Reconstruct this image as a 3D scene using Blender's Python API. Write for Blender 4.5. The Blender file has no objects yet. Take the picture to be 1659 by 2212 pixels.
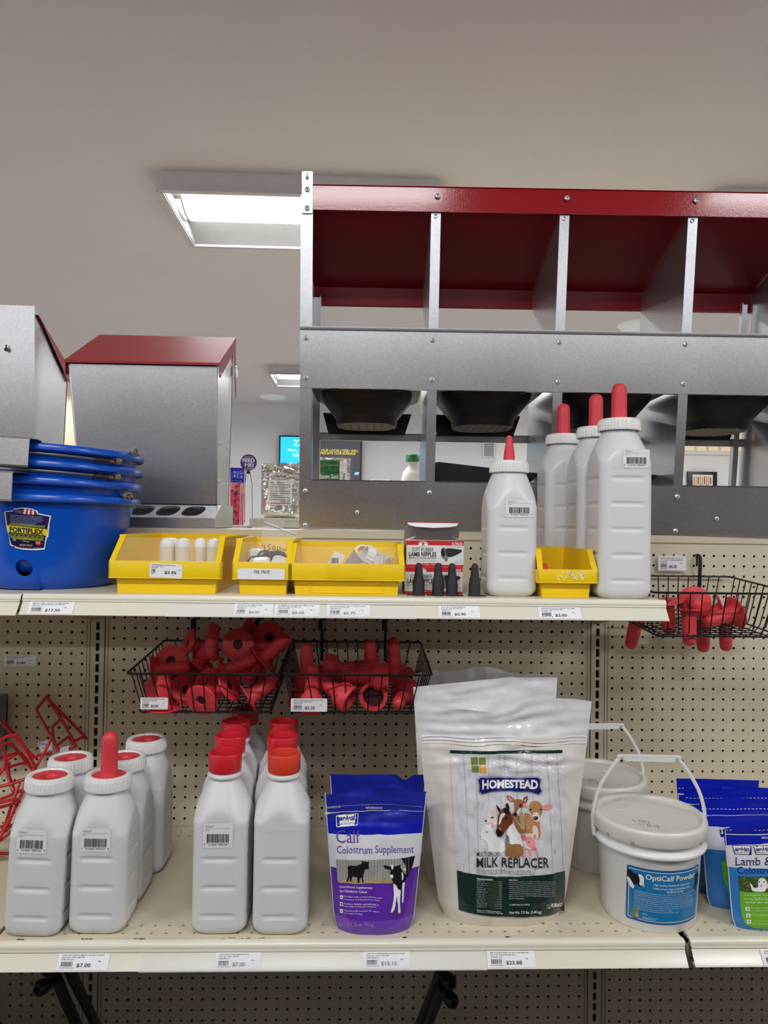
import bpy, bmesh, math, random
import numpy as np
from mathutils import Vector, Matrix, Quaternion, noise
from mathutils.geometry import tessellate_polygon
random.seed(7)
S = bpy.context.scene
COL = S.collection

# ---------------- camera, world, lights, exposure ----------------
W, H, F = 1659, 2212, 1570.0
CAM = Vector((0.62664, -1.78114, 1.38235))
pt, yw, rl = [math.radians(a) for a in (1.01967, 1.93249, 0.80634)]
_r = Vector((math.cos(yw), -math.sin(yw), 0)); _f = Vector((math.sin(yw), math.cos(yw), 0)); _u = Vector((0, 0, 1))
FW = _f * math.cos(pt) + _u * math.sin(pt); _u2 = _u * math.cos(pt) - _f * math.sin(pt)
RT = _r * math.cos(rl) + _u2 * math.sin(rl); UP = _u2 * math.cos(rl) - _r * math.sin(rl)
cd = bpy.data.cameras.new('camera'); cam = bpy.data.objects.new('camera', cd); COL.objects.link(cam)
cd.sensor_fit = 'VERTICAL'; cd.sensor_height = 36; cd.lens = F / H * 36; cd.clip_start = .02; cd.clip_end = 60
cam.matrix_world = Matrix(((RT.x, UP.x, -FW.x, CAM.x), (RT.y, UP.y, -FW.y, CAM.y), (RT.z, UP.z, -FW.z, CAM.z), (0, 0, 0, 1)))
S.camera = cam
wd = bpy.data.worlds.new('world'); S.world = wd; wd.use_nodes = True
wd.node_tree.nodes['Background'].inputs[0].default_value = (.86, .93, 1, 1)
wd.node_tree.nodes['Background'].inputs[1].default_value = 3.0
S.view_settings.view_transform = 'Standard'; S.view_settings.look = 'None'
S.view_settings.gamma = 1; S.view_settings.exposure = 0.16; S.view_settings.use_curve_mapping = False
LAMP = 36.0          # emission of the fluorescent diffusers
CEIL = 2.88
S.cycles.max_bounces = 8; S.cycles.diffuse_bounces = 4; S.cycles.glossy_bounces = 4
S.cycles.transmission_bounces = 6; S.cycles.transparent_max_bounces = 10; S.cycles.sample_clamp_indirect = 4
S.cycles.caustics_reflective = False; S.cycles.caustics_refractive = False

def ray(px, py): return (FW * F + RT * (px - W / 2) - UP * (py - H / 2)) / F
def at(px, py, Y):
    d = ray(px, py); return CAM + d * ((Y - CAM.y) / d.y)
def az(px, py, Z):
    d = ray(px, py); return CAM + d * ((Z - CAM.z) / d.z)

# ---------------- materials ----------------
def lin(c):
    c /= 255.; return c / 12.92 if c <= .04045 else ((c + .055) / 1.055) ** 2.4
def rgb(r, g, b): return (lin(r), lin(g), lin(b), 1)
class NT:
    def __init__(s, name):
        s.m = bpy.data.materials.new(name); s.m.use_nodes = True; s.t = s.m.node_tree
        s.b = s.t.nodes['Principled BSDF']; s.out = s.t.nodes['Material Output']
    def n(s, typ, **kw):
        x = s.t.nodes.new(typ)
        for k, v in kw.items():
            if k in x.inputs: x.inputs[k].default_value = v
            else: setattr(x, k, v)
        return x
    def l(s, a, b): s.t.links.new(a, b)
def mat(name, col, rough=.5, metal=0., noise_amt=.06, nscale=20., bump=0., bscale=80., coat=0., sss=0., rnoise=0., spec=.5, col2=None, trans=0., alpha=1., sheen=0):
    k = NT(name); b = k.b
    b.inputs['Roughness'].default_value = rough; b.inputs['Metallic'].default_value = metal
    b.inputs['Specular IOR Level'].default_value = spec
    tc = k.n('ShaderNodeTexCoord')
    nz = k.n('ShaderNodeTexNoise', Scale=nscale, Detail=4.0); k.l(tc.outputs['Object'], nz.inputs['Vector'])
    mx = k.n('ShaderNodeMix', data_type='RGBA'); k.l(nz.outputs['Fac'], mx.inputs[0])
    c2 = col2 or tuple(min(1, c * (1 - 2 * noise_amt)) for c in col[:3]) + (1,)
    c1 = tuple(min(1, c * (1 + noise_amt)) for c in col[:3]) + (1,) if col2 is None else col
    mx.inputs[6].default_value = c1; mx.inputs[7].default_value = c2
    k.l(mx.outputs[2], b.inputs['Base Color'])
    if rnoise:
        mr = k.n('ShaderNodeMapRange'); mr.inputs['To Min'].default_value = max(.02, rough - rnoise); mr.inputs['To Max'].default_value = rough + rnoise
        k.l(nz.outputs['Fac'], mr.inputs['Value']); k.l(mr.outputs[0], b.inputs['Roughness'])
    if bump:
        n2 = k.n('ShaderNodeTexNoise', Scale=bscale, Detail=3.0); k.l(tc.outputs['Object'], n2.inputs['Vector'])
        bp = k.n('ShaderNodeBump', Strength=1.0, Distance=bump); k.l(n2.outputs['Fac'], bp.inputs['Height']); k.l(bp.outputs[0], b.inputs['Normal'])
    if coat: b.inputs['Coat Weight'].default_value = coat; b.inputs['Coat Roughness'].default_value = .08
    if sss:
        b.inputs['Subsurface Weight'].default_value = sss; b.inputs['Subsurface Radius'].default_value = (1, .95, .85); b.inputs['Subsurface Scale'].default_value = .012
    if trans: b.inputs['Transmission Weight'].default_value = trans; b.inputs['IOR'].default_value = 1.3
    if alpha < 1: b.inputs['Alpha'].default_value = alpha
    return k.m
def emis(name, col, st):
    k = NT(name); k.b.inputs['Base Color'].default_value = col; k.b.inputs['Emission Color'].default_value = col; k.b.inputs['Emission Strength'].default_value = st
    return k.m
def galv_mat(name, base=.62, rough=.33, tint=(1, 1.0, 1.03)):
    k = NT(name); b = k.b; b.inputs['Metallic'].default_value = .92
    tc = k.n('ShaderNodeTexCoord')
    v = k.n('ShaderNodeTexVoronoi', Scale=330.0); k.l(tc.outputs['Object'], v.inputs['Vector'])
    nz = k.n('ShaderNodeTexNoise', Scale=5.0, Detail=1.0); k.l(tc.outputs['Object'], nz.inputs['Vector'])
    sp = k.n('ShaderNodeSeparateColor'); k.l(v.outputs['Color'], sp.inputs[0])
    ad = k.n('ShaderNodeMath', operation='ADD'); k.l(sp.outputs[0], ad.inputs[0]); k.l(nz.outputs['Fac'], ad.inputs[1])
    r = k.n('ShaderNodeMapRange'); r.inputs['From Max'].default_value = 2
    r.inputs['To Min'].default_value = base * .84; r.inputs['To Max'].default_value = base * 1.12; k.l(ad.outputs[0], r.inputs['Value'])
    cc = k.n('ShaderNodeCombineColor')
    for i in range(3):
        m = k.n('ShaderNodeMath', operation='MULTIPLY'); k.l(r.outputs[0], m.inputs[0]); m.inputs[1].default_value = tint[i]; k.l(m.outputs[0], cc.inputs[i])
    k.l(cc.outputs[0], b.inputs['Base Color'])
    r2 = k.n('ShaderNodeMapRange'); r2.inputs['To Min'].default_value = rough - .02; r2.inputs['To Max'].default_value = rough + .04
    k.l(nz.outputs['Fac'], r2.inputs['Value']); k.l(r2.outputs[0], b.inputs['Roughness'])
    bp = k.n('ShaderNodeBump', Strength=.5, Distance=.000012); k.l(sp.outputs[1], bp.inputs['Height']); k.l(bp.outputs[0], b.inputs['Normal'])
    return k.m
M = {}
M['ceiling'] = mat('ceiling_paint', rgb(207, 200, 196), .9, noise_amt=.02, nscale=3, bump=.004, bscale=55)
M['wall'] = mat('wall_paint', rgb(208, 208, 209), .85, noise_amt=.02, nscale=2)
M['wall_tan'] = mat('wall_tan', rgb(215, 190, 160), .85, noise_amt=.02)
M['wall_white'] = mat('wall_white', rgb(232, 230, 224), .85, noise_amt=.02)
M['floor'] = mat('floor_vinyl', rgb(205, 203, 200), .5, noise_amt=.08, nscale=6)
M['low_bounce'] = mat('dark_low_bounce', rgb(58, 54, 50), .8)  # dark colour chosen to cut light bouncing up in the aisle
M['cream'] = mat('cream_enamel', rgb(216, 207, 182), .42, noise_amt=.035, nscale=7, bump=.0003, bscale=400, rnoise=.08)
M['cream_lip'] = mat('cream_channel', rgb(224, 221, 203), .25, noise_amt=.03, nscale=5, rnoise=.06)
M['rim'] = mat('channel_bead', rgb(232, 228, 210), .22, noise_amt=.02)
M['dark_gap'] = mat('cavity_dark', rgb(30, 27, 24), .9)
M['grime'] = mat('grime', rgb(70, 58, 44), .9, noise_amt=.2, nscale=60)
M['galv'] = galv_mat('galvanized', .60, .28)
M['galv_dark'] = galv_mat('galvanized_tray', .45, .36)
M['zinc'] = mat('zinc_screw', rgb(215, 220, 230), .42, .7)
M['steel'] = mat('bail_wire', rgb(150, 146, 140), .35, .85)
M['redpaint'] = mat('red_enamel', rgb(160, 10, 26), .15, noise_amt=.04, coat=.2, spec=.35, bump=.00016, bscale=230)
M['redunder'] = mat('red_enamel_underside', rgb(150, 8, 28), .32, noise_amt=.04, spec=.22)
M['redlid'] = mat('red_lid', rgb(158, 40, 48), .5, noise_amt=.04, spec=.3)
M['blackpl'] = mat('black_plastic', rgb(26, 25, 27), .42, bump=.0002, bscale=300)
M['greytray'] = mat('grey_tray_floor', rgb(128, 118, 110), .6)  # even grey-brown, lighter than the black bowl walls
M['blue'] = mat('blue_bucket', rgb(8, 84, 200), .24, noise_amt=.05, nscale=5, rnoise=.05)
M['yellow'] = mat('yellow_bin', rgb(250, 210, 20), .36, noise_amt=.03, nscale=8, sss=.1)
M['hdpe'] = mat('milky_hdpe', rgb(226, 227, 228), .36, noise_amt=.03, nscale=9, sss=.55, rnoise=.05)
M['hdpe_old'] = mat('milky_hdpe_yellowed', rgb(226, 222, 206), .36, noise_amt=.03, nscale=9, sss=.5)
M['white'] = mat('white_plastic', rgb(238, 238, 236), .35, noise_amt=.015, sss=.15)
M['lid'] = mat('lid_plastic', rgb(226, 224, 216), .3, noise_amt=.03, nscale=14, sss=.2)
M['rubber'] = mat('red_rubber', rgb(222, 62, 72), .5, noise_amt=.05, nscale=30, sss=.08)
M['rubber_shade'] = mat('red_rubber_shade', rgb(60, 14, 20), .7)  # shaded copy of the red rubber, for the insides of openings
M['orange'] = mat('orange_red_cap', rgb(224, 66, 40), .4, noise_amt=.05)
M['redcap'] = mat('red_cap', rgb(214, 36, 48), .35, noise_amt=.04)
M['blackrub'] = mat('black_rubber', rgb(34, 33, 36), .6, noise_amt=.1, nscale=60)
M['wire'] = mat('black_wire', rgb(16, 16, 17), .35)
M['redwire'] = mat('red_wire', rgb(196, 30, 36), .3, noise_amt=.06)
M['paper'] = mat('paper', rgb(236, 237, 240), .55, noise_amt=.01)
M['ink'] = mat('ink', rgb(32, 31, 34), .6)
M['ink_soft'] = mat('faint_ink', rgb(120, 120, 124), .6)
M['card'] = mat('cardboard_white', rgb(235, 233, 230), .6)
M['cardgrey'] = mat('cardboard_inner', rgb(168, 160, 158), .7)
M['kraft'] = mat('kraft_side', rgb(188, 160, 110), .7)
M['printred'] = mat('print_red', rgb(206, 28, 40), .5)
M['wht'] = mat('print_white', rgb(245, 245, 245), .45, noise_amt=.005)
M['film_white'] = mat('white_film', rgb(232, 231, 234), .18, noise_amt=.01, coat=.7, bump=.0012, bscale=28)
M['powder'] = mat('cream_film', rgb(234, 230, 220), .22, noise_amt=.03, coat=.6, bump=.0010, bscale=28)
def flat(n, r, g, b, ro=.35): M[n] = mat(n, rgb(r, g, b), ro, noise_amt=.02)
flat('p_purple', 98, 46, 172, .22); flat('p_purple2', 120, 72, 190, .22); flat('p_blue', 22, 36, 182, .2); flat('p_blue2', 34, 44, 160, .2)
flat('p_white', 226, 227, 232, .25); flat('p_sky', 56, 130, 205, .25); flat('p_green', 116, 190, 50, .25); flat('p_navy', 24, 34, 110, .3)
flat('p_bouncedim', 104, 98, 92, .6); flat('p_ivory', 230, 222, 196, .5); flat('p_lilac', 190, 165, 226); flat('p_violet', 112, 72, 176); flat('p_dkgreen', 22, 50, 44, .25); flat('p_olive', 124, 142, 60); flat('p_gold', 236, 174, 50)
flat('p_wood', 168, 166, 164); flat('p_wood2', 128, 126, 126); flat('p_plank', 222, 222, 228, .25); flat('p_plankline', 176, 176, 182)
flat('p_brown', 120, 62, 40); flat('p_tan', 198, 140, 92); flat('p_fawn', 158, 110, 70); flat('p_pink', 238, 160, 156); flat('p_cream', 238, 226, 212)
flat('p_black', 26, 24, 26); flat('p_straw', 176, 160, 116); flat('p_teal', 26, 126, 186, .3); flat('p_teal2', 20, 96, 160, .3)
flat('p_yellow', 240, 222, 40); flat('p_nvy2', 22, 26, 70); flat('p_flagred', 190, 44, 54); flat('p_leaf', 70, 92, 40); flat('p_dirt', 140, 136, 126)
flat('p_magenta', 222, 58, 100); flat('p_plum', 74, 40, 130); flat('p_pinksoft', 236, 120, 140); flat('p_forest', 30, 110, 56); flat('p_maroon', 120, 30, 60)
flat('p_offwhite', 244, 240, 226)
M['foil'] = mat('silver_foil', rgb(205, 205, 200), .22, .85, bump=.006, bscale=22)
def clear(name, a, col=(1, 1, 1, 1), rough=.08, bl=.12):
    k = NT(name); tr = k.n('ShaderNodeBsdfTransparent'); gl = k.n('ShaderNodeBsdfGlossy', Roughness=rough); df = k.n('ShaderNodeBsdfDiffuse', Color=col)
    lw = k.n('ShaderNodeLayerWeight', Blend=bl)
    m1 = k.n('ShaderNodeMixShader'); k.l(lw.outputs['Fresnel'], m1.inputs[0]); k.l(tr.outputs[0], m1.inputs[1]); k.l(gl.outputs[0], m1.inputs[2])
    m2 = k.n('ShaderNodeMixShader'); m2.inputs[0].default_value = a; k.l(m1.outputs[0], m2.inputs[1]); k.l(df.outputs[0], m2.inputs[2])
    tc = k.n('ShaderNodeTexCoord'); nz = k.n('ShaderNodeTexNoise', Scale=40.0); k.l(tc.outputs['Object'], nz.inputs[0])
    bp = k.n('ShaderNodeBump', Strength=1.0, Distance=.001); k.l(nz.outputs['Fac'], bp.inputs['Height']); k.l(bp.outputs[0], gl.inputs['Normal'])
    k.l(m2.outputs[0], k.out.inputs['Surface']); return k.m
M['clear'] = clear('clear_film', .09); M['clear_bin'] = clear('clear_window', .02, (.95, .85, .3, 1)); M['holder'] = clear('label_holder', .22, rough=.12, bl=.06)
M['lamp'] = emis('lamp_diffuser', (.98, .99, 1, 1), LAMP)
M['reflector'] = mat('lamp_reflector', rgb(150, 150, 146), .6)
M['troffer'] = mat('lamp_housing', rgb(190, 184, 182), .6)
M['scr_cyan'] = emis('screen_cyan', rgb(20, 170, 214), 1.1); M['scr_blue'] = emis('screen_blue', rgb(30, 110, 190), 1.0)
M['scr_dark'] = emis('screen_dark', rgb(52, 50, 56), .8); M['scr_white'] = emis('screen_white', rgb(215, 240, 250), 1.1)
M['scr_yel'] = emis('screen_yellow', rgb(200, 180, 60), .9); M['scr_ltblue'] = emis('screen_light_blue', rgb(110, 160, 200), 1.0)
M['pane'] = emis('window_light', rgb(190, 170, 140), .8)

# ---------------- mesh builder ----------------
class MB:
    def __init__(s): s.v = []; s.f = []; s.mi = []; s.mats = []; s.cur = 0
    def use(s, m):
        if m not in s.mats: s.mats.append(m)
        s.cur = s.mats.index(m); return s
    def add(s, vs, fs):
        o = len(s.v); s.v += [tuple(v) for v in vs]
        for f in fs: s.f.append(tuple(i + o for i in f)); s.mi.append(s.cur)
        return s
    def box(s, x0, x1, y0, y1, z0, z1, Mx=None):
        vs = [Vector((x, y, z)) for x in (x0, x1) for y in (y0, y1) for z in (z0, z1)]
        if Mx: vs = [Mx @ v for v in vs]
        return s.add(vs, [(0, 1, 3, 2), (4, 6, 7, 5), (0, 4, 5, 1), (2, 3, 7, 6), (0, 2, 6, 4), (1, 5, 7, 3)])
    def bbox(s, x0, x1, y0, y1, z0, z1, b=.001, Mx=None, seg=2):
        bm = bmesh.new(); bmesh.ops.create_cube(bm, size=1)
        for v in bm.verts: v.co = Vector(((x0 + x1) / 2 + v.co.x * (x1 - x0), (y0 + y1) / 2 + v.co.y * (y1 - y0), (z0 + z1) / 2 + v.co.z * (z1 - z0)))
        bmesh.ops.bevel(bm, geom=bm.edges[:], offset=b, segments=seg, profile=.5, affect='EDGES')
        return s.bm(bm, Mx)
    def bm(s, bm, Mx=None):
        bm.verts.index_update()
        s.add([(Mx @ v.co if Mx else v.co.copy()) for v in bm.verts], [[v.index for v in f.verts] for f in bm.faces]); bm.free(); return s
    def tube(s, pts, r, n=8, closed=False, cap=True):
        pts = [Vector(p) for p in pts]; k = len(pts); rs = r if isinstance(r, (list, tuple)) else [r] * k
        vs = []; prev = None
        for i, p in enumerate(pts):
            a = pts[(i - 1) % k] if (closed or i) else p; b = pts[(i + 1) % k] if (closed or i < k - 1) else p
            t = (b - a).normalized()
            if prev is None: prev = t.orthogonal().normalized()
            nx = (prev - t * prev.dot(t));
            nx = nx.normalized() if nx.length > 1e-6 else t.orthogonal().normalized()
            prev = nx; bn = t.cross(nx)
            vs += [p + (nx * math.cos(q) + bn * math.sin(q)) * rs[i] for q in [2 * math.pi * j / n for j in range(n)]]
        fs = []
        for i in range(k if closed else k - 1):
            for j in range(n):
                a = i * n; b = ((i + 1) % k) * n; fs.append((a + j, a + (j + 1) % n, b + (j + 1) % n, b + j))
        if cap and not closed: fs += [tuple(range(n))[::-1], tuple((k - 1) * n + j for j in range(n))]
        return s.add(vs, fs)
    def lathe(s, prof, n=32, Mx=None, a0=0, a1=2 * math.pi):
        full = abs(a1 - a0 - 2 * math.pi) < 1e-6; m = n if full else n + 1
        vs = [Vector((r * math.cos(a0 + (a1 - a0) * j / n), r * math.sin(a0 + (a1 - a0) * j / n), z)) for r, z in prof for j in range(m)]
        if Mx: vs = [Mx @ v for v in vs]
        fs = []
        for i in range(len(prof) - 1):
            for j in range(n):
                a, b, c, d = i * m + j, i * m + (j + 1) % m, (i + 1) * m + (j + 1) % m, (i + 1) * m + j
                if prof[i][0] < 1e-7: fs.append((a, c, d))
                elif prof[i + 1][0] < 1e-7: fs.append((a, b, d))
                else: fs.append((a, b, c, d))
        return s.add(vs, fs)
    def grid(s, fn, nu, nv):
        vs = [fn(i / nu, j / nv) for j in range(nv + 1) for i in range(nu + 1)]
        return s.add(vs, [(j * (nu + 1) + i, j * (nu + 1) + i + 1, (j + 1) * (nu + 1) + i + 1, (j + 1) * (nu + 1) + i) for j in range(nv) for i in range(nu)])
    def prism(s, poly, axis, a, b, Mx=None):
        # poly 2d; axis 'x': (y,z) 'y': (x,z) 'z': (x,y)
        mk = {'x': lambda p, t: (t, p[0], p[1]), 'y': lambda p, t: (p[0], t, p[1]), 'z': lambda p, t: (p[0], p[1], t)}[axis]
        n = len(poly); vs = [Vector(mk(p, a)) for p in poly] + [Vector(mk(p, b)) for p in poly]
        if Mx: vs = [Mx @ v for v in vs]
        tr = tessellate_polygon([[Vector((p[0], p[1], 0)) for p in poly]])
        fs = [tuple(t) for t in tr] + [tuple(n + i for i in t)[::-1] for t in tr] + [(i, (i + 1) % n, n + (i + 1) % n, n + i) for i in range(n)]
        return s.add(vs, fs)
    def sheet(s, path, t, axis, a, b, Mx=None):
        # open 2d path thickened by t and extruded
        P = [Vector((p[0], p[1])) for p in path]; L = []; R = []
        for i, p in enumerate(P):
            d = (P[min(i + 1, len(P) - 1)] - P[max(i - 1, 0)]).normalized(); nn = Vector((-d.y, d.x)) * t / 2
            L.append(p + nn); R.append(p - nn)
        mk = {'x': lambda p, q: (q, p[0], p[1]), 'y': lambda p, q: (p[0], q, p[1]), 'z': lambda p, q: (p[0], p[1], q)}[axis]
        n = len(P); vs = [Vector(mk(p, q)) for q in (a, b) for p in L + R]
        if Mx: vs = [Mx @ v for v in vs]
        m = 2 * n; fs = []
        for i in range(n - 1):
            fs += [(i, i + 1, m + i + 1, m + i), (n + i + 1, n + i, m + n + i, m + n + i + 1), (i, n + i, n + i + 1, i + 1), (m + i, m + i + 1, m + n + i + 1, m + n + i)]
        fs += [(0, m, m + n, n), (n - 1, 2 * n - 1, m + 2 * n - 1, m + n - 1)]
        return s.add(vs, fs)
    def xf(s, Mx): s.v = [tuple(Mx @ Vector(v)) for v in s.v]; return s
def obj(name, mb, m=None, parent=None, ang=35, label=None, kind=None, fix=True):
    me = bpy.data.meshes.new(name); me.from_pydata(mb.v, [], mb.f)
    if mb.mats:
        for q in mb.mats: me.materials.append(M[q] if isinstance(q, str) else q)
        me.polygons.foreach_set('material_index', mb.mi)
    else: me.materials.append(M[m] if isinstance(m, str) else m)
    if fix:
        bm = bmesh.new(); bm.from_mesh(me); bmesh.ops.recalc_face_normals(bm, faces=bm.faces[:]); bm.to_mesh(me); bm.free()
    if ang:
        me.polygons.foreach_set('use_smooth', [True] * len(me.polygons)); me.set_sharp_from_angle(angle=math.radians(ang))
    me.update()
    o = bpy.data.objects.new(name, me); COL.objects.link(o)
    if parent: o.parent = parent
    if label: o['label'] = label
    if kind: o['kind'] = kind
    return o
def tag(o, label, cat, group=None):
    o['label'] = label; o['category'] = cat
    if group: o['group'] = group
    return o
def thing(name, label, cat, loc=(0, 0, 0), rz=0, group=None, rot=None):
    o = bpy.data.objects.new(name, None); COL.objects.link(o); o.empty_display_size = .02
    o.location = loc; o.rotation_euler = rot if rot else (0, 0, rz)
    return tag(o, label, cat, group)
def dup(root, loc=None, rot=None, label=None, group=None):
    r = root.copy(); COL.objects.link(r)
    if loc is not None: r.location = loc
    if rot is not None:
        if isinstance(rot, Quaternion): r.rotation_mode = 'QUATERNION'; r.rotation_quaternion = rot
        else: r.rotation_euler = rot
    if label: r['label'] = label
    if group: r['group'] = group
    for ch in list(root.children):
        c = ch.copy(); COL.objects.link(c); c.parent = r
        for g in ch.children:
            d = g.copy(); COL.objects.link(d); d.parent = c
    return r

# ---------------- lettering and flat print ----------------
_tc = {}
SER = {'a': '1b', 'l': '5b5a', 'f': '3b', 'r': '1b1x', 'u': '0x1b9x', 'm': '0b5b1b0x', 'p': '0d0x', 'n': '0b1b0x', 'L': '0b0t', 'b': '0a', 'K': '0b0t1b1t', 'i': '5b5x', 'd': '1a1b', 'P': '0b0t', 'w': '0x1x5x', 'H': '0b0t1b1t', 'M': '0b0t1b1t', 'E': '0b0t', 'T': '5b', 'A': '0b1b', 'D': '0b0t', 'h': '0a0b1b', 'y': '0x1x'}
def _raw(s, bold, res):
    cu = bpy.data.curves.new('t', 'FONT'); cu.body = s; cu.size = 1; cu.offset = bold; cu.resolution_u = res; cu.fill_mode = 'FRONT'
    o = bpy.data.objects.new('t', cu); COL.objects.link(o)
    me = o.evaluated_get(bpy.context.evaluated_depsgraph_get()).to_mesh()
    vs = [(v.co.x, v.co.y) for v in me.vertices]; fs = [tuple(p.vertices) for p in me.polygons]
    bpy.data.objects.remove(o); bpy.data.curves.remove(cu); return vs, fs
def serif_glyphs(s, bold=0., res=2, slab=.075, th=.035):
    key = (s, bold, res, 'serif')
    if key not in _tc:
        vs, fs = _raw(s, bold, res); xs = [v[0] for v in vs]; ys = [v[1] for v in vs]; x0, x1, y0, y1 = min(xs), max(xs), min(ys), max(ys)
        hx = max(v[1] for v in _raw('x', 0, 1)[0]); hc = max(v[1] for v in _raw('H', 0, 1)[0]); ha = max(v[1] for v in _raw('l', 0, 1)[0]); dp = min(v[1] for v in _raw('p', 0, 1)[0])
        st = .045 + bold
        for k, ch in enumerate(s):
            if ch not in SER: continue
            own = _raw(ch, bold, 1)[0]; w = max(v[0] for v in own) - min(v[0] for v in own); xr = max(v[0] for v in _raw(s[:k + 1], bold, 1)[0]); xl = xr - w; cd_ = SER[ch]
            for i in range(0, len(cd_), 2):
                f = {'0': 0, '1': 1, '9': 1, '5': .5, '3': .4}[cd_[i]]; f = 0 if (ch == 'r' and cd_[i] == '1') else f; cx = xl + st + (w - 2 * st) * f
                yb = {'b': 0, 't': hc - th, 'x': hx - th, 'a': ha - th, 'd': dp}[cd_[i + 1]]
                l_, r_ = (slab, slab) if cd_[i + 1] in 'bdt' else (slab, st * .6)
                o = len(vs); vs = vs + [(cx - l_, yb), (cx + r_, yb), (cx + r_, yb + th), (cx - l_, yb + th)]; fs = fs + [(o, o + 1, o + 2, o + 3)]
        _tc[key] = ([((x - x0) / (x1 - x0), (y - y0) / (y1 - y0)) for x, y in vs], fs, (x1 - x0) / (y1 - y0))
    return _tc[key]
def glyphs(s, bold=0., res=2, serif=False):
    if serif: return serif_glyphs(s, bold, res)
    key = (s, bold, res)
    if key not in _tc:
        cu = bpy.data.curves.new('t', 'FONT'); cu.body = s; cu.size = 1; cu.offset = bold; cu.resolution_u = res; cu.fill_mode = 'FRONT'
        o = bpy.data.objects.new('t', cu); COL.objects.link(o)
        dg = bpy.context.evaluated_depsgraph_get(); me = o.evaluated_get(dg).to_mesh()
        vs = [(v.co.x, v.co.y) for v in me.vertices]; fs = [tuple(p.vertices) for p in me.polygons]
        bpy.data.objects.remove(o); bpy.data.curves.remove(cu)
        xs = [v[0] for v in vs]; ys = [v[1] for v in vs]; x0, x1, y0, y1 = min(xs), max(xs), min(ys), max(ys)
        _tc[key] = ([((x - x0) / (x1 - x0), (y - y0) / (y1 - y0)) for x, y in vs], fs, (x1 - x0) / (y1 - y0))
    return _tc[key]
def text(mb, s, box, fn, off=.0003, bold=0., res=2, shear=0., maxl=0, warp=None, serif=False):
    vs, fs, ar = glyphs(s, bold, res, serif); x0, z0, x1, z1 = box
    P = [(x0 + (u + shear * v) * (x1 - x0), z0 + v * (z1 - z0)) for u, v in vs]
    if warp: P = [warp(*p) for p in P]
    if maxl: put(mb, P, fs, fn, off, maxl)
    else: mb.add([fn(x, z, off) for x, z in P], fs)
def put(mb, P, fs, fn, off, maxl):
    vs = []; out = []
    def rec(a, b, c, d):
        la, lb, lc = [math.dist(*e) for e in ((a, b), (b, c), (c, a))]; L = max(la, lb, lc)
        if L <= maxl or d > 9: o = len(vs); vs.extend([fn(*q, off) for q in (a, b, c)]); out.append((o, o + 1, o + 2)); return
        if L == la: m = ((a[0] + b[0]) / 2, (a[1] + b[1]) / 2); rec(a, m, c, d + 1); rec(m, b, c, d + 1)
        elif L == lb: m = ((c[0] + b[0]) / 2, (c[1] + b[1]) / 2); rec(a, b, m, d + 1); rec(a, m, c, d + 1)
        else: m = ((c[0] + a[0]) / 2, (c[1] + a[1]) / 2); rec(a, b, m, d + 1); rec(m, b, c, d + 1)
    for f in fs:
        for i in range(1, len(f) - 1): rec(P[f[0]], P[f[i]], P[f[i + 1]], 0)
    mb.add(vs, out)
def poly(mb, pts, fn, off=.0003, maxl=.008):
    pts = [tuple(p) for p in pts]
    put(mb, pts, [tuple(t) for t in tessellate_polygon([[Vector((p[0], p[1], 0)) for p in pts]])], fn, off, maxl)
def rect(mb, x0, z0, x1, z1, fn, off=.0003, maxl=.008): poly(mb, [(x0, z0), (x1, z0), (x1, z1), (x0, z1)], fn, off, maxl)
def rrect(x0, z0, x1, z1, r, k=4):
    out = []
    for cx, cz, a in ((x1 - r, z1 - r, 0), (x0 + r, z1 - r, 90), (x0 + r, z0 + r, 180), (x1 - r, z0 + r, 270)):
        out += [(cx + r * math.cos(math.radians(a + 90 * i / k)), cz + r * math.sin(math.radians(a + 90 * i / k))) for i in range(k + 1)]
    return out
def ell(cx, cz, rx, rz, n=20, rot=0):
    c, s = math.cos(rot), math.sin(rot)
    return [(cx + rx * math.cos(a) * c - rz * math.sin(a) * s, cz + rx * math.cos(a) * s + rz * math.sin(a) * c) for a in [2 * math.pi * i / n for i in range(n)]]
def smooth(pts, it=2):
    for _ in range(it):
        q = []
        for i in range(len(pts)):
            a, b = pts[i], pts[(i + 1) % len(pts)]
            q += [(a[0] * .75 + b[0] * .25, a[1] * .75 + b[1] * .25), (a[0] * .25 + b[0] * .75, a[1] * .25 + b[1] * .75)]
        pts = q
    return pts
def bars(mb, x0, z0, x1, z1, fn, off=.0004, n=24, seed=1):
    rg = random.Random(seed); w = (x1 - x0) / n; x = x0
    while x < x1 - w * .3:
        b = w * rg.choice((.35, .5, .8, 1.1)); mb.add([fn(x, z0, off), fn(min(x + b, x1), z0, off), fn(min(x + b, x1), z1, off), fn(x, z1, off)], [(0, 1, 2, 3)]); x += b + w * rg.choice((.35, .5, .8))
def planefn(Y): return lambda x, z, off=0: Vector((x, Y - off, z))
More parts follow.
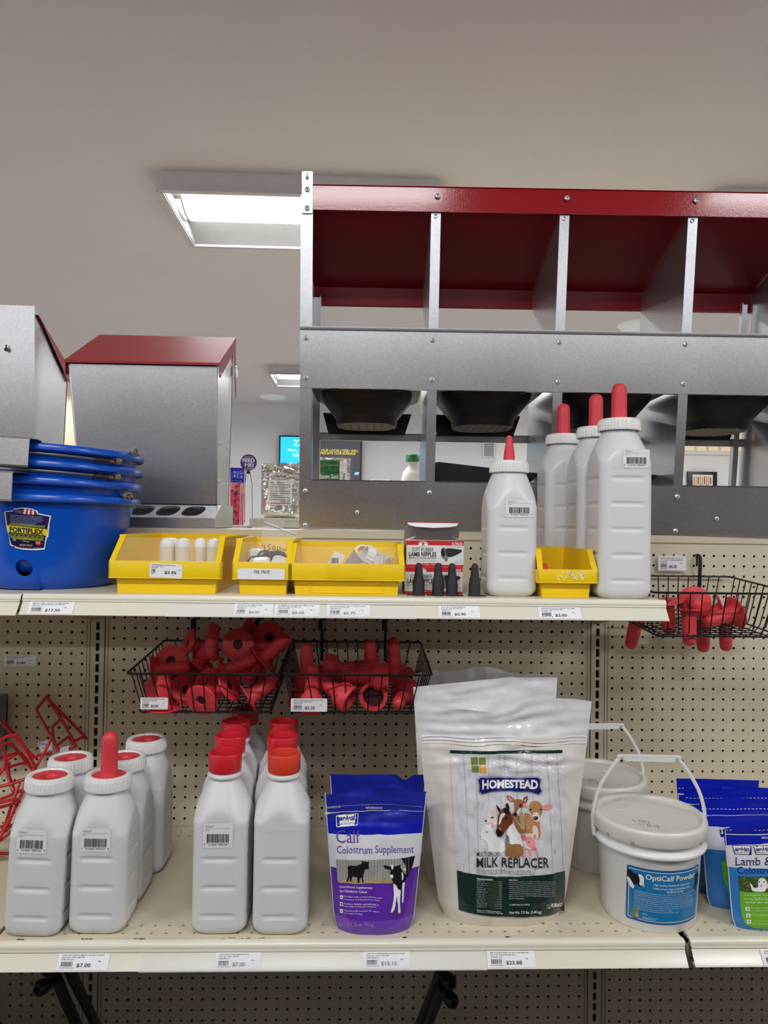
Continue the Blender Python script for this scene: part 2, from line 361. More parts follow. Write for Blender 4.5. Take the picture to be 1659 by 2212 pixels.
# ---------------- room shell ----------------
IN = .0254
RX0, RX1, RY0, RY1 = -5.2, 9.4, -8.0, 7.4
def struct(name, mb, m, **k):
    o = obj(name, mb, m, **k); o['kind'] = 'structure'; return o
struct('floor', MB().box(RX0, RX1, RY0, RY1, -.1, 0), 'floor')
struct('added_runner_1', MB().box(-3.6, 4.8, -2.60, -.46, 0, .006), 'low_bounce')  # runner added on the unseen aisle floor to keep bounced light low
struct('ceiling', MB().box(RX0, RX1, RY0, RY1, CEIL, CEIL + .1), 'ceiling')
struct('wall_back', MB().box(RX0, .95 + 1.4, RY1, RY1 + .1, 0, CEIL), 'wall')
struct('wall_back_right', MB().box(.95 + 1.4, RX1, RY1, RY1 + .1, 0, CEIL), 'wall_white')
wf = MB(); wf.box(RX0, RX1, RY0 - .1, RY0, 0, .45).box(RX0, RX1, RY0 - .1, RY0, 2.65, CEIL)
for k_ in range(8): xx = RX0 + .4 + k_ * 1.9; wf.box(xx - .25 if k_ % 7 == 0 else xx - .06, xx + .06, RY0 - .1, RY0, .45, 2.65)
wf.box(RX1 - .9, RX1, RY0 - .1, RY0, .45, 2.65)
struct('wall_front', wf, 'wall', ang=0)  # window openings added in this unseen wall to let fill daylight in
struct('wall_left', MB().box(RX0 - .1, RX0, RY0, RY1, 0, CEIL), 'wall')
struct('wall_right', MB().box(RX1, RX1 + .1, RY0, RY1, 0, CEIL), 'wall_white')
struct('wall_partition', MB().box(-3.6, -2.25, 7.0, 7.38, 0, CEIL), 'wall_tan')
for nm, a, b in (('baseboard_back', (RX0, RX1, RY1 - .02, RY1, 0, .12), 0), ('baseboard_left', (RX0, RX0 + .02, RY0, RY1, 0, .12), 0)):
    struct(nm, MB().box(*a), 'wall_white')
# window with small panes on the back wall
wx0, wx1, wz0, wz1 = 4.76, 5.55, 2.39, 2.78
mb = MB(); mb.use('pane').box(wx0, wx1, RY1 - .012, RY1 - .006, wz0, wz1)
wn = struct('window_1', mb, None, ang=0)
fr = MB()
fr.box(wx0 - .04, wx1 + .04, RY1 - .04, RY1 - .001, wz0 - .05, wz0).box(wx0 - .04, wx1 + .04, RY1 - .04, RY1 - .001, wz1, wz1 + .05)
fr.box(wx0 - .05, wx0, RY1 - .04, RY1 - .001, wz0, wz1).box(wx1, wx1 + .05, RY1 - .04, RY1 - .001, wz0, wz1)
for i in range(1, 5): x = wx0 + (wx1 - wx0) * i / 5; fr.box(x - .012, x + .012, RY1 - .035, RY1 - .005, wz0, wz1)
obj('window_frame', fr, 'wall_white', wn, ang=0)

# ---------------- ceiling troffers ----------------
def troffer():
    root = thing('ceiling_light', 'x', 'light')
    L, Wd, h = 1.20, .62, .085
    mb = MB()
    mb.box(-L / 2, L / 2, -Wd / 2, -Wd / 2 + .012, -h, 0).box(-L / 2, L / 2, Wd / 2 - .012, Wd / 2, -h, 0)
    mb.box(-L / 2, -L / 2 + .012, -Wd / 2 + .012, Wd / 2 - .012, -h, 0).box(L / 2 - .012, L / 2, -Wd / 2 + .012, Wd / 2 - .012, -h, 0)
    mb.box(-L / 2 + .012, L / 2 - .012, -Wd / 2 + .012, Wd / 2 - .012, -.012, -.002)
    for y in (-1, 1): mb.box(-L / 2, L / 2, y * (Wd / 2) - .014, y * (Wd / 2) + .014, -h - .005, -h)
    for x in (-1, 1): mb.box(x * (L / 2) - .014, x * (L / 2) + .014, -Wd / 2, Wd / 2, -h - .005, -h)
    obj('housing', mb, 'troffer', root, ang=0)
    rf = MB()
    for y in (-1, 1):
        rf.grid(lambda u, v, y=y: Vector(((-1 + 2 * u) * (L / 2 - .014), y * (.11 + (Wd / 2 - .125) * v), -.030 - .048 * v ** 1.7)), 1, 6)
    for x in (-1, 1): rf.box(x * (L / 2 - .016) - .002, x * (L / 2 - .016) + .002, -Wd / 2 + .014, Wd / 2 - .014, -h, -.014)
    obj('reflector', rf, 'reflector', root)
    df = MB().grid(lambda u, v: Vector(((-1 + 2 * u) * (L / 2 - .05), -.125 + .25 * v, -.032 - .034 * math.sin(math.pi * v))), 1, 8)
    obj('diffuser', df, 'lamp', root)
    e = MB()
    for x in (-1, 1): e.prism([(-.125 + .25 * i / 8, -.032 - .036 * math.sin(math.pi * i / 8)) for i in range(9)], 'x', x * (L / 2 - .05), x * (L / 2 - .042))
    obj('end_cap', e, 'troffer', root)
    return root
tr0 = troffer(); LX = .352; k = 0
desc = {(0, 0): 'rectangular fluorescent light fixture on the ceiling behind the galvanized nest box', (1, 0): 'ceiling light fixture cut by the right edge of the photo, above the red roof',
        (0, 1): 'small far ceiling light fixture seen left of the nest box', (-1, 1): 'far ceiling light fixture glimpsed between the two galvanized feeders'}
for j, y in enumerate((1.635, 5.40, -2.15, -5.75)):
    for i in (0, 1, -1, 2, -2):
        if i == -2 and j < 2: continue
        x = LX + 2.42 * i + (-.65 if (i, j) == (-1, 1) else 0)
        lb = desc.get((i, j))
        if not lb: lb = 'ceiling light fixture outside the photo, ' + ('behind the photographer' if j > 1 else 'far to the side')
        g = None if (i, j) in desc else ('fixtures behind the photographer' if j > 1 else 'fixtures far to the side')
        if k == 0: o = tr0; o.location = (x, y, CEIL)
        else: o = dup(tr0, (x, y, CEIL))
        o['label'] = lb
        if g: o['group'] = g
        k += 1
# ceiling discs and detectors
def disc(px, py, r, lb, nm, cat):
    p = az(px, py, CEIL)
    o = obj(nm, MB().lathe([(0, -.03), (r * .6, -.03), (r * .9, -.018), (r, 0), (0, 0)], 32), 'white', ang=30); o.location = (p.x, p.y, CEIL); tag(o, lb, cat)
disc(590, 857, .16, 'round white smoke detector on the far ceiling left of the nest box', 'smoke_detector', 'detector')
disc(1385, 702, .17, 'round white ceiling speaker seen through the nest box under the red roof', 'ceiling_speaker', 'speaker')
o = obj('recessed_lamp', MB().lathe([(0, -.012), (.14, -.012), (.16, 0), (0, 0)], 28), 'lamp'); o.location = (-3.0, 6.6, CEIL); tag(o, 'small lit round ceiling lamp between the two galvanized feeders', 'light')
# unseen shelving across the aisle; height and dark panels set to cut light
og = thing('opposite_gondola', 'unseen shelving unit across the aisle behind the photographer, darkened to cut light', 'shelving', (0, 0, 0))
obj('back_panel', MB().box(-3.6, 4.8, -3.16, -3.10, .0, 1.97), 'p_bouncedim', og, ang=0)  # plain grey kept dark to limit light bounced off the panels
obj('base_deck', MB().box(-3.6, 4.8, -3.10, -2.60, .0, .16), 'p_bouncedim', og, ang=0)
for k_, z_ in enumerate((.55, .95, 1.35)): obj('shelf_deck', MB().box(-3.6, 4.8, -3.10, -2.68, z_, z_ + .035), 'p_bouncedim', og, ang=0)
obj('top_rail', MB().box(-3.6, 4.8, -3.18, -3.08, 1.97, 2.0), 'cream', og, ang=0)
rgo = random.Random(11)
for k_ in range(26):
    zz = (.16, .585, .985, 1.385)[k_ % 4] + .001; xx = -1.9 + .17 * k_; w_, h_ = rgo.uniform(.07, .14), rgo.uniform(.14, .24)
    o = obj('stock_carton', MB().bbox(-w_ / 2, w_ / 2, -.10, .10, 0, h_, .004), (mm_ := rgo.choice(('p_white', 'p_navy', 'p_flagred', 'p_sky', 'kraft', 'p_forest', 'blackpl'))), ang=30); o.location = (xx, -2.86, zz); tag(o, {'p_white': 'white', 'p_navy': 'navy', 'p_flagred': 'red', 'p_sky': 'light blue', 'kraft': 'brown', 'p_forest': 'green', 'blackpl': 'black'}[mm_] + ' carton behind the photographer, ' + ('lowest shelf', 'second shelf', 'third shelf', 'top shelf')[k_ % 4] + ', ' + ('far left', 'left', 'centre left', 'centre', 'centre right', 'right', 'far right')[k_ // 4], 'box', 'goods on the shelving across the aisle')

# ---------------- things on and before the back wall ----------------
tv = thing('wall_television', 'wide television on the far wall showing a cyan clock panel beside a dark message', 'television', (.13, 7.3, 2.15))
P7 = lambda px, py, Y=7.27: (at(px, py, Y).x - .13, at(px, py, Y).z - 2.15)
tvf = lambda x, z, off=0: Vector((x, -.04 - off, z - .0 + .0))
x0, z1 = P7(603, 940); x1, _ = P7(782, 952); z0 = P7(620, 1051)[1]
mb = MB().bbox(x0, x1, -.035, .05, z0, z1, .008); obj('casing', mb, 'blackpl', tv)
xs = P7(679, 950)[0]; b = .02
s1 = MB(); s1.use('scr_cyan'); rect(s1, x0 + b, (z0 + z1) / 2 - .02, xs, z1 - b, tvf, .001, 9); s1.use('scr_blue'); rect(s1, x0 + b, z0 + b, xs, (z0 + z1) / 2 - .02, tvf, .001, 9)
s1.use('scr_dark'); rect(s1, xs, z0 + b, x1 - b, z1 - b, tvf, .001, 9)
obj('screen', s1, None, tv, ang=0, fix=False)
s2 = MB(); s2.use('scr_white')
for s, bx in (('22°', (634, 950, 660, 963)), ('Mon, Sep 1,', (622, 970, 672, 977)), ('5:02 PM', (632, 980, 660, 986))):
    a = P7(bx[0], bx[3]); c = P7(bx[2], bx[1]); text(s2, s, (a[0], a[1], c[0], c[1]), tvf, .003)
cx, cz = P7(630, 1024)
s2.use('scr_ltblue'); ring = [ell(cx, cz, r_, r_, 32) for r_ in (.13, .15)]
s2.add([tvf(*p, .003) for p in ring[0] + ring[1]], [(i, (i + 1) % 32, 32 + (i + 1) % 32, 32 + i) for i in range(32) if ring[1][i][1] < .9 and cz + .15 * math.sin(2 * math.pi * i / 32) < z1])
s2.use('scr_yel')
for s, bx in (('HELPING OUR LOCALS FEED WILL', (664, 971.5, 774, 975)), ('TRULY APPRECIATE YOUR BUSINESS!', (664, 977.5, 768, 981))):
    a = P7(bx[0], bx[3]); c = P7(bx[2], bx[1]); text(s2, s, (a[0], a[1], c[0], c[1]), tvf, .003, .01)
s2.use('scr_ltblue'); a = P7(765, 1026); poly(s2, [(a[0], a[1]), (a[0] + .05, a[1]), (a[0] + .065, a[1] + .035), (a[0] + .015, a[1] + .035)], tvf, .003, 9)
obj('screen_lettering', s2, None, tv, ang=0, fix=False)

pic = thing('framed_picture', 'small dark-framed picture on the white far wall seen through the nest box', 'picture', (5.0, RY1 - .03, 2.02))
obj('frame', MB().bbox(-.19, .19, -.02, .02, -.15, .10, .005), 'blackpl', pic)
mb = MB(); mb.use('p_cream').box(-.13, .13, -.024, -.02, -.11, .06)
for i in range(9): mb.use(('p_tan', 'p_straw', 'p_brown')[i % 3]).box(-.12 + i * .027, -.12 + i * .027 + .014, -.026, -.024, -.1 + .02 * (i % 3), .03 + .01 * (i % 2))
obj('artwork', mb, None, pic, ang=0)
vn = thing('wall_vent', 'grey louvred vent on the far wall seen through the nest box', 'vent', (2.255, RY1 - .02, 2.36))
obj('frame', MB().box(-.075, .075, -.01, .019, -.1, .1), 'card', vn, ang=0)
for i in range(8): obj('slat', MB().box(-.062, .062, -.018, -.010, -.088 + i * .024, -.074 + i * .024), 'ink_soft', vn, ang=0)

# second gondola behind
g2 = thing('far_gondola', 'far beige shelving unit behind the nest box with its shelf at eye level', 'shelving', (0, 0, 0))
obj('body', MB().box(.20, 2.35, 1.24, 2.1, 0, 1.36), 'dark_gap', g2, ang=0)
obj('shelf_deck', MB().box(.18, 2.38, 1.205, 2.12, 1.39, 1.4035), 'cream', g2, ang=0)
obj('price_channel', MB().sheet([(1.2, 1.403), (1.196, 1.395), (1.192, 1.366)], .003, 'x', .18, 2.38), 'cream_lip', g2)
obj('peg_panel', MB().box(.2, 2.35, 1.235, 1.24, .1, 1.36), 'cream', g2, ang=0)
t = obj('shelf_tag', MB().box(.255, .32, 1.188, 1.1895, 1.372, 1.396), 'paper', ang=0); tag(t, 'blurred white tag on the far shelf edge beside the nest box', 'price tag')
FZ = 1.4037
def P(px, py, Y, loc): q = at(px, py, Y); return (q.x - loc[0], q.z - loc[2])
# silver foil bag
def pouch(root, wt, wb, h, d, mt, nu=24, nv=32, wr=.003, seed=0, back=True, gus=.0, seal=.08, top=None, name='film', lean=0.):
    """stand-up pouch: returns fn(x,z,off) on the front face; origin at base centre, front towards -y"""
    def hw(z): t_ = max(0, min(1, z / h)); return (wb + (wt - wb) * t_ ** .9) / 2 * (1 - .06 * math.exp(-(t_ / .05) ** 2))
    def thick(z):
        t_ = max(0, min(1, z / h)); return d * (min(1, (t_ + .10) / .16) ** .5 if t_ < .06 else 1) * max(0., 1 - max(0, t_ - .12) / (1 - seal - .12)) ** .75 if t_ < 1 - seal else 0
    def y_at(x, z):
        s = max(-1, min(1, x / max(1e-5, hw(z)))); t_ = max(0, min(1, z / h))
        e = 1 - abs(s) ** 3.2
        n_ = noise.noise(Vector((x * 30 + seed * 7, z * 16, seed * 3.1))) * wr + noise.noise(Vector((x * 75, z * 45 + seed, 5.))) * wr * .45
        n_ += noise.noise(Vector((x * 14 + 9, z * 90 * (1 if t_ > .7 else .4), seed))) * wr * (.9 if t_ > .72 else .3)
        return -(thick(z) * e) + n_ * (.25 + e) * (.5 + min(1, t_ * 2) * .5)
    def fn(x, z, off=0): return Vector((x, y_at(x, z) - off + lean * z, z))
    tp = top or (lambda u: 0)
    def front(u, v):
        z = v * h; x = (-1 + 2 * u) * hw(z); p = fn(x, z); p.z += tp(u) * v ** 6; return p
    def bk(u, v):
        z = v * h; x = (-1 + 2 * u) * hw(z); s = -1 + 2 * u; p = Vector((x, y_at(x, z) + thick(z) * (1 - abs(s) ** 3.2) * 1.6 + .0012 + lean * z, z)); p.z += tp(u) * v ** 6; return p
    return fn, front, bk, hw
def bag_mesh(front, bk, nu, nv, bands, hgt):
    """bands: list of (v_top, material) from the bottom up"""
    mb = MB()
    def mt(v):
        for vt, m_ in bands:
            if v <= vt: return m_
        return bands[-1][1]
    vv = sorted(set([i / nv for i in range(nv + 1)] + [b_[0] for b_ in bands if b_[0] < 1]))
    for side, fun in ((0, front), (1, bk)):
        for a, b in zip(vv[:-1], vv[1:]):
            mb.use(mt((a + b) / 2))
            mb.grid(lambda u, v: fun(u, a + (b - a) * v), nu, 1)
    mb.use(bands[0][1]); mb.add([front(i / nu, 0) for i in range(nu + 1)] + [bk(i / nu, 0) for i in range(nu + 1)], [(i, i + 1, nu + 2 + i, nu + 1 + i) for i in range(nu)])
    return mb
def weld(o, d=1e-5):
    bm = bmesh.new(); bm.from_mesh(o.data); bmesh.ops.remove_doubles(bm, verts=bm.verts[:], dist=d); bmesh.ops.recalc_face_normals(bm, faces=bm.faces[:]); bm.to_mesh(o.data); bm.free(); o.data.set_sharp_from_angle(angle=math.radians(60)); return o
def mkbag(name, lb, loc, wt, wb, h, d, bands, cat='bag', group=None, seed=0, wr=.003, nu=28, nv=40, seal=.08, rz=0, top=None, lean=0.):
    r = thing(name, lb, cat, loc, rz, group); fn, fr_, bk_, hw_ = pouch(r, wt, wb, h, d, None, wr=wr, seed=seed, seal=seal, top=top, lean=lean)
    o = obj('pouch', bag_mesh(fr_, bk_, nu, nv, bands, h), None, r, ang=60, fix=False); weld(o)
    return r, fn, hw_
loc = (.292, 1.33, FZ)
r, fn, _ = mkbag('foil_bag', 'crumpled silver foil feed bag with a white printed label on the far shelf', loc, .17, .17, .235, .035, [(1, 'foil')], seed=3, wr=.012, nu=36, nv=44)
mb = MB(); mb.use('paper'); poly(mb, rrect(-.056, .055, .048, .165, .008), fn, .004, .012)
mb.use('ink_soft')
for i in range(9):
    rect(mb, -.045, .150 - i * .009, -.045 + (.085 if i % 3 else .06), .1525 - i * .009, fn, .005, .02)
mb.use('p_maroon'); rect(mb, -.050, .062, .042, .065, fn, .005, .02); text(mb, 'PREMIX', (.0, .067, .04, .075), fn, .005)
obj('printed_label', mb, None, r, ang=0, fix=False)
# pink flower bag
loc = (.118, 1.26, FZ - .03)
r, fn, _ = mkbag('flower_food_bag', 'tall pink bag printed with flowers and a blue top, right of the larger feeder', loc, .062, .058, .238, .02, [(.55, 'p_magenta'), (.74, 'p_pinksoft'), (1, 'p_blue')], seed=4, wr=.002)
mb = MB(); rg = random.Random(3)
for i in range(26):
    x, z = rg.uniform(-.024, .012), rg.uniform(.015, .17)
    mb.use(rg.choice(('p_pinksoft', 'p_magenta', 'p_flagred', 'p_maroon'))); poly(mb, [(x + (.006 + .003 * (q % 2)) * math.cos(q * math.pi / 5), z + (.006 + .003 * (q % 2)) * math.sin(q * math.pi / 5)) for q in range(10)], fn, .0006 + i * .00005, .02)
    mb.use('p_black'); poly(mb, ell(x, z, .0015, .0015, 6), fn, .0022, .02)
mb.use('wht'); rect(mb, .014, 0, .0165, .17, fn, .0025, .02); rect(mb, .021, 0, .0225, .17, fn, .0025, .02); rect(mb, .0275, 0, .0295, .235, fn, .0015, .02)
obj('flower_print', mb, None, r, ang=0, fix=False)
o = obj('shelf_block', MB().bbox(.085, .17, 1.19, 1.34, 1.355, FZ - .03, .002), 'card'); tag(o, 'white shelf end block under the pink flower bag', 'shelf')
obj('support_leg', MB().box(.12, .14, 1.25, 1.27, 0, 1.355), 'dark_gap', o, ang=0)
# round sign on wires
loc = (.162, 1.30, FZ)
sg = thing('plant_food_sign', 'round purple stake sign reading FEED ME! behind the pink flower bag', 'sign', loc)
pc = P(537, 999, 1.3, loc); R0 = .0345
sgf = lambda x, z, off=0: Vector((pc[0] + x, -off, pc[1] + z))
mb = MB(); mb.prism([(pc[0] + p[0], pc[1] + p[1]) for p in ell(0, 0, R0, R0, 36)], 'y', -.001, .001); obj('disc', mb, 'p_plum', sg, ang=0)
mb = MB(); mb.use('wht'); text(mb, 'FEED', (-.026, .0, .026, .017), sgf, .0015, .03); text(mb, 'ME!', (-.016, -.019, .022, -.003), sgf, .0015, .03); text(mb, 'PREMIUM PLANT FOOD', (-.016, .021, .018, .025), sgf, .0015)
mb.use('p_dirt'); poly(mb, [(-.016, -.033), (.03, -.026), (.026, -.020), (-.016, -.022)], sgf, .0016, 9)
obj('sign_lettering', mb, None, sg, ang=0, fix=False)
mb = MB(); mb.tube([(pc[0] - .006, 0, pc[1] - .03), (pc[0] - .014, 0, pc[1] - .09), (pc[0] - .012, 0, -.02)], .0012, 6); mb.tube([(pc[0] + .004, 0, pc[1] - .03), (pc[0] + .016, 0, pc[1] - .09), (pc[0] + .02, 0, -.02)], .0012, 6)
mb.lathe([(0, -.008), (.008, -.004), (.009, .003), (0, .008)], 12, Matrix.Translation((pc[0] + .0, 0, pc[1] - .042)))
obj('wire_stake', mb, 'wire', sg)
# green bag
loc = (.508, 1.38, FZ)
r, fn, _ = mkbag('green_powder_bag', 'green and silver pouch standing on the far shelf behind the nest box', loc, .155, .15, .268, .03, [(1, 'foil')], seed=6, wr=.004)
mb = MB(); mb.use('p_forest'); poly(mb, [(-.07, .0), (.03, .0), (.03, .256), (-.072, .256)], fn, .002, .014)
mb.use('wht'); poly(mb, [(.03, .0), (.06, 0), (.062, .25), (.03, .256)], fn, .0018, .014)
text(mb, 'Easton Gold', (-.055, .175, .024, .195), fn, .0035, .02); text(mb, '80WDG', (-.045, .150, .008, .168), fn, .0035, .02)
mb.use('p_forest'); 
vs_, fs_, _a = glyphs('80WDG', .02); mb.add([fn(.055 - v * .012, .15 + u * .05, .0035) for u, v in vs_], fs_)
mb.use('p_olive'); rect(mb, -.07, .232, .03, .236, fn, .0035, .02)
obj('bag_print', mb, None, r, ang=0, fix=False)
# white jug, green cap
def jug():
    loc = (.872, 1.42, FZ); r = thing('chemical_jug', 'white plastic jug with a green screw cap on the far shelf behind the nest box', 'jug', loc)
    mb = MB(); prof = [(0, 0, .055), (.01, .0, .062), (.18, 0, .062), (.215, 0, .055), (.24, 0, .034), (.262, 0, .03)]
    vs = []; n = 24
    for z, _, w in prof:
        for i in range(n):
            a = 2 * math.pi * i / n; e = 4 if z < .2 else 2.2
            cx, sx = math.cos(a), math.sin(a); rr = w / ((abs(cx) ** e + abs(sx) ** e) ** (1 / e)); vs.append((rr * cx, rr * sx * .75, z))
    fs = [(k * n + i, k * n + (i + 1) % n, (k + 1) * n + (i + 1) % n, (k + 1) * n + i) for k in range(len(prof) - 1) for i in range(n)] + [tuple(range(n)), tuple(range(5 * n, 6 * n))]
    mb.add(vs, fs); obj('bottle', mb, 'white', r)
    obj('screw_cap', MB().lathe([(0, .258), (.032, .258), (.032, .284), (.028, .290), (0, .290)], 28, Matrix.Translation((-.012, 0, 0))), 'p_forest', r)
    obj('handle', MB().tube([(.034, 0, .262), (.052, 0, .275), (.060, 0, .25), (.058, 0, .20)], .009, 8), 'white', r)
    o = obj('label', MB().box(-.02, .03, -.0475, -.047, .155, .163), 'ink_soft', r, ang=0)
jug()
for i, (px, w, lb) in enumerate(((802, .034, 'small white round tub on the far shelf, left of two'), (822, .05, 'larger white flat lid on the far shelf left of the white jug'))):
    q = at(px, 1040, 1.4); o = obj('round_tub', MB().lathe([(0, 0), (w * .9 / 2 * 1.6, 0), (w / 2 * 1.6, .11), (w / 2 * 1.7, .112), (w / 2 * 1.7, .178 + .004 * i), (0, .181 + .004 * i)], 24), 'white'); o.location = (q.x, 1.5 + .0 * i, FZ); tag(o, lb, 'tub')

# ---------------- the pegboard gondola ----------------
ZR = 1.15          # height of the first hole row under the top shelf (middle bay)
def perf(mb, x0, x1, z0, z1, xs, zs, r, depth, mp, n=8):
    """plate in (x,z) with round holes on the xs x zs grid; mp(x,z,d) -> point"""
    px, pz = .0254, .0254
    def q(a, b, c, d):
        if b - a > 1e-5 and d - c > 1e-5: mb.add([mp(a, c, 0), mp(b, c, 0), mp(b, d, 0), mp(a, d, 0)], [(0, 1, 2, 3)])
    xa, xb = xs[0] - px / 2, xs[-1] + px / 2
    q(x0, xa, z0, z1); q(xb, x1, z0, z1); zl = z0
    zs = sorted(zs)
    for z in zs:
        q(xa, xb, zl, z - pz / 2); zl = z + pz / 2
        for x in xs:
            sq = []; rg = []; 
            for i in range(n):
                a = 2 * math.pi * (i + .5) / n; c, s = math.cos(a), math.sin(a); k = 1 / max(abs(c), abs(s))
                sq.append((x + c * k * px / 2, z + s * k * pz / 2)); rg.append((x + c * r, z + s * r))
            # square corners
            vs = [mp(a, b, 0) for a, b in sq] + [mp(a, b, 0) for a, b in rg] + [mp(a, b, depth) for a, b in rg]
            fs = [(i, (i + 1) % n, n + (i + 1) % n, n + i) for i in range(n)] + [(n + i, n + (i + 1) % n, 2 * n + (i + 1) % n, 2 * n + i) for i in range(n)]
            o = len(mb.v); mb.add(vs, fs)
            # corner triangles
            for i in range(n):
                a, b = sq[i], sq[(i + 1) % n]
                if abs(a[0] - b[0]) > 1e-6 and abs(a[1] - b[1]) > 1e-6:
                    cx = a[0] if abs(abs(a[0] - x) - px / 2) < 1e-6 else b[0]; cz = a[1] if abs(abs(a[1] - z) - pz / 2) < 1e-6 else b[1]
                    mb.add([mp(*a, 0), mp(cx, cz, 0), mp(*b, 0)], [(0, 1, 2)])
    q(xa, xb, zl, z1)
gond = thing('shelving_gondola', 'beige pegboard store shelving unit with slotted uprights, filling the lower photo', 'shelving')
BW = 48 * IN
def board(x0, x1, xs, dz, zt=1.3485, zb=.02):
    rows = [ZR + dz + k * IN for k in range(-50, 12)]; rows = [z for z in rows if zb + .02 < z < zt - .008]
    mb = MB(); perf(mb, x0, x1, zb, zt, xs, rows, .0034, .004, lambda x, z, d: Vector((x, d, z)))
    for xx in (x0 + .008, x1 - .008): pass
    o = obj('pegboard_panel', mb, 'cream', gond, ang=30, fix=False)
    return o
e = .0175
board(e, BW - e, [(1.5 + n) * IN for n in range(46)], 0)
board(-48 * IN + e, -e, [-(1.45 + n) * IN for n in range(45, -1, -1)], -.0115)
board(BW + e, 2 * BW - e, [BW + (1.45 + n) * IN for n in range(46)], -.0110)
for j, ux in enumerate((0, BW, -BW, 2 * BW)):
    mb = MB(); xw = .0165; a, b_ = -.0043, .0043
    z = .02; yo = -.0015
    for s0, s1 in ((-xw, a), (b_, xw)): mb.add([(ux + s0, yo, .02), (ux + s1, yo, .02), (ux + s1, yo, 1.3485), (ux + s0, yo, 1.3485)], [(0, 1, 2, 3)])
    k = -50; zz = .02; tops = []
    zc = ZR + (.0045 if j == 0 else .0)
    zs = [zc + k * IN for k in range(-43, 8)]
    last = .02
    for q in zs:
        lo, hi = q - .0093, q + .0093
        mb.add([(ux + a, yo, last), (ux + b_, yo, last), (ux + b_, yo, lo), (ux + a, yo, lo)], [(0, 1, 2, 3)]); last = hi
        for xx, n_ in ((a, 1), (b_, 1)): mb.add([(ux + xx, yo, lo), (ux + xx, yo, hi), (ux + xx, .004, hi), (ux + xx, .004, lo)], [(0, 1, 2, 3)])
        for z_ in (lo, hi): mb.add([(ux + a, yo, z_), (ux + b_, yo, z_), (ux + b_, .004, z_), (ux + a, .004, z_)], [(0, 1, 2, 3)])
    mb.add([(ux + a, yo, last), (ux + b_, yo, last), (ux + b_, yo, 1.3485), (ux + a, yo, 1.3485)], [(0, 1, 2, 3)])
    for s_ in (-1, 1): mb.add([(ux + s_ * xw, yo, .02), (ux + s_ * xw, .006, .02), (ux + s_ * xw, .006, 1.3485), (ux + s_ * xw, yo, 1.3485)], [(0, 1, 2, 3)])
    obj('slotted_upright', mb, 'cream', gond, ang=0, fix=False)
    mb = MB()
    for s_ in (-1, 1):
        xx = ux + s_ * .0178; mb.box(xx - .0006, xx + .0006, -.0004, .02, .02, 1.3485)
        xx = ux + s_ * .0255; mb.box(xx - .0004, xx + .0004, -.0006, -.0001, .02, 1.3485)
    obj('panel_seam', mb, 'grime', gond, ang=0)
XL, XR = -BW - .018, 2 * BW + .018
mb = MB()
mb.box(XL, XR, .045, .05, .02, 1.34)      # dark sheet standing in for the shade inside the cavity
obj('cavity_shade_sheet', mb, 'dark_gap', gond, ang=0)
mb = MB(); mb.sheet([(.03, 1.3445), (.001, 1.3445), (-.004, 1.349), (-.004, 1.3665), (0, 1.3672), (.30, 1.3672)], .0016, 'x', XL, XR)
obj('top_rail', mb, 'cream', gond)
mb = MB(); mb.box(XL, XR, .30, .36, .02, 1.3665); obj('back_panel', mb, 'cream', gond, ang=0)
mb = MB(); mb.box(XL, XR, -.45, .36, 0, .018); obj('base_deck', mb, 'low_bounce', gond, ang=0)  # deck coloured dark to deepen the shade under the lower shelf

def shelf(label, x0, x1, yf, z, holes, ends=True, zd=0, lipdy=-.016):
    r = thing('wall_shelf', label, 'shelf', (0, 0, 0))
    z += zd
    mb = MB()
    xs = [x for x in [ (1.5 + n) * IN for n in range(-30, 90)] if x0 + .02 < x < x1 - .02]
    if holes: perf(mb, x0, x1, yf + .012, -.003, xs, [yf + .034, yf + .0594, -.055, -.030], .0033, -.002, lambda x, y, d: Vector((x, y, z + d)))
    else: mb.add([(x0, yf + .012, z), (x1, yf + .012, z), (x1, -.003, z), (x0, -.003, z)], [(0, 1, 2, 3)])
    mb.box(x0, x1, yf + .012, -.003, z - .012, z - .0035)
    mb.box(x0, x0 + .0015, yf + .012, -.003, z - .03, z); mb.box(x1 - .0015, x1, yf + .012, -.003, z - .03, z)
    obj('shelf_deck', mb, 'cream', r, ang=30, fix=False)
    p = [(yf + .0125, z)] + [(yf + .006 - .006 * math.sin(a) , z - .006 + .006 * math.cos(a)) for a in (0, .5, 1., 1.57)] + [(yf, z - .0085), (yf + .003, z - .0095)]
    obj('front_bead', MB().sheet(p, .0012, 'x', x0, x1), 'rim', r, ang=60)
    p = [(yf + .003, z - .0098), (yf - .0015, z - .0105), (yf - .0020, z - .0125), (yf, z - .0140), (yf + lipdy + .001, z - .0345), (yf + lipdy - .0018, z - .0365), (yf + lipdy, z - .0375), (yf + lipdy + .012, z - .036)]
    obj('price_channel', MB().sheet(p, .0012, 'x', x0 + .001, x1 - .001), 'cream_lip', r, ang=20)
    if ends:
        for xx in (x0 + .005, x1 - .009):
            obj('shelf_bracket', MB().prism([(-.002, z - .012), (yf + .04, z - .012), (yf + .04, z - .03), (-.002, z - .10)], 'x', xx, xx + .003), 'cream', r, ang=0)
    return r
Z1, Z2 = 1.2445, .6485
Y1, Y2 = -.402, -.492
shelf('upper beige shelf holding blue buckets, yellow bins and bottles', .0015, BW - .001, Y1, Z1, False)
shelf('end of the neighbouring upper beige shelf left of the price tag reading $17.50', -BW + .002, -.0025, Y1 + .001, Z1 - .0015, False)
shelf('long lower beige shelf with hole rows holding bottles, bags and white pails', .0012, BW - .0015, Y2, Z2, True)
shelf('lower beige shelf at the right edge under the lamb supplement bags', BW + .009, 2 * BW - .002, Y2 + .001, Z2 + .0005, True)
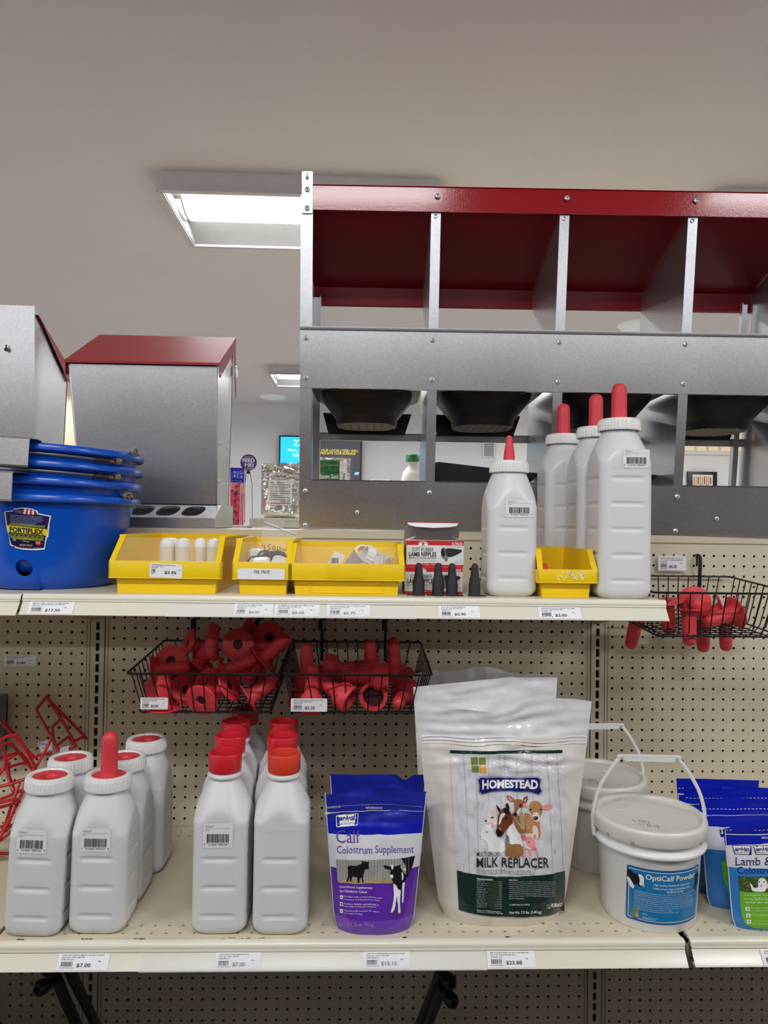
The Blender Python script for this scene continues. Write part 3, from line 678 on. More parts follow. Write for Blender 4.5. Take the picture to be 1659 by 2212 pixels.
shelf('lower beige shelf at the far left behind the red wire holders', -BW + .002, -.0025, Y2, Z2, True)
# grime marks on the lower shelf front edge
mb = MB(); rg = random.Random(5)
for (a, b2) in ((.395, .47), (.04, .05), (.15, .17), (.715, .72), (.24, .26), (.90, .905)):
    for i in range(14):
        x = rg.uniform(a, b2); y = Y2 + .0135 + rg.uniform(0, .003); w = rg.uniform(.001, .004)
        mb.add([(x - w, y, Z2 + .0003), (x + w, y, Z2 + .0003), (x + w * .6, y + .0012, Z2 + .0003), (x - w * .5, y + .001, Z2 + .0003)], [(0, 1, 2, 3)])
low = [o for o in bpy.data.objects if o.name.startswith('wall_shelf')][2]
obj('dirt_streak', mb, 'grime', low, ang=0, fix=False, kind='stuff')
# clear label holders
def holder(x0, x1, yf, z, root):
    p = [(yf - .0032, z - .0125), (yf - .0018, z - .0142), (yf - .0178, z - .0345), (yf - .0195, z - .0375)]
    obj('label_holder', MB().sheet(p, .0005, 'x', x0, x1), 'holder', root, ang=60, label='clear plastic label holder')
sh1 = bpy.data.objects['wall_shelf']; holder(.27, .735, Y1, Z1, sh1); holder(.26, .86, Y2, Z2, low)

# price tags in the channels (slanted strip: from (Yf-.0005, z-.0145) down to (Yf-.0155, z-.034))
def chfn(x0, yf, z):
    a = Vector((0, yf - .0014, z - .0145)); b = Vector((0, yf - .0160, z - .0350)); d = (a - b); L = d.length; d.normalize(); n = Vector((0, d.z, -d.y)) * -1
    if n.y > 0: n = -n
    def fn(u, v, off=0): p = b + d * v + n * (off + .0002); return Vector((x0 + u, p.y, p.z))
    return fn, L
def tagprint(mb, fn, w, h, lines, price, code, ea=True, seed=1):
    mb.use('ink'); top = h * .95
    for i, s in enumerate(lines):
        if s: text(mb, s, (w * .08, top - h * (.11 + .125 * i), w * (.08 + min(.8, .034 * len(s))), top - h * (.035 + .125 * i)), fn, .0003, .012, 1)
    bars(mb, w * .08, h * .22, w * .30, h * .5, fn, .0003, 20, seed); text(mb, code, (w * .06, h * .10, w * .34, h * .18), fn, .0003, .0, 1)
    x = w * .385; text(mb, price, (x, h * .14, x + w * .055 * len(price), h * .40), fn, .0003, .018)
    if ea: text(mb, 'EA', (w * .80, h * .48, w * .85, h * .56), fn, .0003, .01, 1)
def price_tag(px0, px1, yf, z, lines, price, code, label, w=None, faint=False, seed=1):
    q0 = at(px0, 0, yf - .008).x if False else None
    zc = z - .024; ph = lambda px: at(px, 1310 if z > 1 else 2065, yf - .008).x
    x0, x1 = ph(px0), ph(px1)
    fn, L = chfn(x0, yf, z); off = .0016 if faint else .0010
    f2 = lambda u, v, o=0: fn(u, v, o + off)
    o = MB().add([f2(0, 0), f2(x1 - x0, 0), f2(x1 - x0, L), f2(0, L), f2(0, 0, -.0004), f2(x1 - x0, 0, -.0004), f2(x1 - x0, L, -.0004), f2(0, L, -.0004)], [(0, 1, 2, 3), (4, 5, 6, 7), (0, 1, 5, 4), (1, 2, 6, 5), (2, 3, 7, 6), (3, 0, 4, 7)])
    t = obj('price_tag', o, 'paper', ang=0); tag(t, label, 'price tag', 'price tags in the shelf channels')
    mb = MB(); tagprint(mb, f2, x1 - x0, L, lines, price, code, seed=seed)
    p = obj('tag_print', mb, None, t, ang=0, fix=False)
    return t
PT = lambda *a, **k: price_tag(*a, **k)
PT(62, 160, Y1, Z1, ['MILK PAIL POLY COMPLETE', 'Prod: 9000-BCF-08 BUK', '98120-6'], '$17.50', '012891281002', 'white price tag reading $17.50 at the left end of the upper shelf', seed=2)
PT(506, 590, Y1, Z1, ['VALVE FOR MILK PAIL', 'Prod: 50-1 BUK', '9872311'], '$4.50', '50-01', 'price tag reading $4.50 below the pail valve bin', seed=3)
PT(594, 690, Y1, Z1, ['RUBBER WASHER FOR MILK PAIL', 'Prod: 80-18 BUK', '9920008'], '$0.60', '80-18', 'price tag reading $0.60 with torn tape, between $4.50 and $0.75', seed=4)
PT(706, 800, Y1, Z1, ['CAP FOR SCREW-ON BOTTLE EZ NURSE', 'Prod: 917 BUK', '9830024'], '$0.75', '851560008971', 'price tag reading $0.75 below the widest yellow bin', seed=5)
PT(947, 1036, Y1, Z1, ['POP BOTTLE NIPPLE', 'Prod: 24-06 BUK', '9882011'], '$0.90', '084369000826', 'price tag reading $0.90 below the black lamb nipples', seed=6)
PT(1163, 1254, Y1, Z1, ['NIPPLE EZ NURSE SCREW-ON LAMB', 'Prod: 24-76 BUK', '9882118'], '$2.00', '24-76', 'price tag reading $2.00 on the upper shelf below the smallest yellow bin', seed=7)
PT(125, 236, Y2, Z2, ['CALF BOTTLE SCREW-ON EZ NURSE', 'Prod: 972 BUK', '9818324'], '$7.00', '851560005321', 'bright price tag reading $7.00 at the left of the lower shelf', seed=8)
PT(465, 564, Y2, Z2, ['CALF BOTTLE SNAP-ON', 'Prod: 971 BUK', '9818319'], '$7.00', '851560005246', 'faded price tag reading $7.00 below the red-capped bottles', seed=9)
PT(784, 886, Y2, Z2, ['CALF COLOSTRUM SUPPL. 16OZ SAV-A-CALF', 'Prod: 1601 BUK', '9818401'], '$15.15', '010473160016', 'faded price tag reading $15.15 below the purple pouch', seed=10)
PT(1052, 1156, Y2, Z2, ['MULTISPECIES 24-24  7.5# MILKR', 'Prod: 36640 BUK', '9803125'], '$23.88', '012188365466', 'price tag reading $23.88 below the big white milk replacer bag', seed=11)
PT(1645, 1740, Y2, Z2, ['LAMB & KID COLOSTRUM', 'Prod: 1602 BUK'], '$13.40', '010473160023', 'price tag cut by the right photo edge on the lower shelf', seed=12)
# tags stuck to the pegboard
def board_tag(px0, py0, px1, py1, Y, lines, price, code, label, m='paper', seed=1, back=None):
    a = at(px0, py1, Y); b = at(px1, py0, Y); w, h = b.x - a.x, b.z - a.z
    t = thing('price_tag', label, 'price tag', (a.x, Y, a.z))
    fn = lambda x, z, off=0: Vector((x, -.0006 - off, z))
    obj('paper', MB().prism(rrect(0, 0, w, h, .0015), 'y', -.0005, .0), m, t, ang=0)
    if back: obj('holder', MB().bbox(-.002, w + .002, .0002, .0016, -.0035, h + .004, .0005), 'holder', t)
    mb = MB(); tagprint(mb, fn, w, h, lines, price, code, seed=seed); obj('tag_print', mb, None, t, ang=0, fix=False)
    return t
board_tag(9, 1416, 79, 1438, -.001, ['SPEEDY FLAT PAIL WEAN BOTTLE', 'Prod: 2-608 BUK', '9819288'], '$9.80', '088428005106', 'small price tag reading $9.80 stuck on the left pegboard', seed=21)
board_tag(1422, 1203, 1482, 1232, -.010, ['NIPPLE RUBBER E FULL 12', 'Prod: 8001 CALFNURSE BUK', '9812728'], '$4.30', '718641000006', 'price tag reading $4.30 in a clear clip above the right wire basket', back=True, seed=22)

# black faceout hooks under the lower shelf
def hook(name_lb, p0, p1, p2):
    r = thing('display_hook', name_lb, 'hook', p0, group='black display hooks')
    v = [Vector(p) - Vector(p0) for p in (p0, p1, p2)]
    d = (v[2] - v[1]).normalized()
    mb = MB(); mid = v[1]
    mb.tube([v[0], v[0] * .2 + mid * .8, mid * 1.0 + Vector((0, 0, .004)), mid + (v[2] - mid) * .25, v[2] - d * .012], .0105, 10)
    obj('arm', mb, 'blackpl', r)
    mb = MB(); q = d.to_track_quat('Z', 'Y').to_matrix().to_4x4()
    mb.lathe([(0, -.018), (.011, -.016), (.0135, -.004), (.0135, .010), (.009, .017), (.006, .0175), (.006, .010), (0, .010)], 16, Matrix.Translation(v[2]) @ q); obj('tip', mb, 'blackpl', r)
a = lambda px, py, Y: tuple(at(px, py, Y))
hook('black display hook at the bottom left, tip bent left, in front of the lower pegboard', a(205, 2300, -.012), a(122, 2118, -.36), a(92, 2132, -.40))
hook('black display hook at the bottom left running up under the shelf edge', a(215, 2230, -.012), a(140, 2075, -.40), a(112, 2090, -.43))
hook('upper of two black display hooks at bottom centre, tip hanging right', a(905, 2215, -.012), a(953, 2100, -.34), a(968, 2118, -.37))
hook('lower of two black display hooks at bottom centre, tip hanging right', a(915, 2240, -.012), a(955, 2134, -.33), a(973, 2158, -.37))
# dark bag at bottom-left corner
mkbag('dark_bag', 'dark bag barely visible in the bottom left corner on the base deck', (-.235, -.20, .0185), .36, .34, .36, .07, [(1, 'blackpl')], seed=9, wr=.004, top=lambda u: .05 - .16 * u ** 2)
# ---------------- nest box ----------------
NO = Vector((.4929, .0073, 1.4632)); ya, le, ro = [math.radians(a) for a in (-1.67, 6.72, -.09)]
nex = Vector((math.cos(ya), math.sin(ya), 0)); ney = Vector((-math.sin(ya), math.cos(ya), 0)); nez = Vector((0, 0, 1)) * math.cos(le) - ney * math.sin(le)
nex3 = nex * math.cos(ro) + nez * math.sin(ro); nez3 = nez * math.cos(ro) - nex * math.sin(ro)
nest = thing('nest_box', 'large galvanized multi-bay nest box with a red sloped roof standing on the shelving top', 'nest box', NO)
# local shear frame: x right, y back (horizontal), z up along the leaning face
NM = Matrix(((nex3.x, ney.x, nez3.x, 0), (nex3.y, ney.y, nez3.y, 0), (nex3.z, ney.z, nez3.z, 0), (0, 0, 0, 1)))
def nob(name, mb, m, parent=nest, **k): mb.xf(NM); return obj(name, mb, m, parent, **k)
B = .3048; X0, X1 = -.0145, B * 5 + .016; D = .295
nob('lower_front_panel', MB().sheet([(.010, -.0935), (0, -.0935), (0, .0255), (.004, .0285), (.012, .0285)], .0012, 'x', X0, X1), 'galv')
nob('upper_front_panel', MB().sheet([(.014, .2510), (0, .2500), (0, .3930), (.003, .3965), (.012, .3965)], .0012, 'x', X0, X1), 'galv')
nob('panel_lip', MB().sheet([(-.0014, .387), (-.0022, .389), (-.0022, .396)], .0008, 'x', X0, X1), 'galv')
ST, SB = .672, .5835      # roof underside front / back heights
for n in range(6):
    x = n * B; lo = n == 0; hi = n == 5
    fx = (X0, .0145) if lo else ((x - .0105, x + .0125) if not hi else (x - .012, x + .0155))
    mb = MB()
    xs = x - .0105 if not lo else X0 + .002
    mb.prism([(.001, -.09), (D, -.09), (D, SB - .004), (.001, ST - .003)], 'x', xs, xs + .0012)
    nob('divider_panel' if 0 < n < 5 else 'end_panel', mb, 'galv', ang=0)
    nob('front_flange', MB().box(fx[0], fx[1], .0008, .0022, .027, .252), 'galv', ang=0)
    nob('front_flange', MB().box(fx[0], fx[1], .0008, .0022, .395, .668 if not lo else .70), 'galv', ang=0)
    if n in (0, 4, 5):
        mb = MB()
        for s_ in ((.0,) if lo else (-.030, 0)): 
            bx = xs + s_ + (.002 if lo else 0); mb.box(bx, bx + .022, D - .002, D, -.09, SB - .03); mb.box(bx + (.0 if s_ else .020), bx + .0015 + (.0 if s_ else .020), D - .018, D, -.09, SB - .03)
        nob('rear_post', mb, 'galv', ang=0)
# roof: red sheet with front fascia and rear lip
nob('roof', MB().sheet([(-.006, .6640), (-.0026, .7195), (.004, .7215), (.004, .716), (.004, .672 + .002)], .0014, 'x', .0145, X1 + .01), 'redpaint', ang=15)
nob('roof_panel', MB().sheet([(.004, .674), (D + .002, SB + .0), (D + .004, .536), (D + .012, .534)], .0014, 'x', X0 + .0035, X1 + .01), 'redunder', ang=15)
# roof outer skin going back
nob('roof_top', MB().sheet([(-.004, .722), (D + .03, .64), (D + .03, .60)], .0014, 'x', X0 + .001, X1 + .01), 'redpaint', ang=15)
o = nob('hanging_bracket', MB().prism(rrect(-.0115, .6565, .0140, .7515, .003), 'y', -.004, -.0014), 'galv', ang=0)
mb = MB(); mb.prism(ell(.001, .736, .0045, .0045, 14), 'y', -.0045, -.0040); mb.prism([(-.0005, .738), (.0025, .738), (.0022, .748), (-.0002, .748)], 'y', -.0045, -.0040); nob('keyhole', mb, 'p_wood2', ang=0)
# screws
sc = MB(); sc.lathe([(.0075, 0), (.0068, .0022), (.004, .0038), (0, .0042)], 16, Matrix.Rotation(math.pi / 2, 4, 'X')); 
mesh_s = None
def screw(x, s, y=-.0008):
    global mesh_s
    p = NM @ Vector((x, y, s))
    if mesh_s is None:
        c = MB(); c.use('zinc'); c.lathe([(.0066, 0), (.006, .002), (.0035, .0036), (0, .004)], 16, Matrix.Rotation(math.pi / 2, 4, 'X'))
        c.use('ink').box(-.0030, .0030, -.0042, -.0038, -.0005, .0005).box(-.0005, .0005, -.0042, -.0038, -.0030, .0030)
        o = obj('screw', c, None, nest); mesh_s = o.data
    else: o = bpy.data.objects.new('screw', mesh_s); COL.objects.link(o); o.parent = nest
    o.location = p
for n in range(6):
    for s_ in (0, .2745, .3688): screw(n * B, s_)
    if n: screw(n * B + .003, .6995, -.008)
    if n % 5 == 0 or n: screw(n * B + .0, -.085)
screw(.0015, .7105, -.0045); screw(.0015, .668, -.0045)
mb = MB()
for x, s_ in ((.128, -.051), (1.015, -.053)):
    mb.lathe([(.0052, 0), (.0052, .002), (.002, .0025), (.0018, .001)], 14, NM.inverted() @ Matrix.Translation(NM @ Vector((x, -.001, s_))) @ Matrix.Rotation(math.pi / 2, 4, 'X'))
for n in range(1, 6): mb.lathe([(.0052, 0), (.005, .002), (.003, .0025), (.0022, .0005)], 14, NM.inverted() @ Matrix.Translation(NM @ Vector((n * B, .0004, .6565))) @ Matrix.Rotation(math.pi / 2, 4, 'X'))
nob('rivet', mb, 'zinc')
# rear rails of the upper row
nob('rear_rail', MB().sheet([(D - .016, .178), (D - .002, .178), (D - .002, .158), (D - .012, .158)], .0012, 'x', .004, X1 - .01), 'galv', ang=0)
nob('tray_support', MB().box(.004, X1 - .01, .004, D - .05, .2485, .2500), 'galv_dark', ang=0) if False else None
# black perforated nest bowls
def bowl(x, s0, kind):
    r = MB(); cx, cy = x, .155
    def ring(hx, hy, z, n=32, e=3.0):
        out = []
        for i in range(n):
            a = 2 * math.pi * i / n; c, s_ = math.cos(a), math.sin(a); k = 1 / ((abs(c) ** e + abs(s_) ** e) ** (1 / e)); out.append((cx + hx * c * k, cy + hy * s_ * k, z))
        return out
    R = [ring(.138, .140, s0, e=8), ring(.138, .140, s0 - .003, e=8), ring(.118, .125, s0 - .004, e=4), ring(.116, .120, s0 - .018, e=3.5), ring(.083, .088, s0 - .062, e=2.6), ring(.081, .086, s0 - .064, e=2.6), ring(.079, .084, s0 - .080, e=2.5), ring(.0765, .0815, s0 - .083, e=2.5)]
    n = 32; vs = sum(R, []); fs = [(k * n + i, k * n + (i + 1) % n, (k + 1) * n + (i + 1) % n, (k + 1) * n + i) for k in range(len(R) - 1) for i in range(n)]
    r.use('blackpl').add(vs, fs)
    o = nob('nest_bowl', r, None, ang=40)
    # perforated floor as part of the bowl
    f = MB(); f.use('greytray')
    base = ring(.0765, .0815, s0 - .083, 32, 2.5); xs = [cx + (-7 + 2 * i) * .0105 for i in range(8)]; ys = [cy + (-8 + j) * .0095 for j in range(17)]
    # floor as strips with slots
    def inside(x, y): return (abs((x - cx) / .076) ** 2.5 + abs((y - cy) / .081) ** 2.5) < 1
    prev = None; cuts = []
    step_x = .0105; nx = 15; ny = 28; hx, hy = .0765, .0815
    for i in range(nx):
        for j in range(ny):
            xa, xb = cx - hx + 2 * hx * i / nx, cx - hx + 2 * hx * (i + 1) / nx; y_a, yb = cy - hy + 2 * hy * j / ny, cy - hy + 2 * hy * (j + 1) / ny
            mx_, my_ = (xa + xb) / 2, (y_a + yb) / 2
            if not inside(mx_, my_): continue
            hole = i % 2 == 1 and j % 2 == 1 and (abs((mx_ - cx) / .070) ** 2.2 + abs((my_ - cy) / .075) ** 2.2) < 1
            z = s0 - .083
            if hole:
                w, d = (xb - xa) * .26, (yb - y_a) * .30; g = (xb - xa) * .28
                q = [(xa, y_a), (xb, y_a), (xb, yb), (xa, yb)]; p = [(mx_ - w, my_ - d), (mx_ + w, my_ - d), (mx_ + w, my_ + d), (mx_ - w, my_ + d)]
                f.add([(a, b, z) for a, b in q + p], [(k, (k + 1) % 4, 4 + (k + 1) % 4, 4 + k) for k in range(4)])
            else: f.add([(xa, y_a, z), (xb, y_a, z), (xb, yb, z), (xa, yb, z)], [(0, 1, 2, 3)])
    fo = nob('bowl_floor', f, None, parent=nest, ang=0, fix=False); fo.parent = o
    for dx in (-.075, 0, .075):
        t = MB(); t.bbox(cx + dx - .0155, cx + dx + .0155, .004, .012, s0 - .006, s0 + .001, .0005); t.bbox(cx + dx - .010, cx + dx + .010, .006, .014, s0 - .016, s0 - .005, .0015)
        to = nob('clip', t, 'blackpl', parent=nest, ang=30); to.parent = o
for n in range(5): bowl(B * n + .145, .262, 0)
# rear flap behind each bowl (dark)
for n in range(5): nob('rear_flap', MB().prism([(B * n + .020, .232), (B * n + .268, .232), (B * n + .250, .174), (B * n + .036, .174)], 'y', D - .022, D - .018), 'blackpl', ang=0)
# lower row tray, tilted, in the second bay and beyond
for n in (1, 2):
    x = B * n
    nob('lower_tray', MB().prism([(x + .016, .030), (x + .018, .083), (x + .03, .085), (x + .26, .062), (x + .292, .060), (x + .262, .030)], 'y', .10, .24), 'blackpl', ang=0)

# ---------------- galvanized feeders ----------------
def feeder(name, label, loc, rz, lidang=0, flip=False):
    r = thing(name, label, 'feeder', loc, rz)
    Wt, Wb, Dt, Db = .369, .315, .222, .165; h0, hf, hb = .060, (.408 if not flip else .43), (.527 if not flip else .552)
    # body: x from -W/2, front y=0 leaning, tapering down
    def sec(z, top): return None
    y0t, y0b = 0., .028
    bl, br = (Wb / 2, Wb / 2 + .027) if not flip else (Wb / 2 + .027, Wb / 2)
    V = [(-bl, y0b, h0), (br, y0b, h0), (br, y0b + Db, h0), (-bl, y0b + Db, h0), (-Wt / 2 + .0, y0t, hf), (Wt / 2 + .0, y0t, hf), (Wt / 2, y0t + Dt, hb), (-Wt / 2, y0t + Dt, hb)]
    obj('hopper', MB().add(V, [(0, 1, 5, 4), (1, 2, 6, 5), (2, 3, 7, 6), (3, 0, 4, 7)]), 'galv', r, ang=0)
    for i0, i1 in ((1, 5), (0, 4), (2, 6)): obj('folded_seam', MB().tube([V[i0], V[i1]], .0022, 6), 'galv', r)
    # tray with oval holes
    t = MB(); xa, xb = -Wt / 2 - .01, Wt / 2 + .012
    zf, zt = .024, .058; yf = -.050; yb = y0b
    n = 20; cxs = [-.118, -.054, .009, .072, .135]
    # sloping top with ovals: cells
    edges = [xa] + [(cxs[i] + cxs[i + 1]) / 2 for i in range(4)] + [xb]
    def sp(x, v): return (x, yf + (yb - yf) * v, zf + (zt - zf) * v)
    for i, cx in enumerate(cxs):
        o_ = []; q = []
        for k in range(n):
            a = 2 * math.pi * (k + .5) / n; c, s_ = math.cos(a), math.sin(a); ex_ = .027 * c + .006 * s_ + (.008 if c > 0 else -.008) * 0
            kx = 1 / max(abs(c), abs(s_)); ox = max(edges[i], min(edges[i + 1], cx + (edges[i + 1] - edges[i]) / 2 * c * kx + (edges[i] + edges[i + 1] - 2 * cx) / 2)); oz = .5 + .5 * s_ * kx
            e_ = 1 / ((abs(c) ** 2.8 + abs(s_) ** 2.8) ** (1 / 2.8)); q.append((cx + .026 * c * e_ + .005 * s_, .52 + .37 * s_ * e_)); o_.append((ox, oz))
        vs = [sp(*p) for p in o_] + [sp(*p) for p in q] + [tuple(Vector(sp(*p)) + Vector((0, .004, -.006))) for p in q]
        t.add(vs, [(k, (k + 1) % n, n + (k + 1) % n, n + k) for k in range(n)] + [(n + k, n + (k + 1) % n, 2 * n + (k + 1) % n, 2 * n + k) for k in range(n)])
        for k in range(n):
            a, b = o_[k], o_[(k + 1) % n]
            if abs(a[0] - b[0]) > 1e-5 and abs(a[1] - b[1]) > 1e-5: t.add([sp(*a), sp(a[0] if a[1] in (0,) or abs(a[0] - edges[i]) < 1e-5 or abs(a[0] - edges[i + 1]) < 1e-5 else b[0], a[1] if abs(a[1]) < 1e-5 or abs(a[1] - 1) < 1e-5 else b[1]), sp(*b)], [(0, 1, 2)])
    t.box(xa, xb, yf - .001, yf, .0, zf)
    zbk = .06
    for xx in (xa, xb - .001):
        t.prism([(yf, 0), (y0b + Db + .01, 0), (y0b + Db + .01, zbk), (yb, zt), (yf, zf)], 'x', xx, xx + .001)
    t.box(xa, xb, y0b + Db + .009, y0b + Db + .01, 0, zbk); t.box(xa, xb, yf, y0b + Db + .01, 0, .001)
    t.add([(Wb / 2 + .02, y0b, zt), (xb, yb, zt), (xb, y0b + Db + .01, zbk), (Wb / 2 + .02, y0b + Db, zbk)], [(0, 1, 2, 3)])
    obj('feed_tray', t, 'galv', r, ang=0, fix=False)
    obj('tray_shadow_liner', MB().box(xa + .01, xb - .01, yf + .012, y0b + Db, .002, .006), 'dark_gap', r, ang=0) if False else None
    # red lid
    l = MB(); lx0, lx1 = -Wt / 2 - .006, Wt / 2 + .008
    a, b = (-.012, hf + .006), (Dt + (.004 if not flip else -.010), hb + .012 + lidang)
    l.sheet([(a[0], a[1] - .006), a, b] + ([(b[0], b[1] - .008)] if not flip else []), .0014, 'x', lx0, lx1)
    for xx in (lx0, lx1 - .0012):
        l.prism([(a[0] + .003, a[1] - .001), (a[0] + .004, a[1] - .032), (a[0] + .018, a[1] - .034), (b[0] - .008, hb - .022), (b[0], b[1] - .002)], 'x', xx, xx + .0012)
    obj('lid', l, 'redlid', r, ang=10)
    s = MB()
    for y, z, x in ((.006, hf - .018, lx1), (.06, .22, None), (.045, .12, None), (.16, .22, None), (.17, .12, None)):
        xx = x if x else Wt / 2 - (Wt - Wb) / 2 * 0 + .0005
        tt = (z - h0) / (hf - h0); xx = x or (Wb / 2 + .027 + (Wt / 2 - Wb / 2 - .027) * tt)
        s.lathe([(.005, 0), (.0045, .002), (0, .0035)], 12, Matrix.Translation((xx, y, z)) @ Matrix.Rotation(math.pi / 2, 4, 'Y'))
    obj('rivet', s, 'zinc', r)
    if not flip: obj('rear_flap', MB().prism([(Dt - .014, hb - .01), (Dt + .006, hb - .005), (Dt + .034, hb - .135), (Dt + .030, hb - .155), (Dt + .018, hb - .14)], 'x', lx1 - .003, lx1 - .0015), 'redlid', r, ang=0)
    s = MB(); s.lathe([(.018, 0), (.016, .003), (0, .004)], 20, Matrix.Translation((lx1, Dt + .006, hb - .085)) @ Matrix.Rotation(math.pi / 2, 4, 'Y')); obj('lid_pivot', s, 'zinc', r)
    return r
DZ = 1.3688
feeder('poultry_feeder', 'galvanized feeder with a red sloped lid and oval feed holes, behind the yellow bins', (.0768, .062, DZ), 0)
f2 = feeder('poultry_feeder', 'galvanized feeder turned backwards at the left photo edge behind the blue buckets', (-.386, .285, DZ), math.radians(181), lidang=-.032, flip=True)
kh = MB(); kh.prism(ell(0, 0, .005, .005, 14), 'y', 0, .001).prism([(-.002, .002), (.002, .002), (.0015, .012), (-.0015, .012)], 'y', 0, .001)
k = obj('keyhole', kh, 'ink', f2, ang=0); k.location = (-.118, .2228, .44)
# ---------------- blue buckets ----------------
def boolcut(o, cut):
    m = o.modifiers.new('b', 'BOOLEAN'); m.object = cut; m.operation = 'DIFFERENCE'; m.solver = 'EXACT'
    dg = bpy.context.evaluated_depsgraph_get(); me = bpy.data.meshes.new_from_object(o.evaluated_get(dg)); o.modifiers.clear(); o.data = me; bpy.data.objects.remove(cut)
BC = Vector((-.028, -.205, Z1 + .0004))
R1, R0b, HB = .171, .118, .186
def bucket(label, z, rx, full):
    r = thing('blue_bucket', label, 'bucket', (BC.x, BC.y, BC.z + z), 0, 'nested blue buckets', rot=(0, rx, 0))
    zb = 0; R = lambda q: R0b + (R1 - .012 - R0b) * q ** .75
    prof = [(0, .006), (R0b - .012, .006), (R0b - .010, .0), (R0b - .004, 0), (R0b + .004, .008), (R(.08) + .004, .018)] + [(R(q) + .003, HB * q) for q in (.2, .35, .5, .65, .8, .9, .94)]
    prof += [(R1 - .006, HB - .011), (R1 + .001, HB - .013), (R1 + .004, HB - .010), (R1 + .0045, HB - .003), (R1 + .001, HB + .002), (R1 - .006, HB + .003), (R1 - .010, HB - .001)]
    prof += [(R(q), HB * q) for q in (.94, .8, .5, .2, .08)] + [(R0b - .008, .012), (0, .012)]
    o = obj('pail', MB().lathe(prof, 96), 'blue', r, ang=40)
    if full:
        a = math.radians(-89.2); c = MB().lathe([(0, -.04), (.0163, -.04), (.0163, .04), (0, .04)], 32, Matrix.Translation((.135 * math.cos(a), .135 * math.sin(a), .044)) @ Vector((math.cos(a), math.sin(a), 0)).to_track_quat('Z', 'Y').to_matrix().to_4x4())
        co = obj('cut', c, 'blue'); co.parent = None; co.matrix_world = Matrix.Translation(r.location) @ Matrix.Rotation(rx, 4, 'Y')
        bpy.context.view_layer.update(); boolcut(o, co); o.data.set_sharp_from_angle(angle=math.radians(40))
    return r
bs = [bucket('bottom blue bucket of the nested stack, with the sticker and round drain hole', 0, math.radians(.8), True),
      bucket('second blue bucket from the bottom of the nested stack', .034, math.radians(1.8), False),
      bucket('third blue bucket from the bottom of the nested stack', .067, math.radians(2.2), False),
      bucket('topmost blue bucket of the nested stack at the left edge', .099, math.radians(2.6), False)]
def hanger(root, a, ztop):
    mb = MB(); Mx = Matrix.Rotation(a + math.pi / 2, 4, 'Z')
    w = .036
    mb.sheet([(-(R1 - .03), HB - .012), (-(R1 - .012), HB + .006), (-(R1 + .004), HB + .0075), (-(R1 + .034), HB + .0065), (-(R1 + .0365), HB + .004), (-(R1 + .0365), HB - .045), (-(R1 + .034), HB - .048)], .0016, 'x', -w, w, Mx)
    obj('hanger_plate', mb, 'galv', root, ang=30)
hanger(bs[3], math.radians(-91), 0); hanger(bs[1], math.radians(-98), 0)
def ear(root, a, zo=.006):
    p = Vector((math.cos(a), math.sin(a), 0)); t = Vector((-p.y, p.x, 0)); c = p * (R1 + .004) + Vector((0, 0, HB + zo))
    pts = [c + t * (.012 * math.cos(q)) * 1.0 + p * (.004 * math.sin(q)) + Vector((0, 0, .007 * math.sin(q))) for q in [i * math.pi / 4 for i in range(8)]]
    mb = MB(); mb.tube(pts, .0026, 8, closed=True); mb.tube([c - t * .012 + Vector((0, 0, -.004)), c - t * .004, c + t * .018, c + t * .02 + Vector((0, 0, -.006))], .0028, 8); obj('bail_ear', mb, 'steel', root)
ear(bs[3], math.radians(-12)); ear(bs[0], math.radians(-16))
def bail(root, z, drop):
    mb = MB(); pts = []
    for i in range(25):
        q = i / 24; a = math.radians(-128 + 96 * q); rr = R1 + .006; pts.append(Vector((rr * math.cos(a), rr * math.sin(a), HB + z - drop * math.sin(math.pi * q) ** .5 * 0 - .006 * q)))
    mb.tube(pts, .0028, 8); obj('bail_wire', mb, 'steel', root)
    mb = MB(); mb.tube([Vector(((R1 + .006) * math.cos(math.radians(a)), (R1 + .006) * math.sin(math.radians(a)), HB + z - .006)) for a in (-46, -41, -36)], .0048, 8); obj('bail_sleeve', mb, 'blackpl', root)
    mb = MB(); a = math.radians(-29); p = Vector((math.cos(a), math.sin(a), 0)) * (R1 + .006); mb.lathe([(.0058, -.007), (.0075, 0), (.0058, .007), (.003, .007), (.003, -.007)], 12, Matrix.Translation((p.x, p.y, HB + z - .004)) @ Matrix.Rotation(a, 4, 'Z') @ Matrix.Rotation(math.pi / 2, 4, 'X')); obj('bail_ring', mb, 'steel', root)
bail(bs[2], .016, 0); bail(bs[1], .016, 0)
# sticker on bottom bucket
def cyl(Rf, ang0, sgn=1):
    def fn(u, z, off=0):
        rr = Rf(z) + off; a = ang0 + u / rr; return Vector((rr * math.cos(a), rr * math.sin(a), z))
    return fn
Rb = lambda z: R0b + (R1 - .012 - R0b) * max(.001, z / HB) ** .75 + .0034
ST_ = cyl(Rb, math.radians(-85.6)); rt = bs[0]
def SP(px, py):  # px in the sticker crop (1659 wide over x 0..280)
    return ((px - 345) / 5.925 / 1115, .186 - (py - 90) / 5.925 / 1085 - .018)
outl = [(65, 190), (190, 172), (192, 150), (300, 135), (420, 145), (485, 170), (490, 200), (640, 225), (618, 330), (612, 400), (600, 490), (585, 500), (570, 560), (552, 650), (450, 662), (300, 658), (200, 640), (125, 605), (112, 470), (100, 450), (82, 360)]
mb = MB(); mb.use('wht'); poly(mb, [SP(*p) for p in outl], ST_, .0004, .006)
inn = [(80, 195), (180, 185), (205, 160), (300, 145), (420, 155), (470, 190), (480, 215), (622, 238), (595, 370), (570, 480), (545, 630), (400, 642), (250, 635), (140, 595), (118, 470), (95, 360)]
mb.use('p_nvy2'); poly(mb, [SP(*p) for p in inn], ST_, .0007, .006)
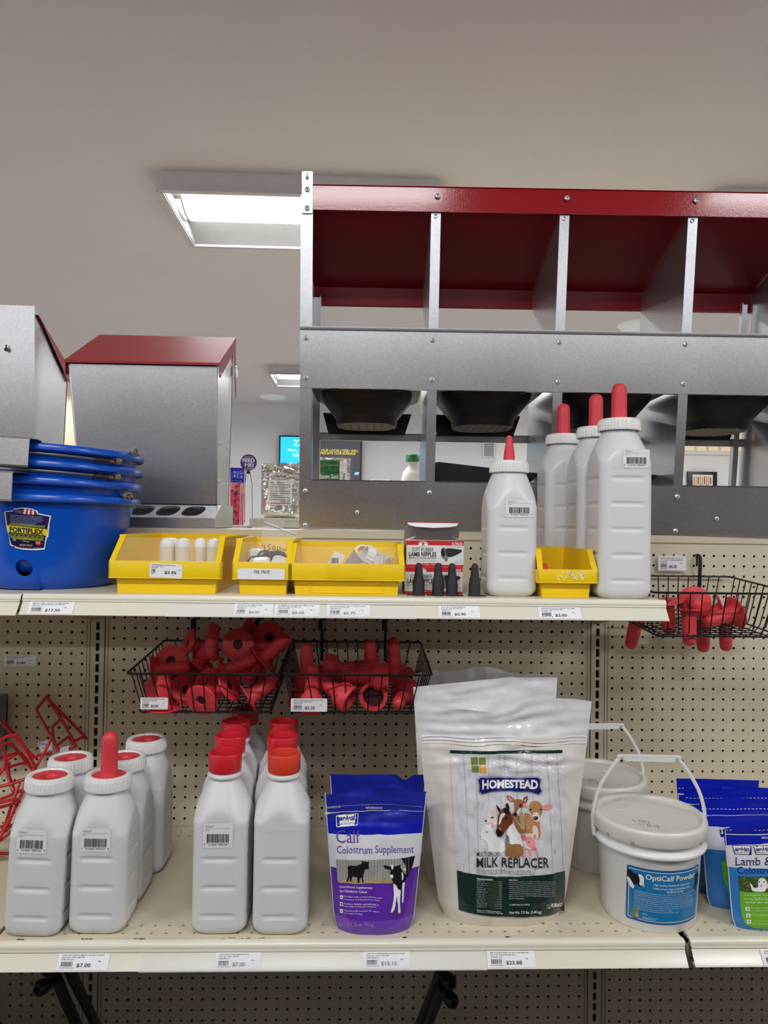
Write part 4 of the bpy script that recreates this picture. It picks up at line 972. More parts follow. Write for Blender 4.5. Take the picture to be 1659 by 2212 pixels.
mb.use('p_navy'); poly(mb, [SP(*p) for p in ((125, 205), (580, 250), (560, 370), (130, 345))], ST_, .0009, .006)
mb.use('p_olive'); poly(mb, [SP(*p) for p in ((125, 330), (565, 352), (560, 380), (120, 360))], ST_, .0010, .006); poly(mb, [SP(*p) for p in ((135, 455), (545, 480), (535, 545), (140, 515))], ST_, .0010, .006)
for i in range(7):
    mb.use('p_flagred' if i % 2 == 0 else 'wht'); poly(mb, [SP(*p) for p in ((285 + i * 26, 212 + i), (310 + i * 26, 214 + i), (330 + i * 22, 150 + i * 3), (308 + i * 22, 148 + i * 3))], ST_, .0011 + .00002 * i, .006)
mb.use('p_navy'); poly(mb, [SP(*p) for p in ((200, 160), (300, 148), (285, 215), (205, 190))], ST_, .0013, .006)
mb.use('wht')
for i in range(5):
    for j in range(3): poly(mb, [SP(215 + i * 17 + a, 168 + j * 15 + i * 1 + b) for a, b in ((-3, -3), (3, -3), (3, 3), (-3, 3))], ST_, .0015, 1)
def stx(s, x0, y0, x1, y1, m, off=.0016, bold=0., res=1, dy=0):
    mb.use(m); a = SP(x0, y1); b = SP(x1, y0); sl = dy / 5.925 / 1085
    text(mb, s, (a[0], a[1], b[0], b[1]), ST_, off, bold, res, warp=(lambda x, z: (x, z - sl * (x - a[0]) / (b[0] - a[0]))))
for i, s in enumerate(('• 8 Qt. specialty calf feeder with graduated markings', 'Mangeoire pour veaux avec repères gradués', '• Includes nipple assembly and metal hanger hooks', 'Comprend un ensemble de tétine et crochets', '• Replacement parts sold separately', 'Pièces de rechange vendues séparément')):
    stx(s, 135 + 15 * (i % 2), 222 + i * 19, 470 + 75 * (i < 4) - 20 * (i % 2), 234 + i * 19, 'wht', dy=20)
mb.use('p_yellow'); poly(mb, [SP(*p) for p in ((92, 358), (602, 395), (575, 475), (108, 440))], ST_, .0014, .006)
mb.use('p_black'); 
for e0, e1 in (((90, 352), (605, 390)), ((106, 442), (576, 478))): poly(mb, [SP(*e0), SP(*e1), SP(e1[0], e1[1] + 5), SP(e0[0], e0[1] + 5)], ST_, .0016, .006)
stx('FORTIFLEX', 132, 372, 548, 440, 'p_nvy2', .0018, .035, 2, dy=28)
for i in range(7):
    mb.use('p_black'); x = 150 + i * 55; y = 462 + i * 4
    poly(mb, [SP(x + a, y + b) for a, b in ((0, 8), (8, 4), (24, 4), (30, -2), (36, 2), (30, 10), (30, 24), (26, 24), (25, 14), (10, 14), (9, 24), (5, 24), (5, 12))], ST_, .0016, 1)
for s, x0, y0, x1, y1 in (('8 Qt. Calf Feeder', 255, 505, 420, 522), ('Mangeoire pour veaux 7.6L', 235, 520, 440, 536), ('CFB-8Z', 290, 540, 370, 555)): stx(s, x0, y0, x1, y1, 'p_yellow', dy=8)
stx('BPA FREE', 460, 552, 505, 582, 'wht', .0020)
mb.use('p_flagred'); poly(mb, [(SP(482, 566)[0] + (.0062 if k % 2 else .0045) * math.cos(k * math.pi / 9), SP(482, 566)[1] + (.0062 if k % 2 else .0045) * math.sin(k * math.pi / 9)) for k in range(18)], ST_, .0017, .01)
mb.use('p_dirt'); poly(mb, [SP(*p) for p in ell(190, 530, 26, 24)], ST_, .0016, .01)
mb.use('wht'); stx('RÉSINE VIERGE', 258, 585, 410, 605, 'wht', dy=4)
mb.use('p_flagred')
for k in range(9):
    y = 262 + k * 38; xx = 600 - k * 7 ; poly(mb, [SP(xx - 12, y), SP(xx, y + 8), SP(xx - 12, y + 20), SP(xx - 20, y + 12)], ST_, .0012, 1)
    poly(mb, [SP(92 + k * 4, y - 42), SP(100 + k * 4, y - 34), SP(96 + k * 4, y - 22), SP(88 + k * 4, y - 30)], ST_, .0012, 1)
    poly(mb, [SP(160 + k * 42, 618 + k * 1), SP(175 + k * 42, 610 + k), SP(190 + k * 42, 620 + k), SP(175 + k * 42, 628 + k)], ST_, .0012, 1)
obj('sticker', mb, None, rt, ang=0, fix=False, label='shield-shaped sticker with a flag and yellow name band')

# ---------------- yellow bins ----------------
def bin_(name, label, loc, rz, w, d, h, lip, ly, band=.031, fo=.010, window=True, m='yellow'):
    r = thing(name, label, 'bin', loc, rz)
    t = .0024; wt = w / 2; wb = w / 2 - .007
    mb = MB(); mb.use(m)
    # side walls as slanted profiles (y,z)
    for s in (-1, 1):
        prof = [(.006, 0), (d - .004, 0), (d, h), (ly, h), (.001, lip), (.003, band)]
        vs = [(s * (wb + (wt - wb) * (p[1] / h)), p[0], p[1]) for p in prof] + [(s * (wb + (wt - wb) * (p[1] / h) - t), p[0], p[1]) for p in prof]
        tr = tessellate_polygon([[Vector((p[0], p[1], 0)) for p in prof]]); n = len(prof)
        mb.add(vs, [tuple(q) for q in tr] + [tuple(n + i for i in q)[::-1] for q in tr] + [(i, (i + 1) % n, n + (i + 1) % n, n + i) for i in range(n)])
        # front flange of the side wall
        a, b = Vector((s * (wt + .0055), -fo + .001, lip)), Vector((s * (wt + .003), ly - fo * .4, h))
        mb.add([a, a + Vector((-s * .011, 0, 0)), b + Vector((-s * .011, 0, 0)), b, a + Vector((0, t, 0)), a + Vector((-s * .011, t, 0)), b + Vector((-s * .011, t, 0)), b + Vector((0, t, 0))], [(0, 1, 2, 3), (4, 7, 6, 5), (0, 3, 7, 4), (1, 5, 6, 2), (3, 2, 6, 7), (0, 4, 5, 1)])
        mb.bbox(s * (wt + .0045) - .0015, s * (wt + .0045) + .0015, ly - .002, d + .001, h - .005, h, .0006)
    mb.box(-wb, wb, .006, d - .004, 0, t)                                   # floor
    mb.add([(-wb, d - .004, 0), (wb, d - .004, 0), (wt, d, h), (-wt, d, h), (-wb, d - .004 - t, 0), (wb, d - .004 - t, 0), (wt, d - t, h), (-wt, d - t, h)], [(0, 1, 2, 3), (4, 7, 6, 5), (0, 4, 5, 1), (3, 2, 6, 7), (0, 3, 7, 4), (1, 5, 6, 2)])
    mb.bbox(-wb, wb, .004, .0066, 0, band + .003, .0006)                   # lower front
    mb.bbox(-wt - .006, wt + .006, -fo, -fo + .0025, band, lip, .0009)     # label band
    mb.bbox(-wt - .006, wt + .006, -fo, .006, band - .002, band + .0004, .0006)
    mb.bbox(-wt - .006, -wt - .0035, -fo, .012, band, lip, .0006); mb.bbox(wt + .0035, wt + .006, -fo, .012, band, lip, .0006)
    mb.bbox(-wt - .004, wt + .004, -fo + .0005, -fo + .0045, lip - .002, lip + .001, .0006)
    obj('bin_body', mb, None, r, ang=30)
    if window:
        win = MB(); 
        for q in range(1): win.add([(-wt + .004, -fo + .004, lip), (wt - .004, -fo + .004, lip), (wt - .004, ly - fo * .4, h - .006), (-wt + .004, ly - fo * .4, h - .006)], [(0, 1, 2, 3)])
        obj('clear_window', win, 'clear', r, ang=0, fix=False, label='clear plastic window insert')
    return r
def place(px0, px1, Yf): return (at(px0, 1280, Yf).x, at(px1, 1280, Yf).x)
YF = -.365
a, b = place(252, 464, YF); w1 = b - a
b1 = bin_('storage_bin', 'wide yellow bin holding white nipples and a sticker reading $3.95', ((a + b) / 2, YF, Z1), 0, w1 + .014, .33, .112, .062, .052)
a, b = place(517, 617, YF); b2 = bin_('storage_bin', 'narrow yellow bin labelled PAIL VALVE with a clear zip bag', ((a + b) / 2, YF, Z1), 0, b - a + .014, .26, .107, .062, .030)
a, b = place(638, 858, YF); b3 = bin_('storage_bin', 'widest yellow bin holding white caps and paper cards', ((a + b) / 2, YF, Z1), 0, b - a + .016, .20, .100, .061, .028)
a, b = place(1172, 1274, YF); b4 = bin_('storage_bin', 'smallest yellow bin between the milky bottles with torn label remains', ((a + b) / 2, YF, Z1), 0, b - a + .014, .20, .095, .055, .024, window=False)
# recessed panel on the wide bin
mb = MB(); 
q0, q1 = at(668, 1280, YF).x - b3.location.x, at(830, 1280, YF).x - b3.location.x
for aa in ((q0, q1, .0025, .004, .0255, .0275), (q0, q1, .0025, .004, .004, .006), (q0, q0 + .002, .0025, .004, .006, .0255), (q1 - .002, q1, .0025, .004, .006, .0255)): mb.bbox(*aa, .0004)
obj('front_frame', mb, 'yellow', b3)
mb = MB().bbox(at(708, 1230, YF).x - b3.location.x, at(792, 1230, YF).x - b3.location.x, -.0112, -.0098, .033, .060, .0004); obj('tape_patch', mb, 'yellow', b3)
# torn label on small bin
mb = MB(); rg = random.Random(2)
for i in range(26):
    x = rg.uniform(-.022, .030); z = rg.uniform(.036, .050); l_ = rg.uniform(.002, .006); q = rg.uniform(-.8, .8)
    mb.add([(x, -.0104, z), (x + l_, -.0104, z + l_ * q), (x + l_, -.0104, z + l_ * q + .0022), (x, -.0104, z + .0018)], [(0, 1, 2, 3)])
obj('label_remains', mb, 'wht', b4, ang=0, fix=False)
# stickers
def stick(root, px0, py0, px1, py1, Y, m='paper', rad=.003, rot=0, nm='sticker', thick=.0005):
    a = at(px0, py1, Y); b = at(px1, py0, Y); L = root.location; x0, z0, x1, z1_ = a.x - L.x, a.z - L.z, b.x - L.x, b.z - L.z
    mb = MB(); cx, cz = (x0 + x1) / 2, (z0 + z1_) / 2; c, s = math.cos(rot), math.sin(rot)
    tf = lambda x, z: (cx + (x - cx) * c - (z - cz) * s, cz + (x - cx) * s + (z - cz) * c)
    mb.prism([tf(*p) for p in rrect(x0, z0, x1, z1_, rad)], 'y', Y - L.y - thick, Y - L.y)
    obj(nm, mb, m, root, ang=0)
    def fn(u, v, off=0): p = tf(x0 + u, z0 + v); return Vector((p[0], Y - L.y - thick - off, p[1]))
    return fn, x1 - x0, z1_ - z0
fn, w, h = stick(b1, 323, 1218, 394, 1248, YF - .0102, rot=-.045)
mb = MB(); mb.use('ink')
for i, s in enumerate(('NIPPLE BLACK FOR MILK PAIL', 'Prod: UF6 BUK', '9813003')): text(mb, s, (w * .06, h * (.86 - .1 * i), w * (.06 + .028 * len(s)), h * (.93 - .1 * i)), fn, .0003, .01, 1)
bars(mb, w * .06, h * .32, w * .18, h * .6, fn, .0003, 12, 5); text(mb, 'GFM', (w * .05, h * .2, w * .13, h * .28), fn, .0003); text(mb, '$3.95', (w * .46, h * .25, w * .82, h * .5), fn, .0003, .02); text(mb, 'EA', (w * .88, h * .55, w * .94, h * .63), fn)
obj('sticker_print', mb, None, b1, ang=0, fix=False)
fn, w, h = stick(b2, 513, 1229, 615, 1251, YF - .0102, nm='bin_label')
mb = MB(); mb.use('ink'); text(mb, 'PAIL VALVE', (w * .35, h * .56, w * .68, h * .86), fn, .0003, .01); obj('label_print', mb, None, b2, ang=0, fix=False)

# ---------------- rubber nipples ----------------
def nip_mesh(name, prof, mt, n=28, extra=None):
    mb = MB(); mb.use(mt); mb.lathe(prof, n)
    if extra: extra(mb)
    return mb
TUBE = [(.0142, .030), (.0138, .050), (.0132, .062), (.0122, .068), (.0088, .0725), (.004, .0745), (0, .075)]
SCREW = [(0, .040), (.0075, .038), (.0095, .030), (.0100, .001), (.0104, 0), (.0320, 0), (.0335, .0008), (.0338, .0022), (.0328, .0034), (.022, .0036), (.0175, .0055), (.0155, .011), (.0148, .018)] + TUBE
CUP = [(0, .024), (.019, .023), (.0215, .018), (.0215, .001), (.0222, 0), (.0290, 0), (.0297, .001), (.0297, .006), (.0282, .0068), (.0278, .022), (.0262, .028), (.019, .034), (.016, .038), (.0145, .046)] + [(r, z + .022) for r, z in TUBE]
BUCKN = [(0, 0), (.0150, 0), (.0150, .062), (.0142, .070), (.0105, .0765), (.005, .079), (0, .0795)]
def q_dir(d, spin=0): return Vector(d).to_track_quat('Z', 'Y') @ Quaternion((0, 0, 1), spin)
protos = {}
def nipple(kind, label, pos, d, group=None, parent=None, mt='rubber', spin=0):
    key = (kind, mt)
    if key not in protos:
        prof = {'screw': SCREW, 'cup': CUP, 'white': BUCKN}[kind]
        r = thing('feeding_nipple', label, 'nipple'); 
        mb = MB(); mb.use(mt); mb.lathe(prof, 28)
        if kind == 'screw': mb.lathe([(0, .0), (.0022, .0), (.0018, .0028), (0, .0034)], 8, Matrix.Translation((.0235, .004, 0)) @ Matrix.Rotation(math.pi, 4, 'X'))
        obj('rubber_body', mb, None, r, ang=50)
        if kind == 'screw': obj('hollow_shade', MB().lathe([(0, .004), (.0098, .004)], 20), 'rubber_shade', r, ang=0)  # dark disc painting the shade inside the nipple
        if kind == 'cup': obj('hollow_shade', MB().lathe([(0, .012), (.0212, .012)], 20), 'rubber_shade', r, ang=0)
        protos[key] = r
    else: r = dup(protos[key], label=label)
    r.location = pos; r.rotation_mode = 'QUATERNION'; r.rotation_quaternion = q_dir(d, spin); sc_ = 1.05 if kind == 'screw' else 1.03; r.scale = (sc_,) * 3
    r['label'] = label
    if group: r['group'] = group
    elif 'group' in r: del r['group']
    return r
# white nipples standing in bin 1
for i, (px, dy, sc, lb) in enumerate(((361, .075, 1, 'leftmost white nipple standing in the wide yellow bin'), (371, .105, .98, 'white nipple half hidden behind the leftmost one in the wide yellow bin'), (395, .07, 1, 'third white nipple from the left in the wide yellow bin'), (432, .085, .86, 'fourth white nipple from the left in the wide yellow bin'), (461, .078, .86, 'rightmost white nipple in the wide yellow bin'))):
    p = at(px, 1200, YF + dy)
    if i == 0:
        r = thing('white_nipple', lb, 'nipple', group='white nipples in the yellow bin'); w0 = r
        mb = MB(); mb.lathe([(0, 0), (.0150, 0), (.0152, .07), (.0152, .085)], 28); obj('rubber_body', mb, 'p_ivory', r)
        obj('tip', MB().lathe([(.0152, .085), (.0146, .092), (.0118, .0985), (.007, .102), (0, .1035)], 28), 'white', r)
    else: r = dup(w0, label=lb)
    r.location = (p.x, YF + dy, Z1 + .0026); r.scale = (sc, sc, 1)
# pale tubes inside small bin 4
for i, (px, py, lb, d) in enumerate(((1205, 1222, 'pink nipple standing nearest in the smallest yellow bin', (.15, -.3, 1)), (1192, 1219, 'pink nipple leaning behind in the smallest yellow bin', (-.35, .2, 1)))):
    Y = YF + .055 + .03 * i; p = at(px, py + 6, Y)
    mb = MB().lathe([(0, 0), (.011, 0), (.0075, .006), (.0068, .03), (.0062, .044), (.004, .049), (0, .0505)], 20); o = obj('lamb_nipple', mb, 'rubber'); o.location = (p.x, Y, Z1 + .004 + .012 * i); o.rotation_mode = 'QUATERNION'; o.rotation_quaternion = q_dir(d); tag(o, lb, 'nipple', 'pink nipples in the smallest bin')
# black lamb nipples
proto = None
for i, (px, lb, tabd) in enumerate(((904, 'leftmost black rubber lamb nipple before the small boxes', -1), (946, 'second black rubber lamb nipple from the left', -.9), (976, 'third black rubber lamb nipple from the left, close beside the second', 1), (1025, 'rightmost black rubber lamb nipple, right of the small boxes', 1))):
    p = at(px, 1280, YF + .015)
    if proto is None:
        r = thing('lamb_nipple', lb, 'nipple', group='black lamb nipples'); proto = r
        obj('rubber_body', MB().lathe([(0, .02), (.0085, .018), (.0088, .0), (.0128, 0), (.0133, .0008), (.0130, .0022), (.0118, .003), (.0115, .006), (.0117, .022), (.0100, .032), (.0083, .040), (.0072, .055), (.0062, .0605), (.0038, .0635), (0, .0645)], 28), 'blackrub', r)
        obj('pull_tab', MB().prism(smooth([(.010, -.006), (.020, -.0045), (.0235, 0), (.020, .0045), (.010, .006)], 1), 'z', 0, .0022), 'blackrub', r, ang=0)
    else: r = dup(proto, label=lb)
    r.location = (p.x, YF + .015, Z1 + .0002); r.rotation_euler = (0, 0, math.pi if tabd < 0 else -.25)
# ---------------- nipple boxes ----------------
def nbox(label, px0, px1, yt, yb, Y, openlid, z0):
    a = at(px0, yb, Y); b = at(px1, yt, Y); w, h = b.x - a.x, b.z - a.z; d = .085
    h = .0535
    r = thing('carton', label, 'box', (a.x, Y, z0))
    mb = MB(); mb.use('card')
    t = .0008
    mb.box(0, w, 0, t, 0, h); mb.use('kraft').box(0, t, t, d, 0, h).box(w - t, w, t, d, 0, h); mb.use('card').box(0, w, d - t, d, 0, h).box(0, w, 0, d, 0, t)
    if not openlid: mb.box(0, w, 0, d, h - t, h)
    obj('carton_body', mb, None, r, ang=0)
    if openlid:
        l = MB(); l.use('cardgrey'); k = .060
        l.add([(.0, d - .001, h), (w, d - .001, h), (w + .001, d - .03, h + k * .62), (-.001, d - .03, h + k * .62), (.0, d, h), (w, d, h), (w + .001, d - .0285, h + k * .62), (-.001, d - .0285, h + k * .62)], [(0, 1, 2, 3), (4, 7, 6, 5), (0, 3, 7, 4), (1, 5, 6, 2), (3, 2, 6, 7)])
        obj('open_lid', l, None, r, ang=0)
        l = MB(); l.use('wht'); zt = h + k * .62; pts = [(.003, zt), (w - .003, zt), (w - .008, zt - .007), (w - .022, zt - .0095), (w * .5, zt - .0115), (.022, zt - .0095), (.008, zt - .006)]
        l.add([(p[0], d - .032 - (zt - p[1]) * .5, p[1]) for p in pts], [tuple(range(len(pts)))])
        l.use('printred').box(-.001, w + .001, d - .034, d - .028, zt, zt + .0012); obj('tuck_flap', l, None, r, ang=0, fix=False)
        l = MB(); l.use('card'); l.add([(.0, .0, h), (.0, d, h), (.022, d * .4, h + .009), (.012, .002, h + .003)], [(0, 1, 2, 3)]); l.add([(w, .0, h), (w, d, h), (w - .022, d * .4, h + .009), (w - .012, .002, h + .003)], [(0, 1, 2, 3)]); obj('side_flap', l, None, r, ang=0, fix=False)
    fn = lambda x, z, off=0: Vector((x, -off, z)); U = lambda x0, y0, x1, y1: ((x0 - 275) / 1020 * w, (860 - y1) / 460 * h, (x1 - 275) / 1020 * w, (860 - y0) / 460 * h)
    mb = MB(); mb.use('printred'); rect(mb, *U(275, 400, 1295, 478), fn, .0003, 9); rect(mb, *U(275, 815, 1295, 860), fn, .0003, 9)
    pl = U(555, 790, 905, 830); poly(mb, rrect(*pl, .0019), fn, .0004, 9)
    mb.use('wht'); poly(mb, ell((U(570, 0, 570, 0)[0]), (860 - 460) / 460 * h, 88 / 1020 * w, 46 / 460 * h, 28), fn, .0005, 9)
    text(mb, '12 PACK', U(1085, 425, 1275, 470), fn, .0006, .03); text(mb, '• Flexible   • Roam-Crack', U(570, 800, 890, 820), fn, .0006)
    mb.use('printred'); poly(mb, ell((U(570, 0, 570, 0)[0]), (860 - 460) / 460 * h, 80 / 1020 * w, 39 / 460 * h, 28), fn, .00055, 9)
    mb.use('wht'); poly(mb, ell((U(570, 0, 570, 0)[0]), (860 - 460) / 460 * h, 77 / 1020 * w, 36 / 460 * h, 28), fn, .0006, 9)
    mb.use('printred'); poly(mb, [(x, z) for x, z in [(U(px_, 0, 0, 0)[0], (860 - py_) / 460 * h) for px_, py_ in ((545, 435), (560, 430), (570, 420), (580, 430), (597, 435), (582, 450), (590, 492), (578, 492), (570, 465), (562, 492), (548, 492), (556, 450))]], fn, .0007, 9)
    mb.use('ink'); text(mb, 'LITTLE', U(500, 432, 550, 450), fn, .0007); text(mb, 'GIANT', U(590, 435, 640, 458), fn, .0007)
    text(mb, 'SOFT RUBBER', U(372, 522, 758, 588), fn, .0004, .0); text(mb, 'LAMB NIPPLES', U(320, 598, 808, 678), fn, .0004, .025)
    text(mb, 'BIBERONES DE CAUCHO BLANDO PARA CORDEROS', U(316, 690, 810, 714), fn, .0004, .01, 1)
    mb.use('ink_soft'); text(mb, 'Perfect for lambs, kids, piglets, and other animals.', U(306, 728, 822, 748), fn, .0004, 0, 1); text(mb, 'Perfecto para corderos y otros animales', U(370, 754, 760, 770), fn, .0004, 0, 1)
    text(mb, 'PERFECT\nFOR SMALL\nNECK\nBOTTLES', U(1150, 740, 1225, 800), fn, .0004, 0, 1)
    rect(mb, *U(1240, 735, 1265, 805), fn, .0004, 9); mb.use('wht'); rect(mb, *U(1244, 745, 1261, 800), fn, .0005, 9)
    mb.use('printred'); text(mb, 'PAQUETE DE 12 UNIDADES', U(980, 497, 1270, 515), fn, .0004, 0, 1)
    g = lambda *pp: [((x - 275) / 1020 * w, (860 - y) / 460 * h) for x, y in pp]
    mb.use('p_wood2'); poly(mb, smooth(g((885, 600), (900, 530), (930, 508), (975, 530), (985, 600), (1015, 690), (1010, 750), (975, 770), (950, 720), (900, 690)), 2), fn, .0004, 9)
    mb.use('blackrub'); poly(mb, smooth(g((960, 525), (1090, 530), (1200, 545), (1250, 550), (1268, 570), (1255, 595), (1120, 665), (1020, 690), (985, 640)), 2), fn, .0005, 9)
    mb.use('p_wood2'); poly(mb, ell(*g((932, 605))[0], 42 / 1020 * w, 88 / 460 * h, 24, .1), fn, .0006, 9)
    mb.use('p_black'); poly(mb, ell(*g((928, 605))[0], 32 / 1020 * w, 72 / 460 * h, 24, .1), fn, .0007, 9)
    obj('box_print', mb, None, r, ang=0, fix=False)
    return r, h
YB = YF + .045
r_, hh = nbox('lower red and white carton of lamb nipples, partly hidden behind black nipples', 891, 1014, 0, 0, YB, False, Z1 + .0002)
r_, hh = nbox('upper open red and white carton of lamb nipples with raised lid', 894, 1016, 0, 0, YB + .004, True, Z1 + .0004 + hh)

# ---------------- contents of the narrow and wide bins ----------------
L = b2.location
def part(nm, mb, m, px, py, Y, rot, lb, cat, group=None, z=None, parts=None, **k):
    p = at(px, py, Y); r = obj(nm, mb, m, **k); r.location = (p.x, Y, p.z if z is None else z); r.rotation_euler = rot; tag(r, lb, cat, group); return r
def valve(px, py, Y, rot, lb, strap):
    p = at(px, py, Y); r = thing('pail_valve', lb, 'valve', (p.x, Y, p.z), group='white pail valves', rot=rot)
    mb = MB(); mb.lathe([(0, 0), (.016, 0), (.021, .003), (.0225, .012), (.0225, .030), (.019, .036), (.010, .038), (0, .038)], 8); obj('valve_body', mb, 'white', r, ang=20)
    if strap: obj('rubber_strap', MB().tube([(-.0235, 0, .004), (-.0235, 0, .032), (-.018, 0, .0385), (.012, 0, .040), (.024, 0, .034)], .0016, 6), 'blackrub', r)
valve(563, 1243, YF + .045, (.15, -.05, .2), 'white pail valve with a black strap, front left in the narrow yellow bin', True)
valve(597, 1243, YF + .040, (-.2, .5, .5), 'white pail valve at the right of the narrow yellow bin', True)
valve(555, 1225, YF + .085, (.1, .1, .8), 'white pail valve standing behind the strapped one in the narrow yellow bin', False)
def oring(i, px, py, Y, d):
    p = at(px, py, Y); r = obj('rubber_ring', MB().tube([(.0125 * math.cos(a), .0125 * math.sin(a), 0) for a in [j * math.pi / 10 for j in range(20)]], .0023, 8, closed=True), 'blackrub'); r.location = (p.x, Y, p.z); r.rotation_mode = 'QUATERNION'; r.rotation_quaternion = q_dir(d); tag(r, 'black rubber ring in the clear zip bag', 'ring', 'black rubber rings in the zip bag'); return r
for i, (px, py) in enumerate(((571, 1202), (580, 1207), (589, 1204), (597, 1208), (605, 1205), (610, 1212), (586, 1211), (600, 1203))):
    oring(i, px, py, YF + .062 + .004 * (i % 4), (.3 * math.sin(i * 2.1), -1, .5 * math.cos(i * 1.7)))
bg = thing('zip_bag', 'clear zip bag marked 4500 with black rings, standing in the narrow yellow bin', 'bag', tuple(at(592, 1215, YF + .06)))
BL = bg.location; g2 = lambda px, py: (at(px, py, BL.y).x - BL.x, at(px, py, BL.y).z - BL.z)
A_, B_, C_, D_ = g2(557, 1212), g2(617, 1218), g2(642, 1153), g2(570, 1124)
def bagp(u, v, y):
    x = (A_[0] * (1 - u) + B_[0] * u) * (1 - v) + (D_[0] * (1 - u) + C_[0] * u) * v; z = (A_[1] * (1 - u) + B_[1] * u) * (1 - v) + (D_[1] * (1 - u) + C_[1] * u) * v
    e = (1 - abs(2 * u - 1) ** 2) * (1 - v) ** .7
    return Vector((x, y * (.001 + .013 * e) + .003 * noise.noise(Vector((x * 60, z * 60, y))) * (.3 + e), z))
obj('film', MB().grid(lambda u, v: bagp(u, v, -1), 16, 20).grid(lambda u, v: bagp(u, v, 1), 16, 20), 'clear', bg, ang=60, fix=False)
mb = MB(); mb.grid(lambda u, v: bagp(u, .93 + .015 * v, -1.3), 8, 1); obj('zip_strip', mb, 'p_plum', bg, ang=0, fix=False)
mb = MB(); mb.grid(lambda u, v: bagp(u, .94 + .06 * v, -1.1) + Vector((0, -.0005, 0)), 8, 2); obj('bag_top', mb, 'holder', bg, ang=0, fix=False)
mb = MB(); rr = .00075
def hand(pts): mb.tube([Vector((g2(*p)[0], -.0125, g2(*p)[1])) for p in pts], rr, 5)
cv = lambda x, y: (500 + x / 10.37, 1110 + y / 10.37)
for st in ([(715, 660), (710, 720), (765, 730)], [(770, 690), (755, 800)], [(905, 680), (850, 690), (835, 740), (885, 750), (880, 790), (825, 805)], [(960, 720), (935, 770), (955, 805), (995, 780), (990, 730), (960, 720)], [(1050, 735), (1040, 790), (1060, 805)], [(1085, 730), (1115, 765), (1095, 805)], [(1150, 800), (1235, 805)], [(1262, 745), (1262, 780)]): hand([cv(*p) for p in st])
obj('handwriting', mb, 'ink', bg, ang=0)
# wide bin contents
def card(px0, py0, pts, Y, m, lb, nm='paper_card'):
    c = at(px0, py0, Y); mb = MB(); mb.prism([(at(*p, Y).x - c.x, at(*p, Y).z - c.z) for p in pts], 'y', 0, .0006); o = obj(nm, mb, m, ang=0); o.location = c; tag(o, lb, 'card'); return o, c
o, c = card(730, 1215, [(705, 1222), (724, 1190), (746, 1200), (735, 1222)], YF + .05, 'paper', 'white barcode card leaning in the widest yellow bin')
mb = MB(); mb.use('ink'); f3 = lambda x, z, off=0: Vector((x, -off, z)); a0 = at(715, 1218, YF + .05); bars(mb, a0.x - c.x, a0.z - c.z, a0.x - c.x + .016, a0.z - c.z + .012, f3, .0004, 14); obj('card_print', mb, None, o, ang=0, fix=False)
card(760, 1215, [(740, 1222), (765, 1187), (790, 1222)], YF + .045, 'cardgrey', 'beige square card standing on its corner in the widest yellow bin')
def capring(px, py, Y, d, lb, R=.0225, h=.017):
    p = at(px, py, Y); r = thing('screw_cap', lb, 'cap', p, group='white screw caps in the bin'); r.rotation_mode = 'QUATERNION'; r.rotation_quaternion = q_dir(d)
    mb = MB(); n = 60; vs = []
    for z in (0, h):
        for i in range(n): rr = R + (.0009 if i % 3 else -.0002); vs.append((rr * math.cos(2 * math.pi * i / n), rr * math.sin(2 * math.pi * i / n), z))
    for z, q in ((h, R - .004), (0, R - .002)):
        for i in range(n): vs.append((q * math.cos(2 * math.pi * i / n), q * math.sin(2 * math.pi * i / n), z))
    mb.add(vs, [(k * n + i, k * n + (i + 1) % n, (k + 1) % 4 * n + (i + 1) % n, (k + 1) % 4 * n + i) for k in range(4) for i in range(n)]); obj('cap_ring', mb, 'white', r, ang=20)
capring(800, 1208, YF + .060, (-.85, -.25, .45), 'white ribbed screw cap tilted, middle of the widest yellow bin', R=.024)
capring(818, 1216, YF + .055, (.2, -.2, 1), 'white ribbed screw cap at the right end of the pile in the widest yellow bin', R=.020)
capring(782, 1204, YF + .085, (.3, -.7, .6), 'flat white cap half hidden behind the beige card in the widest yellow bin', R=.020)
capring(828, 1222, YF + .09, (0, .1, 1), 'low white cap at the far right in the widest yellow bin', R=.020)
